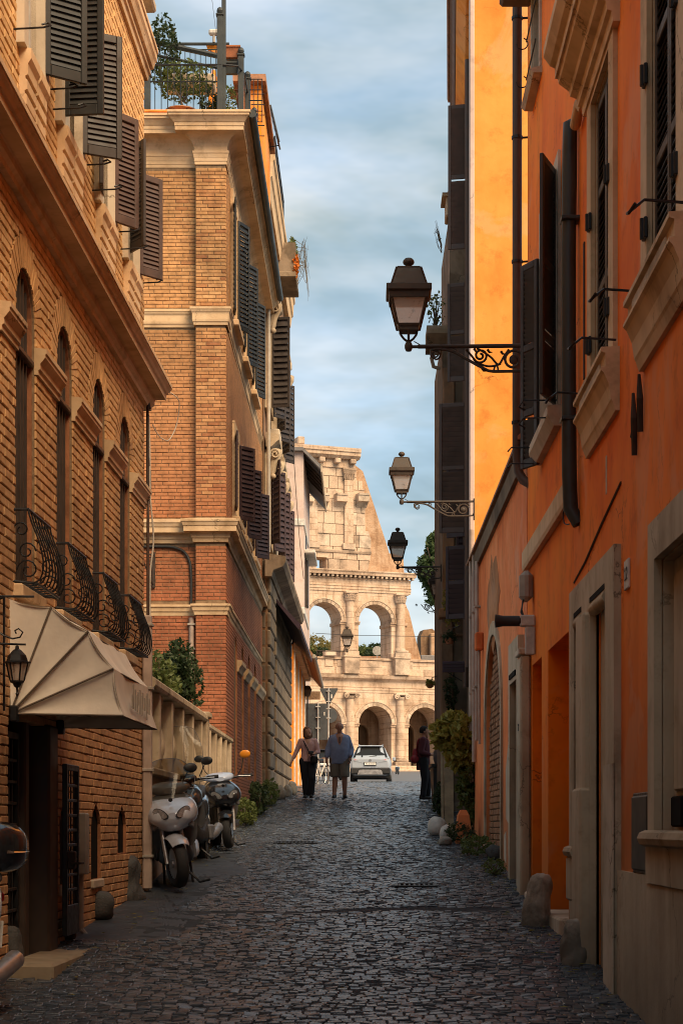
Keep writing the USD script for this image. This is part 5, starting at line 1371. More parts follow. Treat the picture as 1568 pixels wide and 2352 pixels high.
sidepart('eave_soffit', MB().extr([(.02, 15.30), (.10, 15.34), (.26, 15.60), (.06, 15.44)], -.05, 6.1), 'hut_orange')
sidepart('roof_edge', MB().extr([(.33, 16.03), (.40, 16.03), (.42, 16.10), (-.2, 16.3), (-.2, 16.16)], -.05, 6.2), 'roof_tile')
for k, (x0, z0_, z1_, w_, mt_, an) in enumerate(((.9, 11.5, 13.9, .34, 'shutter_brown', 80), (2.1, 9.6, 11.3, .36, 'shutter_brown', 74), (2.2, 7.0, 9.25, .50, 'shutter_brown', 80), (3.9, 7.2, 9.2, .42, 'shutter_plum', 60), (3.0, 5.6, 6.9, .40, 'shutter_plum', 70))):
    T = np.eye(4); T[:3, :3] = np.array([[kk, -1, 0], [1, kk, 0], [0, 0, 1]]) @ np.diag([1, 1, 1])
    n_ = math.sqrt(1 + kk * kk); T[:3, :3] /= n_; T[2, 2] = 1
    wn = sidepart('window', MB().box(x0 + .02, x0 + .9, .021, .03, z0_, z1_), 'window_glass')
    sidepart('frame', MB().box(x0 - .1, x0 + .02, .02, .06, z0_ - .1, z1_ + .1).box(x0 + .9, x0 + 1.0, .02, .06, z0_ - .1, z1_ + .1).box(x0 + .02, x0 + .9, .02, .07, z0_ - .1, z0_), 'weathered_stone', parent=wn)
    shutter(R3, x0 + .0, .06, an, w_, z0_, z1_, mt_, pitch=.085, T=T, mid=((z0_ + z1_) / 2,))
sidepart('drain_pipe', MB().tube([(.35, .07, 4.5), (.35, .07, 14.4)], .05, 8), 'pipe_brown')
sidepart('rain_pipe', MB().tube([(4.6, .07, 4.5), (4.6, .07, 11.0)], .05, 8), 'pipe_brown')
YR4 = 36.7
R4 = thing('dark_house', 'narrow dark weathered house at the end of the right side with a crumbling top', 'building', (xpx(1013, YR4) + .0, YR4, 0), 0)
zq = lambda y: zpx(y, YR4)
part(R4, 'wall', MB().box(.02, 7, 0, 3.8, 0, zq(770)).box(.17, 7, .02, 3.8, zq(770), zq(485)), 'dark_wall')
part(R4, 'stone_pier', MB().cbox(.0, .24, -.06, .5, 1.5, zq(1430), .02).cbox(.03, .27, -.05, .4, zq(1385), zq(845), .02), 'rust_wall')
part(R4, 'ledge', MB().extr([(-.05, zq(800)), (.5, zq(800)), (.5, zq(756)), (-.30, zq(756)), (-.34, zq(765)), (-.34, zq(775))], -.30, .5), 'dark_wall')
part(R4, 'bracket', MB().tube([(-.02, -.1, zq(850)), (-.16, -.1, zq(845)), (-.20, -.1, zq(825)), (-.14, -.1, zq(815)), (-.02, -.1, zq(812))], .04, 7), 'dark_wall')
part(R4, 'chimney', MB().cbox(.10, .36, .1, .7, zq(490), zq(438), .02).cbox(.05, .40, .05, .75, zq(440), zq(447), .01).cbox(.13, .33, .15, .6, zq(440), zq(425), .06), 'weathered_stone')
part(R4, 'string_band', MB().cbox(-.05, .4, -.10, .3, zq(1420), zq(1398), .02).cbox(-.02, .5, -.05, .3, zq(1462), zq(1456), .01), 'rust_wall')
for k, (ya_, yb_) in enumerate(((1270, 1190), (1360, 1290))):
    shutter(R4, .30, -.07, 5, .38, zq(ya_), zq(yb_), 'shutter_plum', pitch=.09)
plant('ledge_weeds', 'wispy dry weeds growing on the crumbling ledge of the dark house', (xpx(1000, YR4), YR4 - .05, zq(760)), (.20, .25, .42), 170, .07, 81, 'leaf_olive', stems=16, clump=3)
t = thing('roof_twigs', 'bare twigs sticking out high on the side of the dark house', 'plant', (xpx(1014, YR4), YR4, zq(560)), 0)
m = MB(); g_ = np.random.default_rng(19)
for i in range(14):
    m.tube([(0, 0, g_.uniform(-.2, .2)), (-.06, 0, g_.uniform(-.1, .3)), (-.05 - g_.uniform(0, .12), 0, g_.uniform(0, .5))], [.008, .006, .003], 4)
part(t, 'twigs', m, 'dry_stem')
# ------------------------------------------------------------------ ruined amphitheatre across the square
YC0 = 229.0
XC0 = xpx(803, YC0)
TC = math.radians(20.9)
cT, sT = math.cos(TC), math.sin(TC)
CO = thing('ruined_amphitheatre', 'huge ruined travertine amphitheatre with stacked arches and a sloping brick buttress', 'ruin', (XC0, YC0, 0), 20.9)
def cq(px, py):
    a = (px - CX) / FPX
    u = (a * YC0 - XC0) / (cT - a * sT)
    Y = YC0 + u * sT
    return u, EYE + (HY - py) / FPX * Y
def c5(cx, cy):
    return cq(643 + .2519 * cx, 992 + .2519 * cy)
def c6(cx, cy):
    return cq(643 + .2519 * cx, 1469.8 + .2519 * cy)
ZG = 8.5
zb, zpl, zsp1, zcr1, zar1, zco1, zat = 8.9, 10.8, 14.9, 17.2, 18.8, 21.0, 22.9
zim, zcr2, zar2, zco2, zled, ztop, zcap = 27.7, 30.2, 31.4, 34.0, 36.5, 48.0, 49.3
bay = 6.35 / cT
uc = [-3 * bay, -2 * bay, -bay, 0.0, c5(1092, 1500)[0], c5(1092, 1500)[0] + bay, c5(1092, 1500)[0] + 2 * bay, c5(1092, 1500)[0] + 3 * bay]
bay = uc[4]
hw = 2.22
lower, upper_ = [], []
for i in range(-3, 5):
    c = bay * (i + .5)
    lower.append((c - hw, c + hw))
    if i <= 0:
        upper_.append((c - hw, c + hw))
UR = bay + .72
# lower storey
def arches_out(x0, x1, z0, z1, ar, base, sp):
    w = sg.box(x0, z0, x1, z1)
    for a, b in ar:
        w = w.difference(archpoly(a, b, base - .5, sp, 18))
    return w
part(CO, 'lower_arcade', MB().face(arches_out(-24, 32, ZG, zar1, lower, ZG, zsp1), 0, 4.2), 'ruin_stone')
part(CO, 'lower_entablature', MB().extr([(4, zar1), (-.05, zar1), (-.05, zar1 + .28), (-.10, zar1 + .30), (-.10, zar1 + .62), (-.16, zar1 + .66), (-.02, zar1 + .70), (-.02, zar1 + 1.45), (-.12, zar1 + 1.50), (-.25, zar1 + 1.62), (-.55, zar1 + 1.75), (-.62, zar1 + 1.95), (-.66, zar1 + 2.18), (4, zar1 + 2.22)], -24, 32), 'ruin_stone')
part(CO, 'lower_attic', MB().box(-24, 32, .12, 4.0, zco1 + .03, zat).extr([(4.1, zat + .002), (-.12, zat + .002), (-.14, zat + .26), (4.1, zat + .28)], -24, 32), 'ruin_stone')
part(CO, 'plinth_step', MB().cbox(-24, 32, -1.4, .3, ZG - .5, 9.6, .08).cbox(-24, 32, -2.6, -1.38, ZG - .6, 9.1, .08), 'ruin_stone')
for i, (a, b) in enumerate(lower):
    c = (a + b) / 2
    ring = archpoly(a - .55, b + .55, zsp1 - .02, zsp1, 18).difference(archpoly(a, b, zsp1 - 1, zsp1, 18)).intersection(sg.box(a - 2, zsp1, b + 2, 99))
    av = part(CO, 'archivolt', MB().face(ring, -.16, .02).face(archpoly(a - .68, b + .68, zsp1, zsp1, 18).difference(archpoly(a - .50, b + .50, zsp1 - 1, zsp1, 18)).intersection(sg.box(a - 2, zsp1, b + 2, 99)), -.24, .0), 'ruin_stone')
    for k in range(11):
        t0, t1 = math.pi * k / 11 + .012, math.pi * (k + 1) / 11 - .012
        part(av, 'voussoir', MB().face(sg.Polygon([(c + (hw + .01) * math.cos(t0), zsp1 + (hw + .01) * math.sin(t0)), (c + (hw + .44) * math.cos(t0), zsp1 + (hw + .44) * math.sin(t0)), (c + (hw + .44) * math.cos(t1), zsp1 + (hw + .44) * math.sin(t1)), (c + (hw + .01) * math.cos(t1), zsp1 + (hw + .01) * math.sin(t1))]), -.20, .0), 'travertine')
    for x0, x1 in ((a - .62, a + .10), (b - .10, b + .62)):
        part(CO, 'impost', MB().extr([(3.8, zsp1 - .36), (-.10, zsp1 - .36), (-.12, zsp1 - .22), (-.24, zsp1 - .12), (-.24, zsp1), (3.8, zsp1 + .001)], x0, x1), 'ruin_stone')
    part(CO, 'gallery_back', MB().box(a - .8, b + .8, 8.0, 8.1, ZG, 19), 'ruin_dark')
    part(CO, 'gallery_arch', MB().face(arches_out(a - .8, b + .8, ZG, 18.6, [(c - .2 if i % 2 else c - 1.0, c + 1.6 if i % 2 else c + 1.2)], ZG, 14.2), 6.4, 7.0), 'ruin_brick')
    part(CO, 'gallery_vault', MB().box(a - 1.0, b + 1.0, 4.21, 8.1, 18.0, 18.3), 'ruin_brick')
    part(CO, 'gallery_wall', MB().box(a - 1.02, a - .6, 4.22, 8.1, ZG, 18.0), 'ruin_brick')
def column(u, z0, z1, kind, r=.62):
    m = MB().lathe([(r * 1.0, z0 + .55), (r, z0 + .6), (r * .98, z0 + (z1 - z0) * .4), (r * .86, z1 - .9)], 16, trn(u, -.10, 0))
    p = part(CO, 'half_column', m, 'ruin_stone', 40)
    part(p, 'base', MB().cbox(u - r * 1.35, u + r * 1.35, -.10 - r * 1.35, .05, z0, z0 + .28, .04).lathe([(r * 1.3, z0 + .28), (r * 1.3, z0 + .36), (r * 1.1, z0 + .44), (r * 1.15, z0 + .50), (r * 1.02, z0 + .56)], 14, trn(u, -.10, 0)), 'travertine', 40)
    cp = MB()
    if kind == 'ionic':
        cp.lathe([(r * .9, z1 - .9), (r * 1.05, z1 - .7), (r * 1.1, z1 - .5)], 14, trn(u, -.10, 0)).cbox(u - r * 1.3, u + r * 1.3, -.10 - r * 1.2, .05, z1 - .28, z1 - .02, .05)
        for s in (-1, 1):
            cp.tube([(u + s * r * 1.15 + p_, -.10 - r * 1.15, z1 - .52 + q) for p_, q in spiral((0, 0), .34, .06, 0, 1.5, 20)], .10, 5)
    else:
        cp.lathe([(r * .88, z1 - 1.25), (r * .95, z1 - 1.0), (r * 1.0, z1 - .7), (r * 1.35, z1 - .32)], 14, trn(u, -.10, 0)).cbox(u - r * 1.4, u + r * 1.4, -.10 - r * 1.35, .05, z1 - .30, z1 - .02, .05)
        for row_, (zz, rr_, n_) in enumerate(((z1 - 1.15, r * 1.05, 9), (z1 - .80, r * 1.18, 9))):
            for k in range(n_):
                a_ = math.pi + math.pi * (k + .5) / n_
                cp.tube([(u + rr_ * .9 * math.cos(a_), -.1 + rr_ * .9 * math.sin(a_), zz), (u + rr_ * 1.02 * math.cos(a_), -.1 + rr_ * 1.02 * math.sin(a_), zz + .26), (u + rr_ * 1.22 * math.cos(a_), -.1 + rr_ * 1.22 * math.sin(a_), zz + .30)], [.14, .12, .05], 4)
    part(p, 'capital', cp, 'travertine')
    return p
for i in range(-3, 5):
    u = bay * i
    column(u, zpl - .7, zar1 - .004, 'ionic')
    part(CO, 'column_plinth', MB().cbox(u - 1.05, u + 1.05, -1.15, .02, ZG, zpl - .72, .06), 'travertine')
# upper arcade: a single screen wall with the sky behind
part(CO, 'upper_arcade', MB().face(arches_out(-24, UR, zat + .285, zar2, upper_, zat + .3, zim), .02, 3.7), 'ruin_stone')
for i, (a, b) in enumerate(upper_):
    c = (a + b) / 2
    clip = sg.box(a - 2, zim, b + 2, 99)
    av = part(CO, 'archivolt', MB().face(archpoly(a - .62, b + .62, zim, zim, 18).difference(archpoly(a - .44, b + .44, zim - 1, zim, 18)).intersection(clip), -.20, .03), 'ruin_stone')
    for k in range(13):
        t0, t1 = math.pi * k / 13 + .010, math.pi * (k + 1) / 13 - .010
        part(av, 'voussoir', MB().face(sg.Polygon([(c + (hw + .01) * math.cos(t0), zim + (hw + .01) * math.sin(t0)), (c + (hw + .40) * math.cos(t0), zim + (hw + .40) * math.sin(t0)), (c + (hw + .40) * math.cos(t1), zim + (hw + .40) * math.sin(t1)), (c + (hw + .01) * math.cos(t1), zim + (hw + .01) * math.sin(t1))]), -.15, .03), 'travertine')
    for x0, x1 in ((a - .62, a + .16), (b - .16, b + .62)):
        part(CO, 'impost', MB().extr([(3.72, zim - .42), (-.06, zim - .42), (-.08, zim - .26), (-.22, zim - .14), (-.22, zim), (3.72, zim + .001)], x0, x1), 'ruin_stone')
for i in range(-3, 2):
    u = bay * i
    column(u, zat + 1.0, zar2 - .004, 'corinthian', .60)
    part(CO, 'pedestal', MB().cbox(u - 1.0, u + 1.0, -.95, .10, zco1 + .05, zat + .2, .05).cbox(u - 1.12, u + 1.12, -1.05, .12, zat + .2, zat + .42, .05).cbox(u - .95, u + .95, -.9, .1, zat + .42, zat + .99, .05), 'travertine')
UE = c5(1190, 1400)[0]
part(CO, 'upper_entablature', MB().extr([(3.6, zar2), (-.08, zar2), (-.08, zar2 + .30), (-.14, zar2 + .32), (-.14, zar2 + .62), (-.22, zar2 + .68), (-.04, zar2 + .72), (-.04, zar2 + 1.55), (-.20, zar2 + 1.62), (-.22, zar2 + 1.70), (3.6, zar2 + 1.72)], -24, UE), 'ruin_stone')
part(CO, 'cornice', MB().extr([(3.6, zco2 - .56), (-.70, zco2 - .56), (-.74, zco2 - .30), (-.86, zco2 - .12), (-.86, zco2 + .02), (3.6, zco2 + .10)], -24, UE + .5), 'ruin_stone')
for k in range(58):
    u = -23.6 + k * .6
    if u < UE + .2:
        part(CO, 'dentil', MB().cbox(u, u + .30, -.62, -.05, zar2 + 1.73, zco2 - .565, .03), 'travertine')
# attic wall of large blocks with pilasters, corbels, a window and a ragged edge
edge = [c5(x, y) for x, y in ((680, 150), (680, 350), (700, 352), (700, 440), (752, 446), (755, 515), (775, 520), (780, 905), (808, 908), (830, 980), (830, 1100), (818, 1240), (790, 1270))]
wa_, wb_ = c5(330, 1200)[0], c5(430, 1200)[0]
wz0, wz1 = c5(380, 1250)[1], c5(380, 1140)[1]
outline = sg.Polygon([(-24, zco2)] + [(-24, zcap - .6)] + edge).buffer(0)
outline = outline.difference(sg.box(wa_, wz0, wb_, wz1))
part(CO, 'attic_wall', MB().face(outline, .35, 3.0), 'ruin_stone')
g_ = np.random.default_rng(91)
zs = [zco2 + .12]
while zs[-1] < ztop - .8:
    zs.append(zs[-1] + g_.uniform(1.15, 1.62))
blocks = []
for r in range(len(zs) - 1):
    x = -12.0 - g_.uniform(0, 1.5)
    while x < 12:
        w = g_.uniform(1.2, 2.9)
        q = sg.box(x, zs[r], x + w, zs[r + 1]).buffer(-.035, join_style=2).intersection(outline)
        if not q.is_empty and q.area > .25:
            for p in getattr(q, 'geoms', [q]):
                if p.area > .2:
                    blocks.append(p)
        x += w
for p in blocks:
    d = g_.uniform(-.07, .06)
    p = p.simplify(.02)
    part(CO, 'stone_block', MB().face(p, .10 + d, .40), 'travertine')
part(CO, 'ledge', MB().extr([(.5, zled - .28), (-.05, zled - .28), (-.14, zled - .05), (-.14, zled + .06), (.5, zled + .1)], -24, c5(830, 1090)[0]), 'travertine')
for cx in (300, 625):
    u = c5(cx, 700)[0]
    pl = part(CO, 'pilaster', MB().cbox(u - .60, u + .60, -.16, .14, zled + .9, ztop - 2.6, .05), 'ruin_stone')
    part(pl, 'base', MB().cbox(u - .85, u + .85, -.3, .14, zled + .12, zled + .88, .05), 'travertine')
    cp = MB().rloft(u - .62, u + .62, -.18, .2, [(0, ztop - 2.6), (.02, ztop - 2.0), (.22, ztop - 1.45), (.26, ztop - 1.40), (.26, ztop - 1.18)])
    for k in range(5):
        x = u - .6 + k * .3
        cp.tube([(x, -.18, ztop - 2.5), (x, -.28, ztop - 2.0), (x, -.46, ztop - 1.86)], [.12, .12, .05], 4)
    part(pl, 'capital', cp, 'travertine')
for cx in (240, 378, 545, 742):
    u, z = c5(cx, 620)
    part(CO, 'corbel', MB().extr([(.3, z - .95), (.05, z - .9), (-.55, z - .35), (-.95, z - .3), (-.95, z + .42), (-1.05, z + .45), (-1.05, z + .68), (.3, z + .7)], u - .72, u + .72), 'travertine')
EX = c5(712, 180)[0]
part(CO, 'top_frieze', MB().extr([(2.6, ztop - 1.16), (-.08, ztop - 1.16), (-.08, ztop - .7), (-.02, ztop - .65), (-.02, ztop - .1), (2.6, ztop - .1)], -24, c5(684, 300)[0]), 'ruin_stone')
part(CO, 'top_cornice', MB().extr([(2.6, ztop - .095), (-.5, ztop - .095), (-.85, ztop + .18), (-.95, ztop + .22), (-.95, ztop + .62), (-1.1, ztop + .7), (-1.15, zcap - .12), (2.6, zcap)], -24, EX), 'ruin_stone')
for k in range(9):
    u = EX - .9 - k * 2.05
    part(CO, 'modillion', MB().cbox(u - .38, u + .38, -.82, .0, ztop - .72, ztop - .10, .10), 'travertine')
part(CO, 'top_block', MB().cbox(c5(150, 100)[0], c5(212, 100)[0], -.6, 1.6, zcap, zcap + .95, .1), 'travertine')
# brick buttresses
bt = [c5(x, y) for x, y in ((600, 1110), (640, 300), (684, 282), (770, 350), (800, 440), (985, 1010), (1012, 1100), (1140, 1130), (1148, 1290))]
part(CO, 'upper_buttress', MB().face(sg.Polygon([(c5(700, 1290)[0], zco2)] + bt).buffer(0), .62, 3.4), 'ruin_brick')
ub = c5(1130, 1560)
bt2 = [c5(x, y) for x, y in ((1080, 2085), (1080, 1560), (1150, 1562), (1190, 1640), (1240, 1850), (1302, 2086))]
lowb = sg.Polygon(bt2).buffer(0)
part(CO, 'lower_buttress', MB().face(lowb, .5, 3.6), 'ruin_brick')
ha = c5(1190, 1600)
c_ = (c5(1215, 1745)[0], c5(1190, 1745)[1])
ringq = sg.Point(c_).buffer(2.75, 24).difference(sg.Point(c_).buffer(2.25, 24)).intersection(lowb).intersection(sg.box(-99, c_[1], 99, 99))
part(CO, 'half_arch', MB().face(ringq, .36, .6), 'ruin_stone')
part(CO, 'half_impost', MB().cbox(c5(1128, 1745)[0], c5(1172, 1745)[0], .25, .6, c_[1] - .35, c_[1], .05), 'ruin_stone')
# loose blocks on the ledge and the rough lower courses of stone
g_ = np.random.default_rng(95)
for k in range(46):
    u = g_.uniform(-7, 11); w = g_.uniform(.9, 2.1)
    z = zco1 + .06 if g_.random() < .5 else zco1 + .95
    part(CO, 'stone_block', MB().cbox(u, u + w, .02 + g_.uniform(-.06, .05), .16, z, z + .88, .04), 'travertine')
for cx, w in ((430, .9), (1070, 2.2)):
    u, z = c5(cx, 2062)
    part(CO, 'loose_block', MB().cbox(u - w / 2, u + w / 2 + .6, -.5, .6, zat + .29, zat + 1.0, .12), 'travertine')

# ------------------------------------------------------------------ what shows beyond: ruins, pine, wooded hill, round sign
Y6 = 250.0
u0 = xpx(1006, 150)
RU = thing('brick_ruin', 'broken brown brick wall standing right of the amphitheatre', 'ruin', (xpx(978, 252.0), 252.0, 0), 12)
zr = lambda y: zpx(y, 252)
g_ = np.random.default_rng(96)
prof = [(-.9, 8)] + [(-.7, zr(1512)), (-.75, zr(1462)), (-.35, zr(1447)), (.9, zr(1444)), (1.35, zr(1450)), (4, zr(1446)), (9, zr(1452)), (9, 8)]
part(RU, 'wall', MB().face(sg.Polygon(prof), 0, 2.2), 'ruin_dark')
part(RU, 'buttress', MB().cbox(.4, 1.5, -1.0, .02, 8, zr(1456), .12).cbox(1.75, 1.95, -.5, .02, 8, zr(1450), .05), 'ruin_brick')
part(RU, 'parapet', MB().cbox(-1.2, 9, -2.0, -1.1, 8, zr(1508), .1), 'roof_grey')
YP = 128.0
def pine(Y, px, ytop, ybot, w, seed, label):
    zt_, zb_ = zpx(ytop, Y), zpx(ybot, Y)
    g0 = float(G(Y))
    t = thing('pine_tree', label, 'tree', (xpx(px, Y), Y, g0), 0)
    m = MB().tube([(0, 0, -.3), (.15, 0, (zb_ - g0) * .5), (-.1, 0, zb_ - g0 + .5), (.1, 0, (zt_ + zb_) / 2 - g0)], [.42, .34, .28, .12], 8)
    gg = np.random.default_rng(seed)
    for k in range(9):
        a = gg.uniform(0, 6.28)
        m.tube([(0, 0, zb_ - g0 + gg.uniform(-.2, 1.6)), (w * .4 * math.cos(a), w * .4 * math.sin(a), (zt_ + zb_) / 2 - g0 - .4), (w * .75 * math.cos(a), w * .75 * math.sin(a), (zt_ + zb_) / 2 - g0 + gg.uniform(-1, 1.6))], [.14, .09, .04], 5)
    part(t, 'trunk', m, 'bark')
    part(t, 'crown', foliage((0, 0, (zt_ + zb_) / 2 - g0), (w, w, (zt_ - zb_) / 2), 5200, .40, seed, clump=3.4, hollow=.25), 'leaf_pine')
    return t
pine(YP, 1016, 1200, 1412, 1.75, 101, 'tall dark umbrella pine showing beside the end house')
hill = thing('wooded_hill', 'wooded hill showing through the upper arches', 'hill', (0, 420, 0), kind='structure')
hx_ = np.linspace(-70, 70, 41); hy_ = np.linspace(-25, 60, 14)
HX, HY_ = np.meshgrid(hx_, hy_, indexing='ij')
hz_ = 14 + 24 * np.exp(-((HY_ - 20) / 28) ** 2) * (1 - .25 * np.clip((HX + 10) / 40, -1, 1))
part(hill, 'slope', MB().grid(np.stack([HX, HY_, hz_], -1)[::-1]), 'earth')
def htree(px, ytop, Y, r, seed, mt, label):
    zt_ = zpx(ytop, Y)
    t = thing('hill_tree', label, 'tree', (xpx(px, Y), Y, zt_ - r * 2.6), 0, 'trees on the hill seen through the upper arches')
    part(t, 'trunk', MB().tube([(0, 0, -2), (.1, 0, r * 1.0), (0, 0, r * 1.8)], [.35, .28, .12], 6), 'bark')
    part(t, 'crown', foliage((0, 0, r * 1.5), (r * 1.15, r, r * 1.05), 1100, .62, seed, clump=3.2, hollow=.2), mt)
for i, (px, yt, Y, r, mt, lb) in enumerate((
        (716, 1450, 400, 3.4, 'leaf_far', 'russet tree at the left edge of the first upper arch'), (742, 1462, 405, 3.0, 'leaf_far', 'rounded autumn tree in the middle of the first upper arch'), (764, 1470, 402, 2.8, 'leaf_far', 'low autumn tree beside the pier of the first upper arch'),
        (828, 1476, 410, 2.6, 'leaf_olive', 'dull green tree at the left of the second upper arch'), (846, 1474, 404, 2.5, 'leaf_olive', 'dull green tree in the middle of the second upper arch'), (866, 1472, 400, 2.6, 'leaf_dark', 'darker tree at the right of the second upper arch'), (888, 1477, 408, 2.4, 'leaf_olive', 'small tree beside the right pier of the second upper arch'), (704, 1470, 398, 2.8, 'leaf_olive', 'green tree half behind the pink house'), (736, 1484, 396, 2.4, 'leaf_dark', 'low dark tree in front of the russet trees'), (856, 1490, 392, 2.2, 'leaf_dark', 'low dark bush row in the second upper arch'))):
    htree(px, yt, Y, r, 120 + i, mt, lb)
t = thing('round_sign', 'small round white disc on a post seen through the second upper arch', 'sign', (xpx(866, 240), 240, zpx(1516, 240)), 0)
part(t, 'disc', MB().lathe([(0, -.04), (.62, -.04), (.62, .04), (0, .04)], 20, trn(0, 0, 1.2) @ rotm((1, 0, 0), math.pi / 2)), 'marble')
part(t, 'post', MB().tube([(0, .06, -6), (0, .06, 1.3)], .06, 6), 'steel_post')
t = thing('terrace_hut', 'low brown rooftop seen at the foot of the second upper arch', 'building', (xpx(850, 300), 300, 10), 0)
part(t, 'wall', MB().box(-4, 5, 0, 5, 0, zpx(1512, 300) - 10), 'ruin_dark')
part(t, 'roof', MB().extr([(-.5, zpx(1512, 300) - 10), (5.5, zpx(1512, 300) - 10), (5.5, zpx(1508, 300) - 10), (-.5, zpx(1508, 300) - 10)], -4.4, 5.4), 'roof_tile')
# ------------------------------------------------------------------ street lanterns on scrolled wall brackets
def lantern(name, label, loc, rotz, reach, mirror=False, scale=1.0, scroll=True):
    """origin under the lantern on the arm; the arm runs along +x to the wall at x = reach"""
    t = thing(name, label, 'street lamp', loc, rotz, 'wall lanterns along the right side of the street')
    S = scale
    def sc(m):
        v, f = m.arrays(); return (v * S, f)
    body = MB().rloft(-.0, .0, -.0, .0, [(.105, .165), (.105, .20), (.115, .205), (.125, .235)])
    part(t, 'base_tray', sc(body), 'lamp_iron')
    zb_, zt_, rb, rt = .235, .565, .118, .205
    c = [(-1, -1), (1, -1), (1, 1), (-1, 1)]
    for k in range(4):
        (ax, ay), (bx, by) = c[k], c[(k + 1) % 4]
        q = [(ax * rb, ay * rb, zb_), (bx * rb, by * rb, zb_), (bx * rt, by * rt, zt_), (ax * rt, ay * rt, zt_)]
        part(t, 'pane', sc(MB().add(q, [(0, 1, 2, 3)])), 'lamp_glass')
        part(t, 'corner_post', sc(MB().tube([(ax * (rb + .006), ay * (rb + .006), zb_ - .02), (ax * (rt + .006), ay * (rt + .006), zt_ + .02)], .015, 4)), 'lamp_iron')
    part(t, 'collar', sc(MB().rloft(0, 0, 0, 0, [(.200, .50), (.214, .50), (.222, .565), (.24, .57), (.25, .58), (.25, .64), (.225, .65)])), 'lamp_iron')
    part(t, 'roof', sc(MB().rloft(0, 0, 0, 0, [(.195, .65), (.192, .66), (.135, .84), (.128, .845), (.128, .865), (.0, .865)])), 'lamp_iron')
    for sx, sy in c:
        part(t, 'roof_rib', sc(MB().tube([(sx * .195, sy * .195, .652), (sx * .136, sy * .136, .852)], .011, 4)), 'iron_rust')
    part(t, 'finial', sc(MB().lathe([(.045, .865), (.038, .88), (.030, .90), (.045, .915), (.060, .925), (.066, .945), (.060, .965), (.040, .985), (.015, .993), (0, .994)], 14)), 'lamp_iron', 40)
    yk = MB()
    for s in (-1, 1):
        yk.tube([(s * .095, 0, .17), (s * .085, 0, .13), (s * .05, 0, .085), (s * .015, 0, .06)], .014, 6)
        yk.tube([(0, s * .095, .17), (0, s * .085, .13), (0, s * .05, .085), (0, s * .015, .06)], .014, 6)
    yk.lathe([(0, -.055), (.03, -.05), (.044, -.02), (.044, .02), (.03, .05), (.018, .07), (0, .07)], 12)
    part(t, 'yoke', sc(yk), 'lamp_iron', 40)
    L = reach / S
    part(t, 'arm', sc(MB().tube([(.03, 0, .0), (.10, 0, .0), (.11, 0, .0), (L, 0, .012)], [.018, .018, .023, .023], 8).tube([(.06, 0, .06), (.13, 0, .02), (.2, 0, .02)], .006, 4)), 'lamp_iron', True)
    part(t, 'wall_plate', sc(MB().cbox(L - .03, L, -.035, .035, -.36, .07, .008)), 'lamp_iron')
    if scroll:
        m = MB()
        x0 = L - .50
        def P(pts, r=.016):
            m.tube([(a, 0, b) for a, b in pts], r, 5)
        P(smooth_path([(.30, -.13), (.255, -.10), (.25, -.04), (.32, -.02), (.48, -.045), (.62, -.12), (.80, -.22), (.93, -.275), (L - .04, -.265), (L - .01, -.20)], 26), .018)
        P([(.305 + a, -.09 + b) for a, b in spiral((0, 0), .055, .02, 4.5, 1.3, 18)], .011)
        P([(x0 - .10 + a, -.10 + b) for a, b in spiral((0, 0), .085, .018, 3.6, 1.7, 26)], .014)
        P([(x0 + .27 + a, -.15 + b) for a, b in spiral((0, 0), .12, .03, 0.3, 1.5, 28)], .016)
        P(smooth_path([(x0 - .14, -.02), (x0 + .02, -.12), (x0 + .10, -.20), (x0 + .17, -.10), (x0 + .22, -.03)], 16), .013)
        P(smooth_path([(x0 - .26, -.03), (x0 - .20, -.10), (x0 - .12, -.185), (x0 + .0, -.22), (x0 + .13, -.19)], 16), .013)
        P(smooth_path([(x0 + .05, -.26), (x0 + .08, -.20), (x0 + .10, -.27)], 8), .011)
        P([(x0 - .38 + a, -.045 + b) for a, b in spiral((0, 0), .035, .012, 2, 1.2, 14)], .009)
        for a, b in ((x0 - .02, -.03), (x0 - .17, -.02), (x0 + .13, -.05), (x0 - .08, -.24), (x0 + .36, -.03)):
            m.tube([(a, 0, b), (a + .02, 0, b - .03), (a + .055, 0, b - .035)], [.016, .013, .004], 4)
        m.ball((x0 + .27, 0, -.15), (.05, .02, .05), 1)
        part(t, 'scrollwork', (m.arrays()[0] * S, m.arrays()[1]), 'lamp_iron')
    return t
def lamp_at(px, py_arm, Y, xwall_px, label, scale):
    X, Z = xpx(px, Y), zpx(py_arm, Y)
    return lantern('street_lantern', label, (X, Y, Z), 0, xpx(xwall_px, Y) - X, scale=scale)
YL1 = 19.0
lamp_at(938, 796, YL1, 1226, 'largest and nearest wall lantern with dirty panes on a scrolled bracket', .93)
lamp_at(922, 1153, 28.9, 1090, 'second wall lantern at half height in front of the sky', .80)
lamp_at(913, 1303, 36.6, 1014, 'third wall lantern just above the amphitheatre cornice', .80)
lamp_at(1004, 1386, 40.3, 1030, 'half hidden wall lantern at the edge of the dark end house', .80)
t = lantern('street_lantern', 'small wall lantern on a long arm in front of the second pier of the ruin', (xpx(797, 58.5), 58.5, zpx(1496, 58.5)), 180, xpx(797, 58.5) - xpx(727, 58.5), scale=.80, scroll=False)
part(t, 'scroll', MB().tube([(xpx(797, 58.5) - xpx(727, 58.5) - .12 + a, 0, -.10 + b) for a, b in spiral((0, 0), .10, .03, 0, 1.4, 18)], .012, 4), 'lamp_iron')

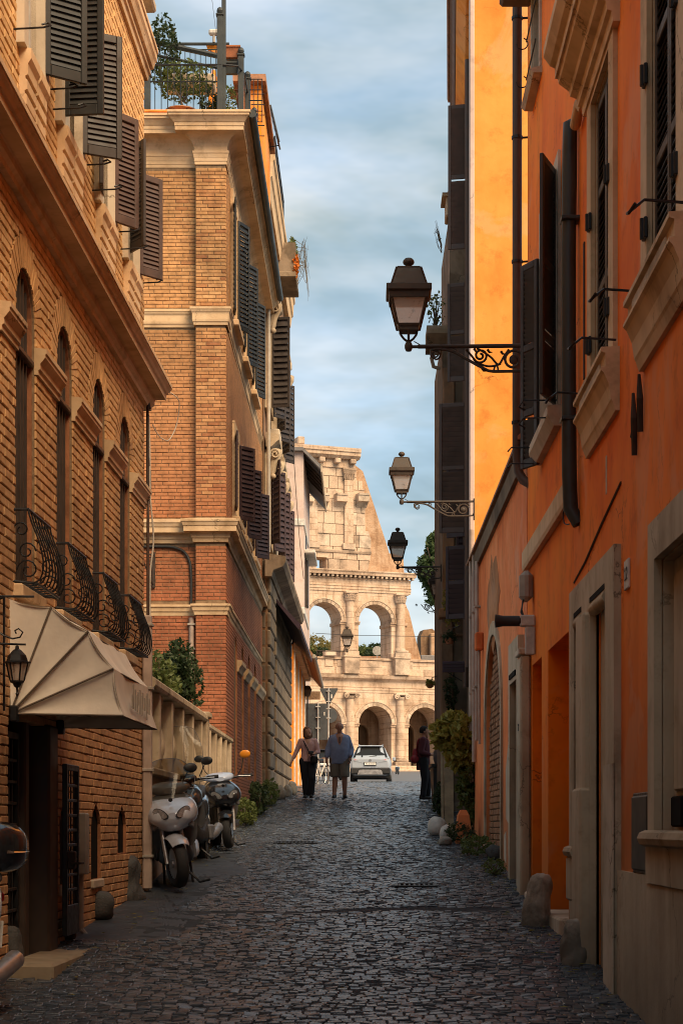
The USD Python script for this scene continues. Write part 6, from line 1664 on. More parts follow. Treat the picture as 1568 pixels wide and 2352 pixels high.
# ------------------------------------------------------------------ guard stones, rocks, weeds
def stone(label, px, pyb, w, h, Y, seed, mt='guard_stone', d=None, group=None, name='guard_stone', amp=.22):
    X = xpx(px, Y)
    t = single(name, rock((X, Y, float(G(Y)) + h * .42), (w / 2, (d or w) / 2, h * .55), seed, 2, amp * 1.7), mt, label, 'stone', group, smooth=26)
    return t
def bollard(label, px, Y, w, h, seed, mt, lean=0, whiten=None):
    X = xpx(px, Y); z = float(G(Y))
    v, f = MB().lathe([(0, -.1), (w * .55, -.1), (w * .54, h * .15), (w * .46, h * .55), (w * .40, h * .82), (w * .30, h * .95), (w * .12, h * 1.0), (0, h * 1.0)], 18).arrays()
    tm = trimesh.Trimesh(v, f, process=True).subdivide().subdivide()
    v = np.array(tm.vertices)
    n = meshkit.fbm(v * 6 + seed, 4, seed) - .5
    r = np.maximum(np.linalg.norm(v[:, :2], axis=1, keepdims=True), 1e-6)
    v[:, :2] += v[:, :2] / r * np.minimum(r, w) * n[:, None] * .75
    v[:, 2] += n * .16 * h
    v[:, 0] += lean * np.maximum(v[:, 2], 0)
    t = thing('guard_stone', label, 'stone', (X, Y, z), 0)
    part(t, 'shaft', (v, tm.faces), mt, smooth=60)
    return t
bollard('tall dark round-topped guard stone against the ochre brick wall', 281, 19.3, .40, .46, 1, 'guard_black')
stone('rough dark boulder in front of the tall round-topped guard stone', 226, 2097, .30, .27, 17.2, 2, 'guard_black')
stone('low dark stone between the guard stone and the pale conduit', 325, 2014, .20, .22, 21.6, 3, 'guard_black', d=.3)
stone('small black stone at the foot of the grilled gate leaf', 150, 2155, .19, .14, 15.6, 4, 'guard_black')
bollard('dark guard stone beside the near doorstep at the left edge', 24, 13.4, .20, .36, 5, 'guard_black')
bollard('pale-topped guard stone at the stone jamb on the right', 1229, 16.75, .24, .47, 6, 'bollard_stone', .10)
bollard('weathered leaning guard stone below the blind window on the right', 1318, 14.1, .24, .34, 7, 'bollard_stone', .10)
stone('pale rounded stone at the bottom right corner of the street', 1545, 2345, .24, .22, 11.0, 8, 'marble')
stone('large whitish boulder under the climbing plant', 1004, 1905, .30, .30, 29.6, 9, 'marble', amp=.16)
stone('smaller whitish boulder in front of the large one by the climbing plant', 1024, 1925, .20, .24, 28.2, 10, 'marble', amp=.16)
stone('flat grey stone block beside the whitish boulders', 1022, 1958, .20, .13, 27.2, 11, 'guard_stone')
stone('mossy stone at the foot of the brick arch', 1137, 1985, .26, .20, 24.4, 12, 'guard_black')
for i, (px, Y, w, h, lb) in enumerate(((655, 42.4, .26, .32, 'rounded stone at the foot of the rusticated palace, nearest of the row'), (672, 44.0, .22, .30, 'dark rounded stone second in the row along the palace'), (684, 46.0, .24, .36, 'rounded stone at the far end of the row along the palace'))):
    stone(lb, px - 12, 0, w, h, Y, 20 + i, 'guard_stone')
def weeds(label, X, Y, r, h, n, seed, mt, size=.06, name='weeds', cat='plant', stems=6):
    return plant(name, label, (X, Y, float(G(Y))), r, n, size, seed, mt, stems=stems, zc=h, cat=cat, clump=3.5)
weeds('low leafy weeds along the foot of the brick corner building, near end', -2.02, 32.2, (.22, 1.1, .26), .25, 900, 201, 'leaf_olive', .075)
weeds('taller weeds at the foot of the arched street wall', -1.98, 35.6, (.20, 1.6, .38), .34, 900, 202, 'leaf_dark', .085)
weeds('weeds and fallen leaves where the brick wall meets the palace', -1.96, 39.6, (.20, 1.6, .30), .28, 700, 203, 'leaf_olive', .085)
weeds('low green weeds at the foot of the brick arch on the right', 1.58, 25.0, (.26, .7, .16), .14, 600, 204, 'leaf_olive', .055)
weeds('low ground plants under the climbing plant', 1.50, 27.6, (.25, .6, .18), .17, 500, 205, 'leaf_dark', .06)
weeds('dark bushy weeds beside the standing person', 1.58, 35.6, (.20, .9, .34), .30, 700, 206, 'leaf_dark', .09)
weeds('small tuft of weeds at the corner of the stone jamb', 1.60, 21.9, (.16, .4, .12), .11, 260, 207, 'leaf_olive', .045)
# climbing plant over the wall corner
zc_ = lambda y, Y: zpx(y, Y)
cl = thing('climbing_plant', 'climber with orange-tipped leaves tumbling from the right wall', 'plant', (1.62, 29.2, float(G(29.2))), 0)
g0 = float(G(29.2))
def clv(px, py):
    return (xpx(px, 29.0) - 1.62, -.2, zc_(py, 29.0) - g0)
part(cl, 'crown', foliage(clv(1048, 1684), (.44, .46, .36), 2000, .12, 211, clump=4, hollow=.1), 'leaf_autumn')
part(cl, 'leaves', foliage(clv(1062, 1735), (.32, .36, .34), 1100, .11, 212, clump=4, hollow=.1), 'leaf_autumn')
part(cl, 'trailing_leaves', MB().merge(foliage(clv(1074, 1805), (.22, .3, .45), 900, .095, 213, clump=4, hollow=.1)).merge(foliage(clv(1085, 1870), (.12, .2, .22), 260, .085, 214, clump=4, hollow=.1)), 'leaf_olive')
m = MB()
for k, (a, b) in enumerate(((1085, 1900), (1092, 1905), (1076, 1880))):
    m.tube(smooth_path([clv(b - 825 if False else a, 1930), clv(a + 4, 1850), clv(a - 8, 1760), clv(a - 25, 1680)], 14), .02, 5)
part(cl, 'stem', m, 'bark')
t = thing('leaning_plank', 'pale wooden plank leaning on the wall beside the climbing plant', 'plank', (xpx(1034, 30.4), 30.4, float(G(30.4))), 0)
part(t, 'board', MB().extr([(0, 0), (.04, 0), (.42, 1.55), (.38, 1.55)], -.10, .06), 'wood_plank')
part(t, 'batten', MB().extr([(-.02, 0), (.0, 0), (.38, 1.50), (.36, 1.50)], -.15, -.11), 'wood_plank')
single('plaster_stub', MB().rloft(xpx(1050, 27.6), xpx(1078, 27.6), 27.5, 27.9, [(.03, float(G(27.6)) - .1), (.02, float(G(27.6)) + .2), (-.01, float(G(27.6)) + .42), (-.05, float(G(27.6)) + .50)]), 'salmon_stucco', 'worn orange plaster stub of wall under the climbing plant', 'wall')
g_ = np.random.default_rng(301)
m = MB()
for i in range(260):
    s_ = g_.random()
    Yl = g_.uniform(12, 41)
    Xl = (1.72 - abs(g_.normal(0, .16))) if s_ < .55 else (-2.3 + .004 * Yl + abs(g_.normal(0, .18))) if s_ < .9 else g_.uniform(-1.8, 1.4)
    a_ = g_.uniform(0, 6.28); r_ = g_.uniform(.018, .042)
    c_, d_ = math.cos(a_) * r_, math.sin(a_) * r_
    zl = float(G(Yl)) + float(dish(Xl, Yl)) + .012
    m.add([(Xl - c_, Yl - d_, zl), (Xl + d_ * .5, Yl - c_ * .5, zl + .006), (Xl + c_, Yl + d_, zl + .002 + .06 * d_), (Xl - d_ * .5, Yl + c_ * .5, zl + .008)], [(0, 1, 2), (0, 2, 3)])
single('fallen_leaves', m, 'leaf_autumn', 'scattered fallen leaves along the foot of the walls', 'leaves', kind='stuff')
# hanging baskets, sign, pots on the dark house
def basket(label, px, py, Y, r, seed, mt='leaf_dark', flower=True):
    t = thing('hanging_basket', label, 'plant', (xpx(px, Y), Y, zpx(py, Y)), 0)
    part(t, 'bowl', MB().lathe([(0, -r * .75), (r * .35, -r * .72), (r * .6, -r * .25), (r * .62, 0), (0, 0)], 12), 'terracotta', 30)
    part(t, 'leaves', foliage((0, 0, .02), (r, r, r * .85), 300, .06, seed, clump=4, hollow=.1), mt)
    part(t, 'hook', MB().tube([(0, 0, 0), (r * .4, 0, r * 1.2), (r * 1.3, 0, r * 1.5)], .008, 4), 'iron')
basket('leafy hanging basket on the dark end house', 1032, 1466, 34.5, .16, 221)
basket('small hanging basket with orange leaves in front of the amphitheatre arch', 987, 1572, 36.0, .11, 222, 'leaf_autumn')
plant('wall_creeper', 'green and orange creeper on the dark wall under the plum shutters', (xpx(1038, 36.2), 36.2, zpx(1440, 36.2)), (.20, .2, .55), 520, .075, 223, 'leaf_autumn', zc=.45)
plant('wall_creeper', 'dark trailing leaves below the plum coloured sign', (xpx(1036, 36.3), 36.3, zpx(1640, 36.3)), (.16, .2, .42), 380, .075, 224, 'leaf_dark', zc=.42)
t = thing('hanging_sign', 'dark plum board sign projecting from the right wall', 'sign', (xpx(1041, 33), 33.0, zpx(1532, 33)), 0)
part(t, 'board', MB().cbox(-.20, .20, -.02, .02, -.10, .10, .008), 'sign_plum')
for z in (-.06, -.01, .04):
    part(t, 'slat', MB().cbox(-.19, .19, -.028, -.021, z, z + .022, .003), 'shutter_plum')
part(t, 'stay', MB().tube([(-.10, 0, -.10), (.16, .02, -.26)], .008, 5), 'iron')
t = thing('street_bin', 'dark green waste container with bags against the right wall', 'container', (xpx(1016, 39.6), 39.6, float(G(39.6))), 4)
part(t, 'body', MB().rloft(-.24, .24, -.30, .30, [(-.03, .05), (.0, .80), (.03, .82), (.03, .88)]), 'pipe_dark')
part(t, 'bag', rock((.02, -.1, 1.06), (.24, .24, .24), 33, 2, .2), 'grey_plastic', 40)
part(t, 'wheel', MB().lathe([(0, -.03), (.07, -.03), (.07, .03), (0, .03)], 10, trn(-.2, -.3, .07) @ rotm((0, 1, 0), math.pi / 2)), 'tyre')

# ------------------------------------------------------------------ signs and posts at the end of the street
YS = 72.0
def zS(y): return zpx(y, YS)
gS = float(G(YS))
t = thing('give_way_sign', 'dark back of a triangular road sign pointing down on a pale post', 'road sign', (xpx(754, YS), YS, gS), 0)
x0, x1, xm = xpx(733, YS) - xpx(754, YS), xpx(777, YS) - xpx(754, YS), 0
tri = sg.Polygon([(x0, zS(1581) - gS), (x1, zS(1581) - gS), (.03, zS(1621) - gS), (-.03, zS(1621) - gS)]).buffer(-.03).buffer(.03)
part(t, 'plate', MB().face(tri, .03, .045), 'sign_grey')
part(t, 'post', MB().tube([(0, 0, 0), (0, 0, zS(1580) - gS)], .032, 8), 'steel_post', True)
for z in (1588, 1612, 1628, 1650):
    part(t, 'clamp', MB().cbox(-.09, .09, -.045, .035, zS(z) - gS - .02, zS(z) - gS + .02, .006), 'steel_post')
part(t, 'sticker', MB().face(sg.box(.10, zS(1604) - gS, .16, zS(1595) - gS), .024, .029), 'marble')
t = thing('notice_board', 'dark rectangular back of a large road sign on a pale post', 'road sign', (xpx(730, YS + 1), YS + 1, gS), 0)
def xq(x): return xpx(x, YS + 1) - xpx(730, YS + 1)
part(t, 'panel', MB().face(sg.box(xq(700), zS(1697) - gS, xq(756), zS(1612) - gS), .04, .06), 'sign_grey')
part(t, 'round_plate', MB().face(sg.Point(xq(757), zS(1640) - gS).buffer(.30), .065, .08), 'sign_grey')
part(t, 'post', MB().tube([(0, 0, 0), (0, 0, zS(1611) - gS)], .032, 8), 'steel_post', True)
for z in (1620, 1645, 1670):
    part(t, 'clamp', MB().cbox(-.10, .10, -.04, .045, zS(z) - gS - .02, zS(z) - gS + .02, .006), 'steel_post')
part(t, 'brown_panel', MB().face(sg.box(xq(697), zS(1603) - gS, xq(735), zS(1585) - gS), .10, .12), 'ruin_dark')
part(t, 'sticker', MB().face(sg.box(xq(743), zS(1640) - gS, xq(746), zS(1632) - gS), .034, .039), 'marble')
t = thing('lamp_post', 'slim lamp post with a small lantern head beside the orange house', 'street lamp', (xpx(706, 70), 70, float(G(70))), 0)
g7 = float(G(70))
part(t, 'post', MB().lathe([(.08, 0), (.08, .3), (.05, .34), (.035, .8), (.03, zpx(1600, 70) - g7)], 10), 'iron', True)
part(t, 'head', MB().rloft(0, 0, 0, 0, [(.09, zpx(1600, 70) - g7), (.15, zpx(1586, 70) - g7), (.17, zpx(1585, 70) - g7), (.10, zpx(1577, 70) - g7), (.03, zpx(1575, 70) - g7)]), 'lamp_iron')
part(t, 'ring', MB().lathe([(.05, zpx(1680, 70) - g7), (.06, zpx(1678, 70) - g7), (.05, zpx(1676, 70) - g7)], 8), 'iron')
part(t, 'flag', MB().face(sg.Polygon([(-.03, zpx(1698, 70) - g7), (.05, zpx(1698, 70) - g7), (.13, zpx(1690, 70) - g7), (.02, zpx(1680, 70) - g7)]), -.05, -.03), 'yellow_flag')
wire('overhead_wire', [(xpx(670, 60), 60, zpx(960, 60)), (xpx(683, 64), 64, zpx(1180, 64)), (xpx(697, 68), 68, zpx(1330, 68))], .012, 'cable_black', 'thin black overhead wire dropping in front of the pink house')
wire('overhead_wire', [(xpx(725, 120), 120, zpx(1455, 120)), (xpx(850, 120), 120, zpx(1460, 120)), (xpx(1010, 120), 120, zpx(1462, 120))], .02, 'cable_black', 'thin overhead wire crossing in front of the upper arches', 'cable')
# ------------------------------------------------------------------ scooters (front towards -y, origin on the ground under the middle)
def wheel(parent, y, r, w, steer=0.0, name='wheel'):
    T = trn(0, y, r) @ rotm((0, 0, 1), steer) @ rotm((0, 1, 0), math.pi / 2)
    a = np.linspace(0, 2 * math.pi, 13)
    prof = [(r - w * .75 + .0, -w * .42), (r - w * .35, -w * .5), (r - w * .1, -w * .36), (r, 0), (r - w * .1, w * .36), (r - w * .35, w * .5), (r - w * .75, w * .42)]
    p = part(parent, name, MB().lathe([(r - w * .8, -w * .3)] + prof + [(r - w * .8, w * .3)], 28, T), 'tyre', 50)
    rim = MB().lathe([(r - w * .78, -w * .34), (r - w * .74, -w * .40), (r - w * .70, -w * .30), (r - w * .70, w * .30), (r - w * .74, w * .40), (r - w * .78, w * .34), (r - w * .80, 0)], 24, T)
    rim.lathe([(0, -w * .5), (.045, -w * .5), (.045, w * .5), (0, w * .5)], 12, T)
    for k in range(5):
        an = k * 2 * math.pi / 5
        rim.tube([(.03 * math.cos(an), .03 * math.sin(an), 0), ((r - w * .75) * math.cos(an), (r - w * .75) * math.sin(an), 0)], .016, 5, T)
    part(p, 'rim', rim, 'aluminium', 30)
    part(p, 'brake_disc', MB().lathe([(.06, w * .52), (.11, w * .52), (.11, w * .55), (.06, w * .55)], 20, T), 'chrome')
    return p

def loft(sections, n=28, p=2.6):
    """superellipse sections: (y, zc, half width, half height[, lean])"""
    P = []
    for s in sections:
        y, zc, hw_, hh_ = s[:4]
        dy = s[4] if len(s) > 4 else 0
        a = np.linspace(0, 2 * math.pi, n, endpoint=False)
        ca, sa_ = np.cos(a), np.sin(a)
        x = hw_ * np.sign(ca) * np.abs(ca) ** (2 / p); z = hh_ * np.sign(sa_) * np.abs(sa_) ** (2 / p)
        P.append(np.stack([x, y + dy * z / max(hh_, 1e-6), zc + z], 1))
    m = MB()
    V = np.stack(P, 1)      # n x sections x 3
    m.grid(V[::-1], close_u=True)
    for k, flip in ((0, False), (len(sections) - 1, True)):
        c = V[:, k].mean(0)
        ring = np.vstack([V[:, k], c])
        f = [(i, (i + 1) % n, n) for i in range(n)]
        m.add(ring, f if not flip else [q[::-1] for q in f])
    return m

def scooter(label, loc, rotz, body, steer=.0, screen=.55, screen_w=.30, tall=False, roll=-7, seat='seat_vinyl', mirror='black_plastic', orange=False, screen_mat='glass_pane', topbox=False, group='scooters parked along the left wall', lens='lamp_lens', scale=1.0):
    t = thing('scooter', label, 'scooter', loc, rotz, group, tilt=(0, roll, 0))
    UsdGeom.Xformable(stage.GetPrimAtPath(t)).AddScaleOp().Set(Gf.Vec3f(scale, scale, scale))
    R, W = .255, .125
    wheel(t, -.70, R, W, steer)
    wheel(t, .68, R * .97, W * 1.05)
    S = trn(0, -.70, 0) @ rotm((0, 0, 1), steer) @ trn(0, .70, 0)
    fk = MB()
    for s in (-1, 1):
        fk.tube([(s * .10, -.70, R), (s * .10, -.60, .62)], [.024, .026], 8, S)
    part(t, 'fork', fk, 'aluminium', True)
    # front mudguard
    P = []
    for u in np.linspace(-.95, .75, 13):
        a = math.pi / 2 + u * 1.15
        ring = []
        taper = .62 + .38 * math.cos(u * 1.25)
        for v_ in np.linspace(-1, 1, 9):
            rr_ = R + .050 - .045 * abs(v_) ** 2.2
            ring.append((v_ * .105 * taper, -.70 + rr_ * math.cos(a), R + rr_ * math.sin(a)))
        P.append(ring)
    mg = MB().grid(np.array(P)[::-1], S).grid((np.array(P) * np.array([.97, 1, .99])), S)
    part(t, 'mudguard', mg, body, 40)
    # nose: shield lofted from the chin to the cowl
    nose = loft([(-.80, .74, .045, .03), (-.79, .74, .15, .09, .03), (-.74, .755, .215, .165, .05), (-.64, .78, .255, .205, .06), (-.50, .79, .27, .215, .06), (-.38, .78, .255, .20, .05), (-.30, .74, .225, .19)], 32, 2.5)
    v, f = nose.arrays()
    low = np.clip((.70 - v[:, 2]) / .2, 0, 1)
    v[:, 0] *= 1 - .50 * low
    v[:, 0] *= 1 - .16 * np.clip((v[:, 2] - .82) / .18, 0, 1)
    v[:, 1] += .10 * low + .16 * np.clip((v[:, 2] - .80) / .2, 0, 1)
    part(t, 'front_cowl', (v, f), body, 55)
    part(t, 'badge', MB().lathe([(0, 0), (.022, 0), (.022, .008), (0, .008)], 12, trn(0, -.725, .905) @ rotm((1, 0, 0), math.pi / 2 + .5)), 'black_plastic')
    for s in (-1, 1):
        out = []
        for k in range(18):
            a = k * 2 * math.pi / 18
            x = .080 * math.cos(a); z = .050 * math.sin(a) * (1 + .18 * math.cos(a)) + .030 * math.cos(a)
            out.append((x, z))
        hl = MB()
        poly = sg.Polygon(out)
        T = trn(s * .115, -.775, .765) @ rotm((0, 0, 1), s * .42) @ rotm((1, 0, 0), -.16) @ np.diag([s, 1, 1, 1.0])
        tm = MB().face(poly.buffer(.004), -.005, .05)
        hv, hf = tm.arrays()
        rim_ = (hv @ T[:3, :3].T + T[:3, 3], hf[:, ::-1] if s < 0 else hf)
        h_ = part(t, 'headlight', rim_, 'black_plastic')
        tm = MB().face(poly.buffer(-.004), -.012, .0)
        hv, hf = tm.arrays()
        part(h_, 'lens', (hv @ T[:3, :3].T + T[:3, 3], hf[:, ::-1] if s < 0 else hf), lens)
        part(t, 'indicator', MB().cbox(-.045, .045, -.012, .02, -.03, .03, .012, trn(s * .185, -.70, .645) @ rotm((0, 0, 1), s * .7) @ rotm((0, 1, 0), s * .5)), 'grey_plastic')
    # chin, floor, legshield, tunnel
    part(t, 'underbody', loft([(-.40, .46, .12, .20), (-.25, .34, .17, .12), (.05, .32, .19, .09), (.30, .38, .20, .16), (.55, .46, .17, .16)], 24, 3), 'black_plastic', 50)
    part(t, 'radiator', MB().cbox(-.13, .13, -.53, -.40, .36, .62, .02), 'black_plastic')
    part(t, 'legshield', loft([(-.30, .66, .25, .27, -.06), (-.24, .66, .24, .27, -.06), (-.20, .66, .20, .24, -.06)], 28, 3.2), 'grey_plastic', 50)
    tail = loft([(.02, .60, .10, .10), (.12, .60, .17, .16), (.40, .66, .20, .17), (.72, .74, .17, .14), (.95, .82, .10, .09), (1.05, .86, .03, .03)], 28, 2.6)
    part(t, 'rear_body', tail, body, 50)
    part(t, 'seat', loft([(.0, .80, .10, .05), (.08, .82, .15, .07), (.40, .85, .17, .07), (.52, .90, .17, .07), (.86, .95, .12, .05), (.93, .95, .05, .03)], 24, 2.6), seat, 50)
    part(t, 'tail_light', MB().cbox(-.09, .09, 1.02, 1.06, .78, .85, .015), 'red_lens')
    part(t, 'exhaust', MB().tube([(.18, .35, .30), (.20, .6, .34), (.20, 1.0, .42)], [.04, .06, .065], 10), 'aluminium', 40)
    part(t, 'side_cover', MB().cbox(-.24, -.16, .15, .62, .28, .52, .04), 'grey_plastic')
    part(t, 'side_cover', MB().cbox(.16, .22, .2, .6, .26, .46, .03), 'grey_plastic')
    # handlebar
    hb = MB().tube([(-.36, -.26, 1.02), (-.22, -.34, 1.02), (0, -.40, .99), (.22, -.34, 1.02), (.36, -.26, 1.02)], .016, 7, S)
    hbp = part(t, 'handlebar', hb, 'black_plastic', True)
    for s in (-1, 1):
        part(hbp, 'grip', MB().tube([(s * .27, -.315, 1.02), (s * .39, -.245, 1.02)], .022, 8, S), 'tyre', True)
        part(hbp, 'lever', MB().tube([(s * .20, -.40, 1.02), (s * .37, -.33, 1.01)], .008, 5, S), 'aluminium')
    part(t, 'handlebar_cover', loft([(-.52, 1.00, .06, .03), (-.48, 1.01, .16, .06), (-.40, 1.03, .22, .07), (-.30, 1.03, .17, .06)], 20, 2.3), body if not tall else 'blue_white', 50)
    # windscreen
    if screen:
        P = []
        for u in np.linspace(0, 1, 10):
            z = .92 + u * screen
            hw_ = screen_w * (.80 + .30 * math.sin(u * 2.4) - .28 * u ** 3)
            ring = []
            for v_ in np.linspace(-1, 1, 11):
                ring.append((v_ * hw_, -.60 + .10 * v_ * v_ + .20 * u + .05 * u * u, z - .05 * abs(v_) ** 3 * u))
            P.append(ring)
        P = np.array(P)
        w_ = part(t, 'windscreen', MB().grid(P), screen_mat, True)
        edge_ = np.vstack([P[0], P[1:, -1], P[-1, ::-1][1:], P[::-1, 0][1:-1]])
        part(w_, 'rim', MB().tube(edge_, .0035, 4, closed=True), 'grey_plastic')
    for s in (-1, 1):
        zt_ = 1.20 if not tall else 1.30
        mr = MB().tube([(s * .20, -.40, 1.04), (s * .27, -.42, 1.14), (s * .31, -.42, zt_)], .007, 5, S)
        mr.ball((s * .33, -.42, zt_ + .02), (.075, .028, .052), 2, S)
        mp = part(t, 'mirror', mr, mirror, 40)
        gm_ = MB().ball((s * .33, -.398, zt_ + .02), (.066, .012, .044), 2, S)
        part(mp, 'mirror_glass', gm_, 'chrome', True)
    if orange:
        part(t, 'mirror_back', MB().ball((.335, -.44, 1.325), (.078, .022, .058), 2, S), 'amber', True)
    part(t, 'stand', MB().tube([(-.02, .05, .28), (.20, .02, .05), (.22, -.02, .02)], .014, 6).tube([(.22, -.02, .02), (.33, -.06, .035)], .012, 5).tube([(-.14, .15, .26), (-.15, .10, .02)], .016, 6).tube([(.14, .15, .26), (.15, .10, .02)], .016, 6), 'iron')
    part(t, 'number_plate', MB().cbox(-.09, .09, 1.06, 1.07, .48, .66, .006), 'plate_white')
    if topbox:
        bx = part(t, 'top_box', loft([(.78, 1.14, .12, .12), (.82, 1.14, .20, .16), (1.0, 1.14, .22, .17), (1.16, 1.13, .20, .15), (1.22, 1.12, .10, .08)], 24, 3), 'black_paint', 50)
        part(bx, 'trim', loft([(.80, 1.12, .205, .012), (1.0, 1.12, .226, .012), (1.18, 1.12, .20, .012)], 24, 3), 'chrome')
    return t
def sc_at(px, Y):
    return (xpx(px, Y), Y, float(G(Y)))
x, y, z = sc_at(396, 20.1)
scooter('silver maxi scooter parked nearest, facing the camera, with twin headlights', (x, y + .76, z + .02), 6, 'silver_paint', steer=.28, screen=.42, screen_w=.26, roll=-6, scale=1.08, screen_mat='tinted_screen')
x, y, z = sc_at(436, 23.4)
scooter('dark scooter behind the silver one with a tall clear windscreen', (x, y + .7, z + .03), -4, 'black_paint', steer=-.2, screen=.78, screen_w=.31, roll=-7, scale=1.05)
x, y, z = sc_at(503, 26.0)
scooter('black scooter furthest back with pale blue handlebar cover and an amber mirror', (x, y + .7, z + .03), 12, 'black_paint', steer=-.25, screen=0, tall=True, roll=-6, orange=True)
scooter('scooter cut off by the left edge with a glossy black top box', (-2.56, 10.9, float(G(10.9)) - .02), -5, 'white_paint', screen=0, roll=4, topbox=True, group=None)

# ------------------------------------------------------------------ cars
def car(label, loc, rotz, paint, W=1.85, L=4.25, Hh=1.74, plate='FX 065CV', suv=True):
    """rear towards -y"""
    t = thing('car', label, 'car', loc, rotz)
    hw_ = W / 2
    def ringrow(y, pts):
        return [(x, y, z) for x, z in pts]
    # body sections from the tail forward: half outline (x, z)
    def sec(y, zb_, zs_, zt_, wb, ws, wt):
        h = [(0, zb_), (wb * .8, zb_), (wb, zb_ + .10), (ws, (zb_ + zs_) / 2 + .06), (ws * .995, zs_ - .10), (ws * .955, zs_), (wt, zt_ - .09), (wt * .84, zt_), (0, zt_ + .02)]
        r_ = [(x, y, z) for x, z in h]; l_ = [(-x, y, z) for x, z in h[::-1]][1:-1]
        return r_ + l_
    k = Hh / 1.62
    S = [sec(.0, .42, .92 * k, .96 * k, hw_ * .82, hw_ * .86, hw_ * .80), sec(.06, .30, 1.00 * k, 1.04 * k, hw_ * .93, hw_ * .965, hw_ * .86), sec(.22, .27, 1.02 * k, 1.16 * k, hw_ * .97, hw_, hw_ * .82), sec(.55, .26, 1.02 * k, 1.55 * k, hw_ * .97, hw_, hw_ * .67),
         sec(.80, .26, 1.02 * k, 1.60 * k, hw_ * .97, hw_, hw_ * .66), sec(1.7, .26, 1.0 * k, Hh, hw_ * .97, hw_, hw_ * .66), sec(2.5, .26, .98 * k, 1.56 * k, hw_ * .97, hw_, hw_ * .66), sec(3.3, .26, .96 * k, 1.02 * k, hw_ * .96, hw_ * .99, hw_ * .80), sec(4.0, .30, .80 * k, .86 * k, hw_ * .9, hw_ * .92, hw_ * .7), sec(L, .40, .66 * k, .70 * k, hw_ * .7, hw_ * .72, hw_ * .6)]
    V = np.array(S).transpose(1, 0, 2)
    m = MB().grid(V, close_u=True)
    n = V.shape[0]
    for q, fl in ((0, 1), (len(S) - 1, 0)):
        c = V[:, q].mean(0)
        f = [(i, (i + 1) % n, n) for i in range(n)]
        m.add(np.vstack([V[:, q], c]), [a[::-1] for a in f] if not fl else f)
    part(t, 'body', m, paint, 35)
    # rear window: a dark pane lying on the slope
    def on(z):                # y of the tail at height z
        return float(np.interp(z / k, [.96, 1.04, 1.16, 1.55], [0, .06, .22, .55]))
    zs_ = [1.06 * k, 1.14 * k, 1.30 * k, 1.46 * k, 1.53 * k]
    P = np.array([[(u * hw_ * (.84 - .20 * (z / k - 1.06) / .5), on(z) - .018 + .03 * u * u, z) for u in np.linspace(-1, 1, 9)] for z in zs_])
    part(t, 'rear_window', MB().grid(P), 'window_glass', True)
    part(t, 'spoiler', MB().cbox(-hw_ * .60, hw_ * .60, .40, .85, 1.535 * k, 1.60 * k, .03), paint)
    part(t, 'wiper', MB().tube([(-.05, on(1.09 * k) - .04, 1.09 * k), (.30, on(1.12 * k) - .04, 1.13 * k)], .012, 5), 'black_plastic')
    for s in (-1, 1):
        part(t, 'side_window', MB().add([(s * (hw_ * .945), .85, 1.06 * k), (s * hw_ * .945, 2.9, 1.03 * k), (s * hw_ * .66, 2.45, 1.49 * k), (s * hw_ * .66, .95, 1.51 * k)], [(0, 1, 2, 3), (3, 2, 1, 0)]), 'window_glass')
        tl = part(t, 'tail_light', MB().add([(s * hw_ * .56, -.025 + .06, 1.00 * k), (s * hw_ * .66, -.02 + .05, .90 * k), (s * hw_ * .97, .10, .88 * k), (s * hw_ * .985, .20, .97 * k), (s * hw_ * .90, .07, 1.03 * k)], [(0, 1, 4), (1, 2, 4), (2, 3, 4), (4, 1, 0), (4, 2, 1), (4, 3, 2)]), 'lens_white' if suv else 'red_lens')
        part(tl, 'lens', MB().cbox(s * hw_ * .70 - .08, s * hw_ * .70 + .08, .0, .05, .925 * k, .965 * k, .012), 'red_lens' if suv else 'lens_white')
        part(t, 'roof_rail', MB().tube([(s * hw_ * .58, .8, 1.59 * k), (s * hw_ * .58, 1.0, 1.65 * k), (s * hw_ * .57, 2.4, 1.64 * k)], .018, 6), 'aluminium', True)
        part(t, 'door_mirror', MB().cbox(s * hw_ - (.18 if s < 0 else -.02), s * hw_ + (.18 if s > 0 else -.02), 2.75, 2.9, 1.0 * k, 1.16 * k, .03), paint)
    bm = MB().cbox(-hw_ * .98, hw_ * .98, -.07, .5, .34, .66, .06)
    bp = part(t, 'bumper', bm, 'black_plastic')
    sk = sg.Polygon([(-hw_ * .62, .34), (hw_ * .62, .34), (hw_ * .55, .53), (hw_ * .48, .56), (-hw_ * .48, .56), (-hw_ * .55, .53)])
    part(bp, 'skid_plate', MB().face(sk, -.095, -.06), 'aluminium')
    part(bp, 'trim_line', MB().cbox(-hw_ * .5, hw_ * .5, -.085, -.065, .64, .665, .006), 'chrome')
    pl = part(t, 'number_plate', MB().cbox(-.27, .27, -.035, .02, .72 * k, .84 * k, .008), 'plate_white')
    if plate:
        w_ = meshkit.text_mesh(plate, .072, .003)
        sx = .44 / float(w_.bounds[1][0])
        part(pl, 'lettering', MB().tm(w_, trn(-.22, -.037, .745 * k) @ rotm((1, 0, 0), math.pi / 2) @ np.diag([sx, 1, 1, 1.0])), 'ink')
        part(pl, 'frame', MB().face(sg.box(-.285, .70 * k, .285, .855 * k).difference(sg.box(-.262, .725 * k, .262, .835 * k)), -.040, -.02), 'black_plastic')
        part(t, 'emblem', MB().tube([(.055 * math.cos(a), -.02, .93 * k + .055 * math.sin(a)) for a in np.linspace(0, 2 * math.pi, 16, endpoint=False)], .007, 5, closed=True).tube([(-.06, -.02, .92 * k), (.0, -.02, .93 * k), (.06, -.02, .94 * k)], .007, 5), 'chrome')
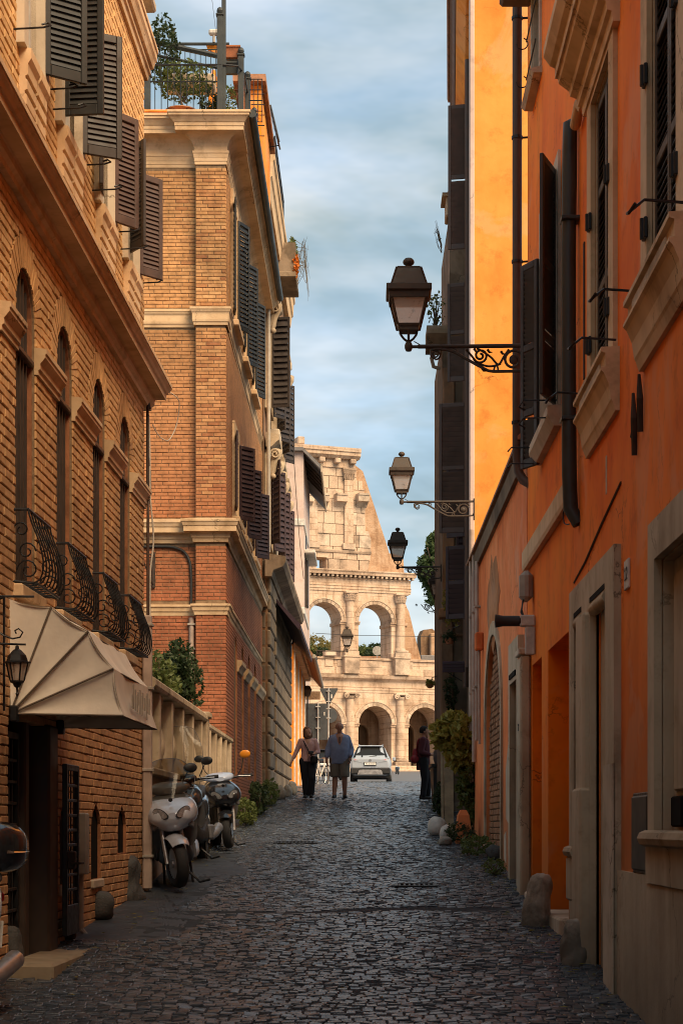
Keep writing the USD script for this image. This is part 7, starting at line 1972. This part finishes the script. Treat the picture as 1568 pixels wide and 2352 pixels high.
    for yw in (.80, 3.35):
        for s in (-1, 1):
            T = trn(s * (hw_ - .12), yw, .34) @ rotm((0, 1, 0), math.pi / 2)
            w_ = part(t, 'wheel', MB().lathe([(.20, -.11), (.31, -.11), (.34, -.07), (.34, .07), (.31, .11), (.20, .11)], 22, T), 'tyre', 40)
            part(w_, 'rim', MB().lathe([(0, -.112), (.20, -.112), (.20, .112), (0, .112)], 16, T), 'aluminium')
    part(t, 'undertray', MB().box(-hw_ * .85, hw_ * .85, .2, L - .5, .20, .30), 'black_plastic')
    part(t, 'aerial', MB().tube([(0, 1.0, 1.61 * k), (0, 1.06, 1.70 * k)], .015, 5), 'black_plastic')
    return t
YV = 84.6
car('pale silver crossover car seen from behind at the end of the street', (xpx(850, YV), YV, float(G(YV))), -2, 'car_silver', W=1.90)
YD = 92.0
car('dark car with red tail lights half hidden behind the walking man', (xpx(747, YD), YD, float(G(YD)) + .1), 0, 'black_paint', W=1.75, L=4.0, Hh=1.5, plate=None, suv=False)

# bicycle at the posts, moped on the square
t = thing('bicycle', 'pale bicycle leaning at the road sign post', 'bicycle', (xpx(737, 71.2), 71.2, float(G(71.2))), 68)
for s in (-.5, .5):
    T = trn(s, 0, .33) @ rotm((1, 0, 0), math.pi / 2)
    a = np.linspace(0, 2 * math.pi, 20, endpoint=False)
    w_ = part(t, 'wheel', MB().tube([(s + .31 * math.cos(q), 0, .33 + .31 * math.sin(q)) for q in a], .018, 5, closed=True), 'tyre')
    sp = MB()
    for q in a[::2]:
        sp.tube([(s, 0, .33), (s + .3 * math.cos(q), 0, .33 + .3 * math.sin(q))], .003, 3)
    part(w_, 'spokes', sp, 'chrome')
part(t, 'frame', MB().tube([(-.5, 0, .33), (-.05, 0, .30), (.36, 0, .80), (-.20, 0, .78), (-.05, 0, .30)], .02, 6).tube([(-.5, 0, .33), (-.20, 0, .78), (-.23, 0, .92)], .015, 6).tube([(.5, 0, .33), (.36, 0, .80), (.32, 0, 1.0)], .018, 6), 'marble')
part(t, 'handlebar', MB().tube([(.28, -.28, 1.0), (.34, -.1, 1.03), (.34, .1, 1.03), (.28, .28, 1.0)], .014, 6), 'chrome')
part(t, 'saddle', MB().cbox(-.35, -.12, -.07, .07, .92, .98, .025), 'black_plastic')
YM = 150.0
t = thing('moped', 'small dark moped parked at the steps of the amphitheatre', 'moped', (xpx(912, YM), YM, float(G(YM))), -12)
kM = YM * 26 / FPX / 1.25
def scm(m): 
    v, f = m.arrays(); return (v * kM, f)
part(t, 'wheel', scm(MB().lathe([(.14, -.06), (.24, -.06), (.26, 0), (.24, .06), (.14, .06)], 18, trn(0, -.6, .26) @ rotm((0, 1, 0), math.pi / 2))), 'tyre')
part(t, 'wheel', scm(MB().lathe([(.14, -.06), (.24, -.06), (.26, 0), (.24, .06), (.14, .06)], 18, trn(0, .6, .26) @ rotm((0, 1, 0), math.pi / 2))), 'tyre')
part(t, 'body', scm(loft([(-.55, .65, .12, .22), (-.35, .62, .2, .3), (-.2, .4, .18, .12), (.2, .55, .2, .2), (.7, .75, .14, .14)], 16)), 'black_paint')
part(t, 'headlight', scm(MB().ball((0, -.58, .85), (.09, .06, .09), 1)), 'lens_white')
part(t, 'handlebar', scm(MB().tube([(-.33, -.3, 1.05), (0, -.42, 1.0), (.33, -.3, 1.05)], .03, 6)), 'black_plastic')

# ------------------------------------------------------------------ people
def limbs(bones, edge=.028, n=10, taubin=6, hem=None):
    """one continuous skin over tapering bones: (p0, r0, p1, r1), or a list of (p, r) to wrap together; hem cuts the cloth off level"""
    out = None
    for b_ in bones:
        prs = b_ if isinstance(b_, list) else [(b_[0], b_[1]), (b_[2], b_[3])]
        h = m3.Manifold.batch_hull([m3.Manifold.sphere(r, 16).translate(tuple(map(float, p))) for p, r in prs])
        out = h if out is None else out + h
    if hem is not None:
        out = out.trim_by_plane((0.0, 0.0, 1.0), hem)
    out = out.refine_to_length(edge)
    mm = out.to_mesh()
    t = trimesh.Trimesh(mm.vert_properties[:, :3], mm.tri_verts, process=True)
    trimesh.smoothing.filter_taubin(t, iterations=taubin)
    return t

def hand(wrist, direction, up, size=.18, side=1):
    """palm, four unequal curled fingers and a thumb from the side of the palm"""
    d = np.array(direction, float); d /= np.linalg.norm(d)
    u = np.array(up, float); u -= d * u.dot(d); u /= np.linalg.norm(u)      # back of the hand
    w = np.cross(d, u) * side
    s = size / .18
    wr = np.array(wrist, float)
    B = [(wr, .026 * s, wr + d * .05 * s, .032 * s)]
    for k, (off, ln_) in enumerate(((-.028, .070), (-.009, .080), (.010, .075), (.028, .058))):
        r = .0095 * s
        k0 = wr + d * .085 * s + w * off * s
        k1 = k0 + (d * .94 - u * .34) * ln_ * .45 * s
        k2 = k1 + (d * .70 - u * .72) * ln_ * .33 * s
        k3 = k2 + (d * .35 - u * .94) * ln_ * .26 * s
        B += [(wr + d * .03 * s + w * off * .7 * s, .016 * s, k0, r * 1.2), (k0, r * 1.15, k1, r), (k1, r, k2, r * .95), (k2, r * .95, k3, r * .8)]
    t0 = wr + d * .025 * s - w * .028 * s
    t1 = t0 + (d * .6 - w * .75 - u * .2) * .036 * s
    t2 = t1 + (d * .85 - w * .3 - u * .45) * .03 * s
    return B + [(wr + d * .02 * s, .02 * s, t0, .014 * s), (t0, .013 * s, t1, .011 * s), (t1, .011 * s, t2, .009 * s)]

def head(t, c, yaw, pitch, skin_, hair, style, r=.105):
    """face towards -y before turning"""
    T = trn(*c) @ rotm((0, 0, 1), yaw) @ rotm((1, 0, 0), pitch)
    B = limbs([((0, .012, .035), .088, (0, .02, .03), .088), ((0, -.015, .02), .080, (0, -.032, -.055), .052), ((0, -.02, -.06), .046, (0, -.055, -.088), .030), ((0, -.075, .012), .020, (0, -.092, -.018), .016), ((-.03, -.070, .025), .022, (.03, -.07, .025), .022)], .016, taubin=5)
    v = B.vertices @ T[:3, :3].T + T[:3, 3]
    hp = part(t, 'head', (v, B.faces), skin_, True)
    for s in (-1, 1):
        part(hp, 'ear', MB().ball((s * .088, .012, .005), (.012, .022, .032), 1, T), skin_, True)
        part(hp, 'eye', MB().ball((s * .032, -.079, .018), (.013, .008, .008), 1, T), 'ink', True)
        part(hp, 'eyebrow', MB().tube([(s * .015, -.090, .038), (s * .05, -.080, .038)], .005, 4, T), hair)
    part(hp, 'mouth', MB().tube([(-.022, -.077, -.052), (0, -.083, -.054), (.022, -.077, -.052)], .005, 4, T), 'red_lens' if style == 'bob' else skin_)
    g_ = np.random.default_rng(5)
    ico = trimesh.creation.icosphere(subdivisions=3)
    v = np.array(ico.vertices) * (.099, .106, .105) + (0, .022, .042)
    if style == 'bob':
        low = (v[:, 2] < .02) & (v[:, 1] > -.035)
        v[low, 2] -= .10; v[low, 0] *= 1.16
        v = v[:]
        front = v[:, 1] < -.035
        v[front & (v[:, 2] < .07), 1] = -.03
    elif style == 'short':
        v[:, 2] = np.maximum(v[:, 2], np.where(v[:, 1] < -.01, .078, -.02))
        v[(v[:, 1] < -.05), 1] *= .90
    else:
        v = np.array(ico.vertices) * (.0925, .100, .0975) + (0, .02, .038)
        v = v * (1.03, 1.03, 1.0)
        v[:, 1] = np.maximum(v[:, 1], .025)
        v[:, 2] = np.clip(v[:, 2], -.035, .055)
    n = meshkit.fbm(v * 40, 3, 3) - .5
    v += ico.vertices * n[:, None] * (.02 if style == 'bob' else .01)
    part(hp, 'hair', (v @ T[:3, :3].T + T[:3, 3], ico.faces), hair, True)
    return hp

def shoe(t, ankle, yaw, mt='shoe_dark'):
    T = trn(ankle[0], ankle[1], 0) @ rotm((0, 0, 1), yaw)
    B = limbs([((0, .05, .05), .045, (0, -.06, .042), .042), ((0, -.06, .042), .042, (.0, -.16, .034), .034), ((0, .04, .09), .043, (0, .02, .06), .05)], .022)
    v = np.array(B.vertices); v[:, 2] = np.maximum(v[:, 2], .0)
    part(t, 'shoe', (v @ T[:3, :3].T + T[:3, 3], B.faces), mt, True)
    part(t, 'sole', MB().plan(sg.LineString([(0, .06), (0, -.16)]).buffer(.05), 0, .018, T), 'black_plastic')

YPp = 42.6
gp = float(G(YPp))
def person_woman():
    x, y = xpx(707, YPp), YPp
    t = thing('person', 'woman in a pink top and dark trousers with a crossbody strap, walking and looking aside', 'person', (x, y, float(G(y)) + .015), 0)
    hip, sh = .86, 1.33
    L_hip, R_hip = (.085, 0, hip), (-.085, 0, hip)
    Lk, Rk = (.10, -.10, .47), (-.07, .02, .46)
    La, Ra = (.075, -.02, .09), (-.045, .10, .10)
    Ls, Rs = (.165, .01, sh), (-.165, .01, sh)
    Le, Re = (.24, -.02, 1.08), (-.27, -.02, 1.08)
    Lw, Rw = (.14, -.20, 1.02), (-.37, -.10, .86)
    B = [((0, 0, .88), .13, (0, .0, 1.10), .115), ((0, 0, 1.1), .115, (0, .005, 1.28), .12), ((-.13, .005, sh), .055, (.13, .005, sh), .055), ((0, .01, 1.34), .055, (0, .0, 1.46), .048),
         (L_hip, .095, Lk, .062), (Lk, .06, La, .040), (R_hip, .095, Rk, .062), (Rk, .06, Ra, .040),
         (Ls, .055, Le, .042), (Le, .04, Lw, .027), (Rs, .055, Re, .042), (Re, .04, Rw, .027)]
    B += hand(Lw, (-.8, -.5, .05), (0, .2, 1), .165, 1) + hand(Rw, (-.45, -.3, -.85), (-.8, 0, .2), .165, -1)
    part(t, 'body', limbs(B, .030), 'skin', True)
    top = limbs([[((-.05, 0, .84), .13), ((.05, 0, .84), .13), ((-.035, 0, 1.06), .115), ((.035, 0, 1.06), .115)], [((-.035, 0, 1.06), .115), ((.035, 0, 1.06), .115), ((-.06, .0, 1.25), .115), ((.06, .0, 1.25), .115)], ((-.13, .005, sh - .01), .072, (.13, .005, sh - .01), .072), (Ls, .068, Le, .054), (Rs, .068, Re, .054), (Le, .054, (np.array(Le) + np.array(Lw)) / 2, .046), (Re, .054, (np.array(Re) * .4 + np.array(Rw) * .6), .045)], .030, hem=.85)
    part(t, 'top', top, 'cloth_pink', True)
    part(t, 'trousers', limbs([((-.06, 0, .86), .125, (.06, 0, .86), .125), (L_hip, .122, Lk, .085), (Lk, .083, (La[0], La[1], .10), .075), (R_hip, .122, Rk, .085), (Rk, .083, (Ra[0], Ra[1], .11), .075)], .030), 'cloth_navy', True)
    shoe(t, La, .1); shoe(t, Ra, -.2)
    part(t, 'strap', MB().tube([(-.12, -.02, 1.37), (-.06, -.15, 1.25), (.04, -.165, 1.05), (.13, -.14, .92)], .014, 5), 'cloth_black', True)
    part(t, 'bag', MB().cbox(.06, .24, -.22, -.12, .80, .97, .03), 'cloth_black')
    part(t, 'camera', MB().cbox(.02, .14, -.27, -.18, 1.0, 1.09, .015).lathe([(0, 0), (.03, 0), (.03, .05), (0, .05)], 10, trn(.08, -.27, 1.045) @ rotm((1, 0, 0), math.pi / 2)), 'black_plastic')
    head(t, (0, -.01, 1.535), .55, -.22, 'skin', 'hair_auburn', 'bob')
def person_man():
    x, y = xpx(780, YPp), YPp - .2
    t = thing('person', 'bald-headed man in a loose blue shirt and khaki shorts walking towards the camera', 'person', (x, y, float(G(y)) + .015), 0)
    sh = 1.40
    Lh, Rh = (.10, 0, .92), (-.10, 0, .92)
    Lk, Rk = (.115, -.06, .50), (-.10, .01, .50)
    La, Ra = (.12, .06, .10), (-.12, -.06, .09)
    Ls, Rs = (.175, .01, sh), (-.175, .01, sh)
    Le, Re = (.27, .05, 1.14), (-.27, -.0, 1.15)
    Lw, Rw = (.25, -.10, .94), (-.30, -.06, .90)
    B = [((0, 0, .94), .15, (0, -.01, 1.16), .155), ((0, -.01, 1.16), .155, (0, 0, 1.38), .145), ((-.16, .005, sh), .07, (.16, .005, sh), .07), ((0, .01, 1.44), .07, (0, .0, 1.56), .06),
         (Lh, .11, Lk, .066), (Lk, .066, ((.115, .0, .33)), .064), ((.115, .0, .33), .064, La, .042), (Rh, .11, Rk, .066), (Rk, .066, (-.11, .0, .33), .064), ((-.11, .0, .33), .064, Ra, .042),
         (Ls, .066, Le, .05), (Le, .047, Lw, .031), (Rs, .066, Re, .05), (Re, .047, Rw, .031)]
    B += hand(Lw, (-.05, -.35, -.94), (.9, 0, 0), .19, 1) + hand(Rw, (0.0, -.2, -.98), (-.9, 0, 0), .19, -1)
    part(t, 'body', limbs(B, .032), 'skin_tan', True)
    shirt = limbs([[((-.09, 0, .74), .135), ((.09, 0, .74), .135), ((-.07, -.02, 1.14), .155), ((.07, -.02, 1.14), .155)], [((-.07, -.02, 1.14), .155), ((.07, -.02, 1.14), .155), ((-.10, 0, 1.35), .135), ((.10, 0, 1.35), .135)], ((-.13, .005, sh + .01), .080, (.13, .005, sh + .01), .080), [((-.11, .005, sh + .02), .06), ((.11, .005, sh + .02), .06), ((0, .01, 1.50), .068)], (Ls, .078, Le, .070), (Rs, .078, Re, .070), (Le, .070, (np.array(Le) * .35 + np.array(Lw) * .65), .060), (Re, .072, (np.array(Re) * .35 + np.array(Rw) * .65), .060)], .032, hem=.80)
    part(t, 'shirt', shirt, 'cloth_blue', True)
    part(t, 'placket', MB().tube([(0, -.178, 1.42), (0, -.205, 1.28)], .012, 5), 'cloth_navy')
    part(t, 'shorts', limbs([((-.07, 0, .90), .15, (.07, 0, .90), .15), (Lh, .14, (Lk[0] + .005, Lk[1], .50), .108), (Rh, .14, (Rk[0] - .005, Rk[1], .50), .108)], .032, hem=.50), 'cloth_khaki', True)
    shoe(t, La, .15); shoe(t, Ra, -.15)
    head(t, (0, -.02, 1.64), .12, .05, 'skin_tan', 'hair_grey', 'bald', .11)
    part(t, 'wristwatch', MB().lathe([(.036, -.015), (.040, -.015), (.040, .015), (.036, .015)], 10, trn(.25, -.09, .955)), 'black_plastic')
def person_side():
    y = 41.8
    x = xpx(972, y)
    t = thing('person', 'dark-haired person in a maroon jacket with a red shoulder bag, standing at the right wall', 'person', (x, y, float(G(y)) + .015), 0)
    # stands in profile, facing +x (towards the wall)
    sh = 1.36
    Lh, Rh = (0, -.085, .88), (0, .085, .88)
    B = [((0, 0, .88), .13, (0, 0, 1.12), .125), ((0, 0, 1.12), .125, (-.01, 0, 1.30), .125), ((-.01, -.14, sh), .058, (-.01, .14, sh), .058), ((-.01, 0, 1.37), .055, (.02, 0, 1.47), .05),
         (Lh, .10, (.03, -.08, .47), .062), ((.03, -.08, .47), .06, (-.01, -.08, .09), .042), (Rh, .10, (.10, .07, .47), .062), ((.10, .07, .47), .06, (.10, .08, .09), .042),
         ((-.01, -.18, sh), .058, (-.06, -.21, 1.08), .045), ((-.06, -.21, 1.08), .043, (.16, -.17, 1.02), .029), ((-.01, .18, sh), .058, (-.04, .21, 1.08), .045), ((-.04, .21, 1.08), .043, (.17, .14, 1.04), .029)]
    B += hand((.16, -.17, 1.02), (.9, .3, .1), (0, -.3, 1), .17, 1) + hand((.17, .14, 1.04), (.9, -.3, .1), (0, .3, 1), .17, -1)
    part(t, 'body', limbs(B, .030), 'skin', True)
    part(t, 'jacket', limbs([((0, 0, .66), .165, (0, 0, .95), .152), ((0, 0, .95), .152, (0, 0, 1.15), .15), ((0, 0, 1.15), .15, (-.01, 0, 1.29), .15), ((-.01, -.14, sh), .078, (-.01, .14, sh), .078), ((-.01, -.18, sh), .075, (-.06, -.21, 1.08), .066), ((-.06, -.21, 1.08), .064, (.12, -.18, 1.03), .05), ((-.01, .18, sh), .075, (-.04, .21, 1.08), .066), ((-.04, .21, 1.08), .064, (.13, .15, 1.04), .05)], .030, hem=.68), 'cloth_maroon', True)
    part(t, 'trousers', limbs([((0, -.05, .84), .13, (0, .05, .84), .13), (Lh, .12, (.03, -.08, .47), .085), ((.03, -.08, .47), .083, (-.01, -.08, .10), .066), (Rh, .12, (.10, .07, .47), .085), ((.10, .07, .47), .083, (.10, .08, .10), .066)], .030), 'cloth_navy', True)
    shoe(t, (-.01, -.08), math.pi / 2); shoe(t, (.10, .08), math.pi / 2)
    part(t, 'bag', limbs([((-.20, -.12, .92), .10, (-.20, -.02, .92), .10), ((-.19, -.07, 1.04), .07, (-.19, -.05, 1.12), .05)], .04), 'bag_red', True)
    part(t, 'strap', MB().tube([(-.18, -.10, 1.08), (-.12, -.15, 1.36), (.0, -.14, 1.43), (.1, -.15, 1.36)], .016, 5), 'bag_red', True)
    head(t, (.03, 0, 1.545), math.pi / 2, .0, 'skin', 'hair_dark', 'short')
person_woman(); person_man(); person_side()
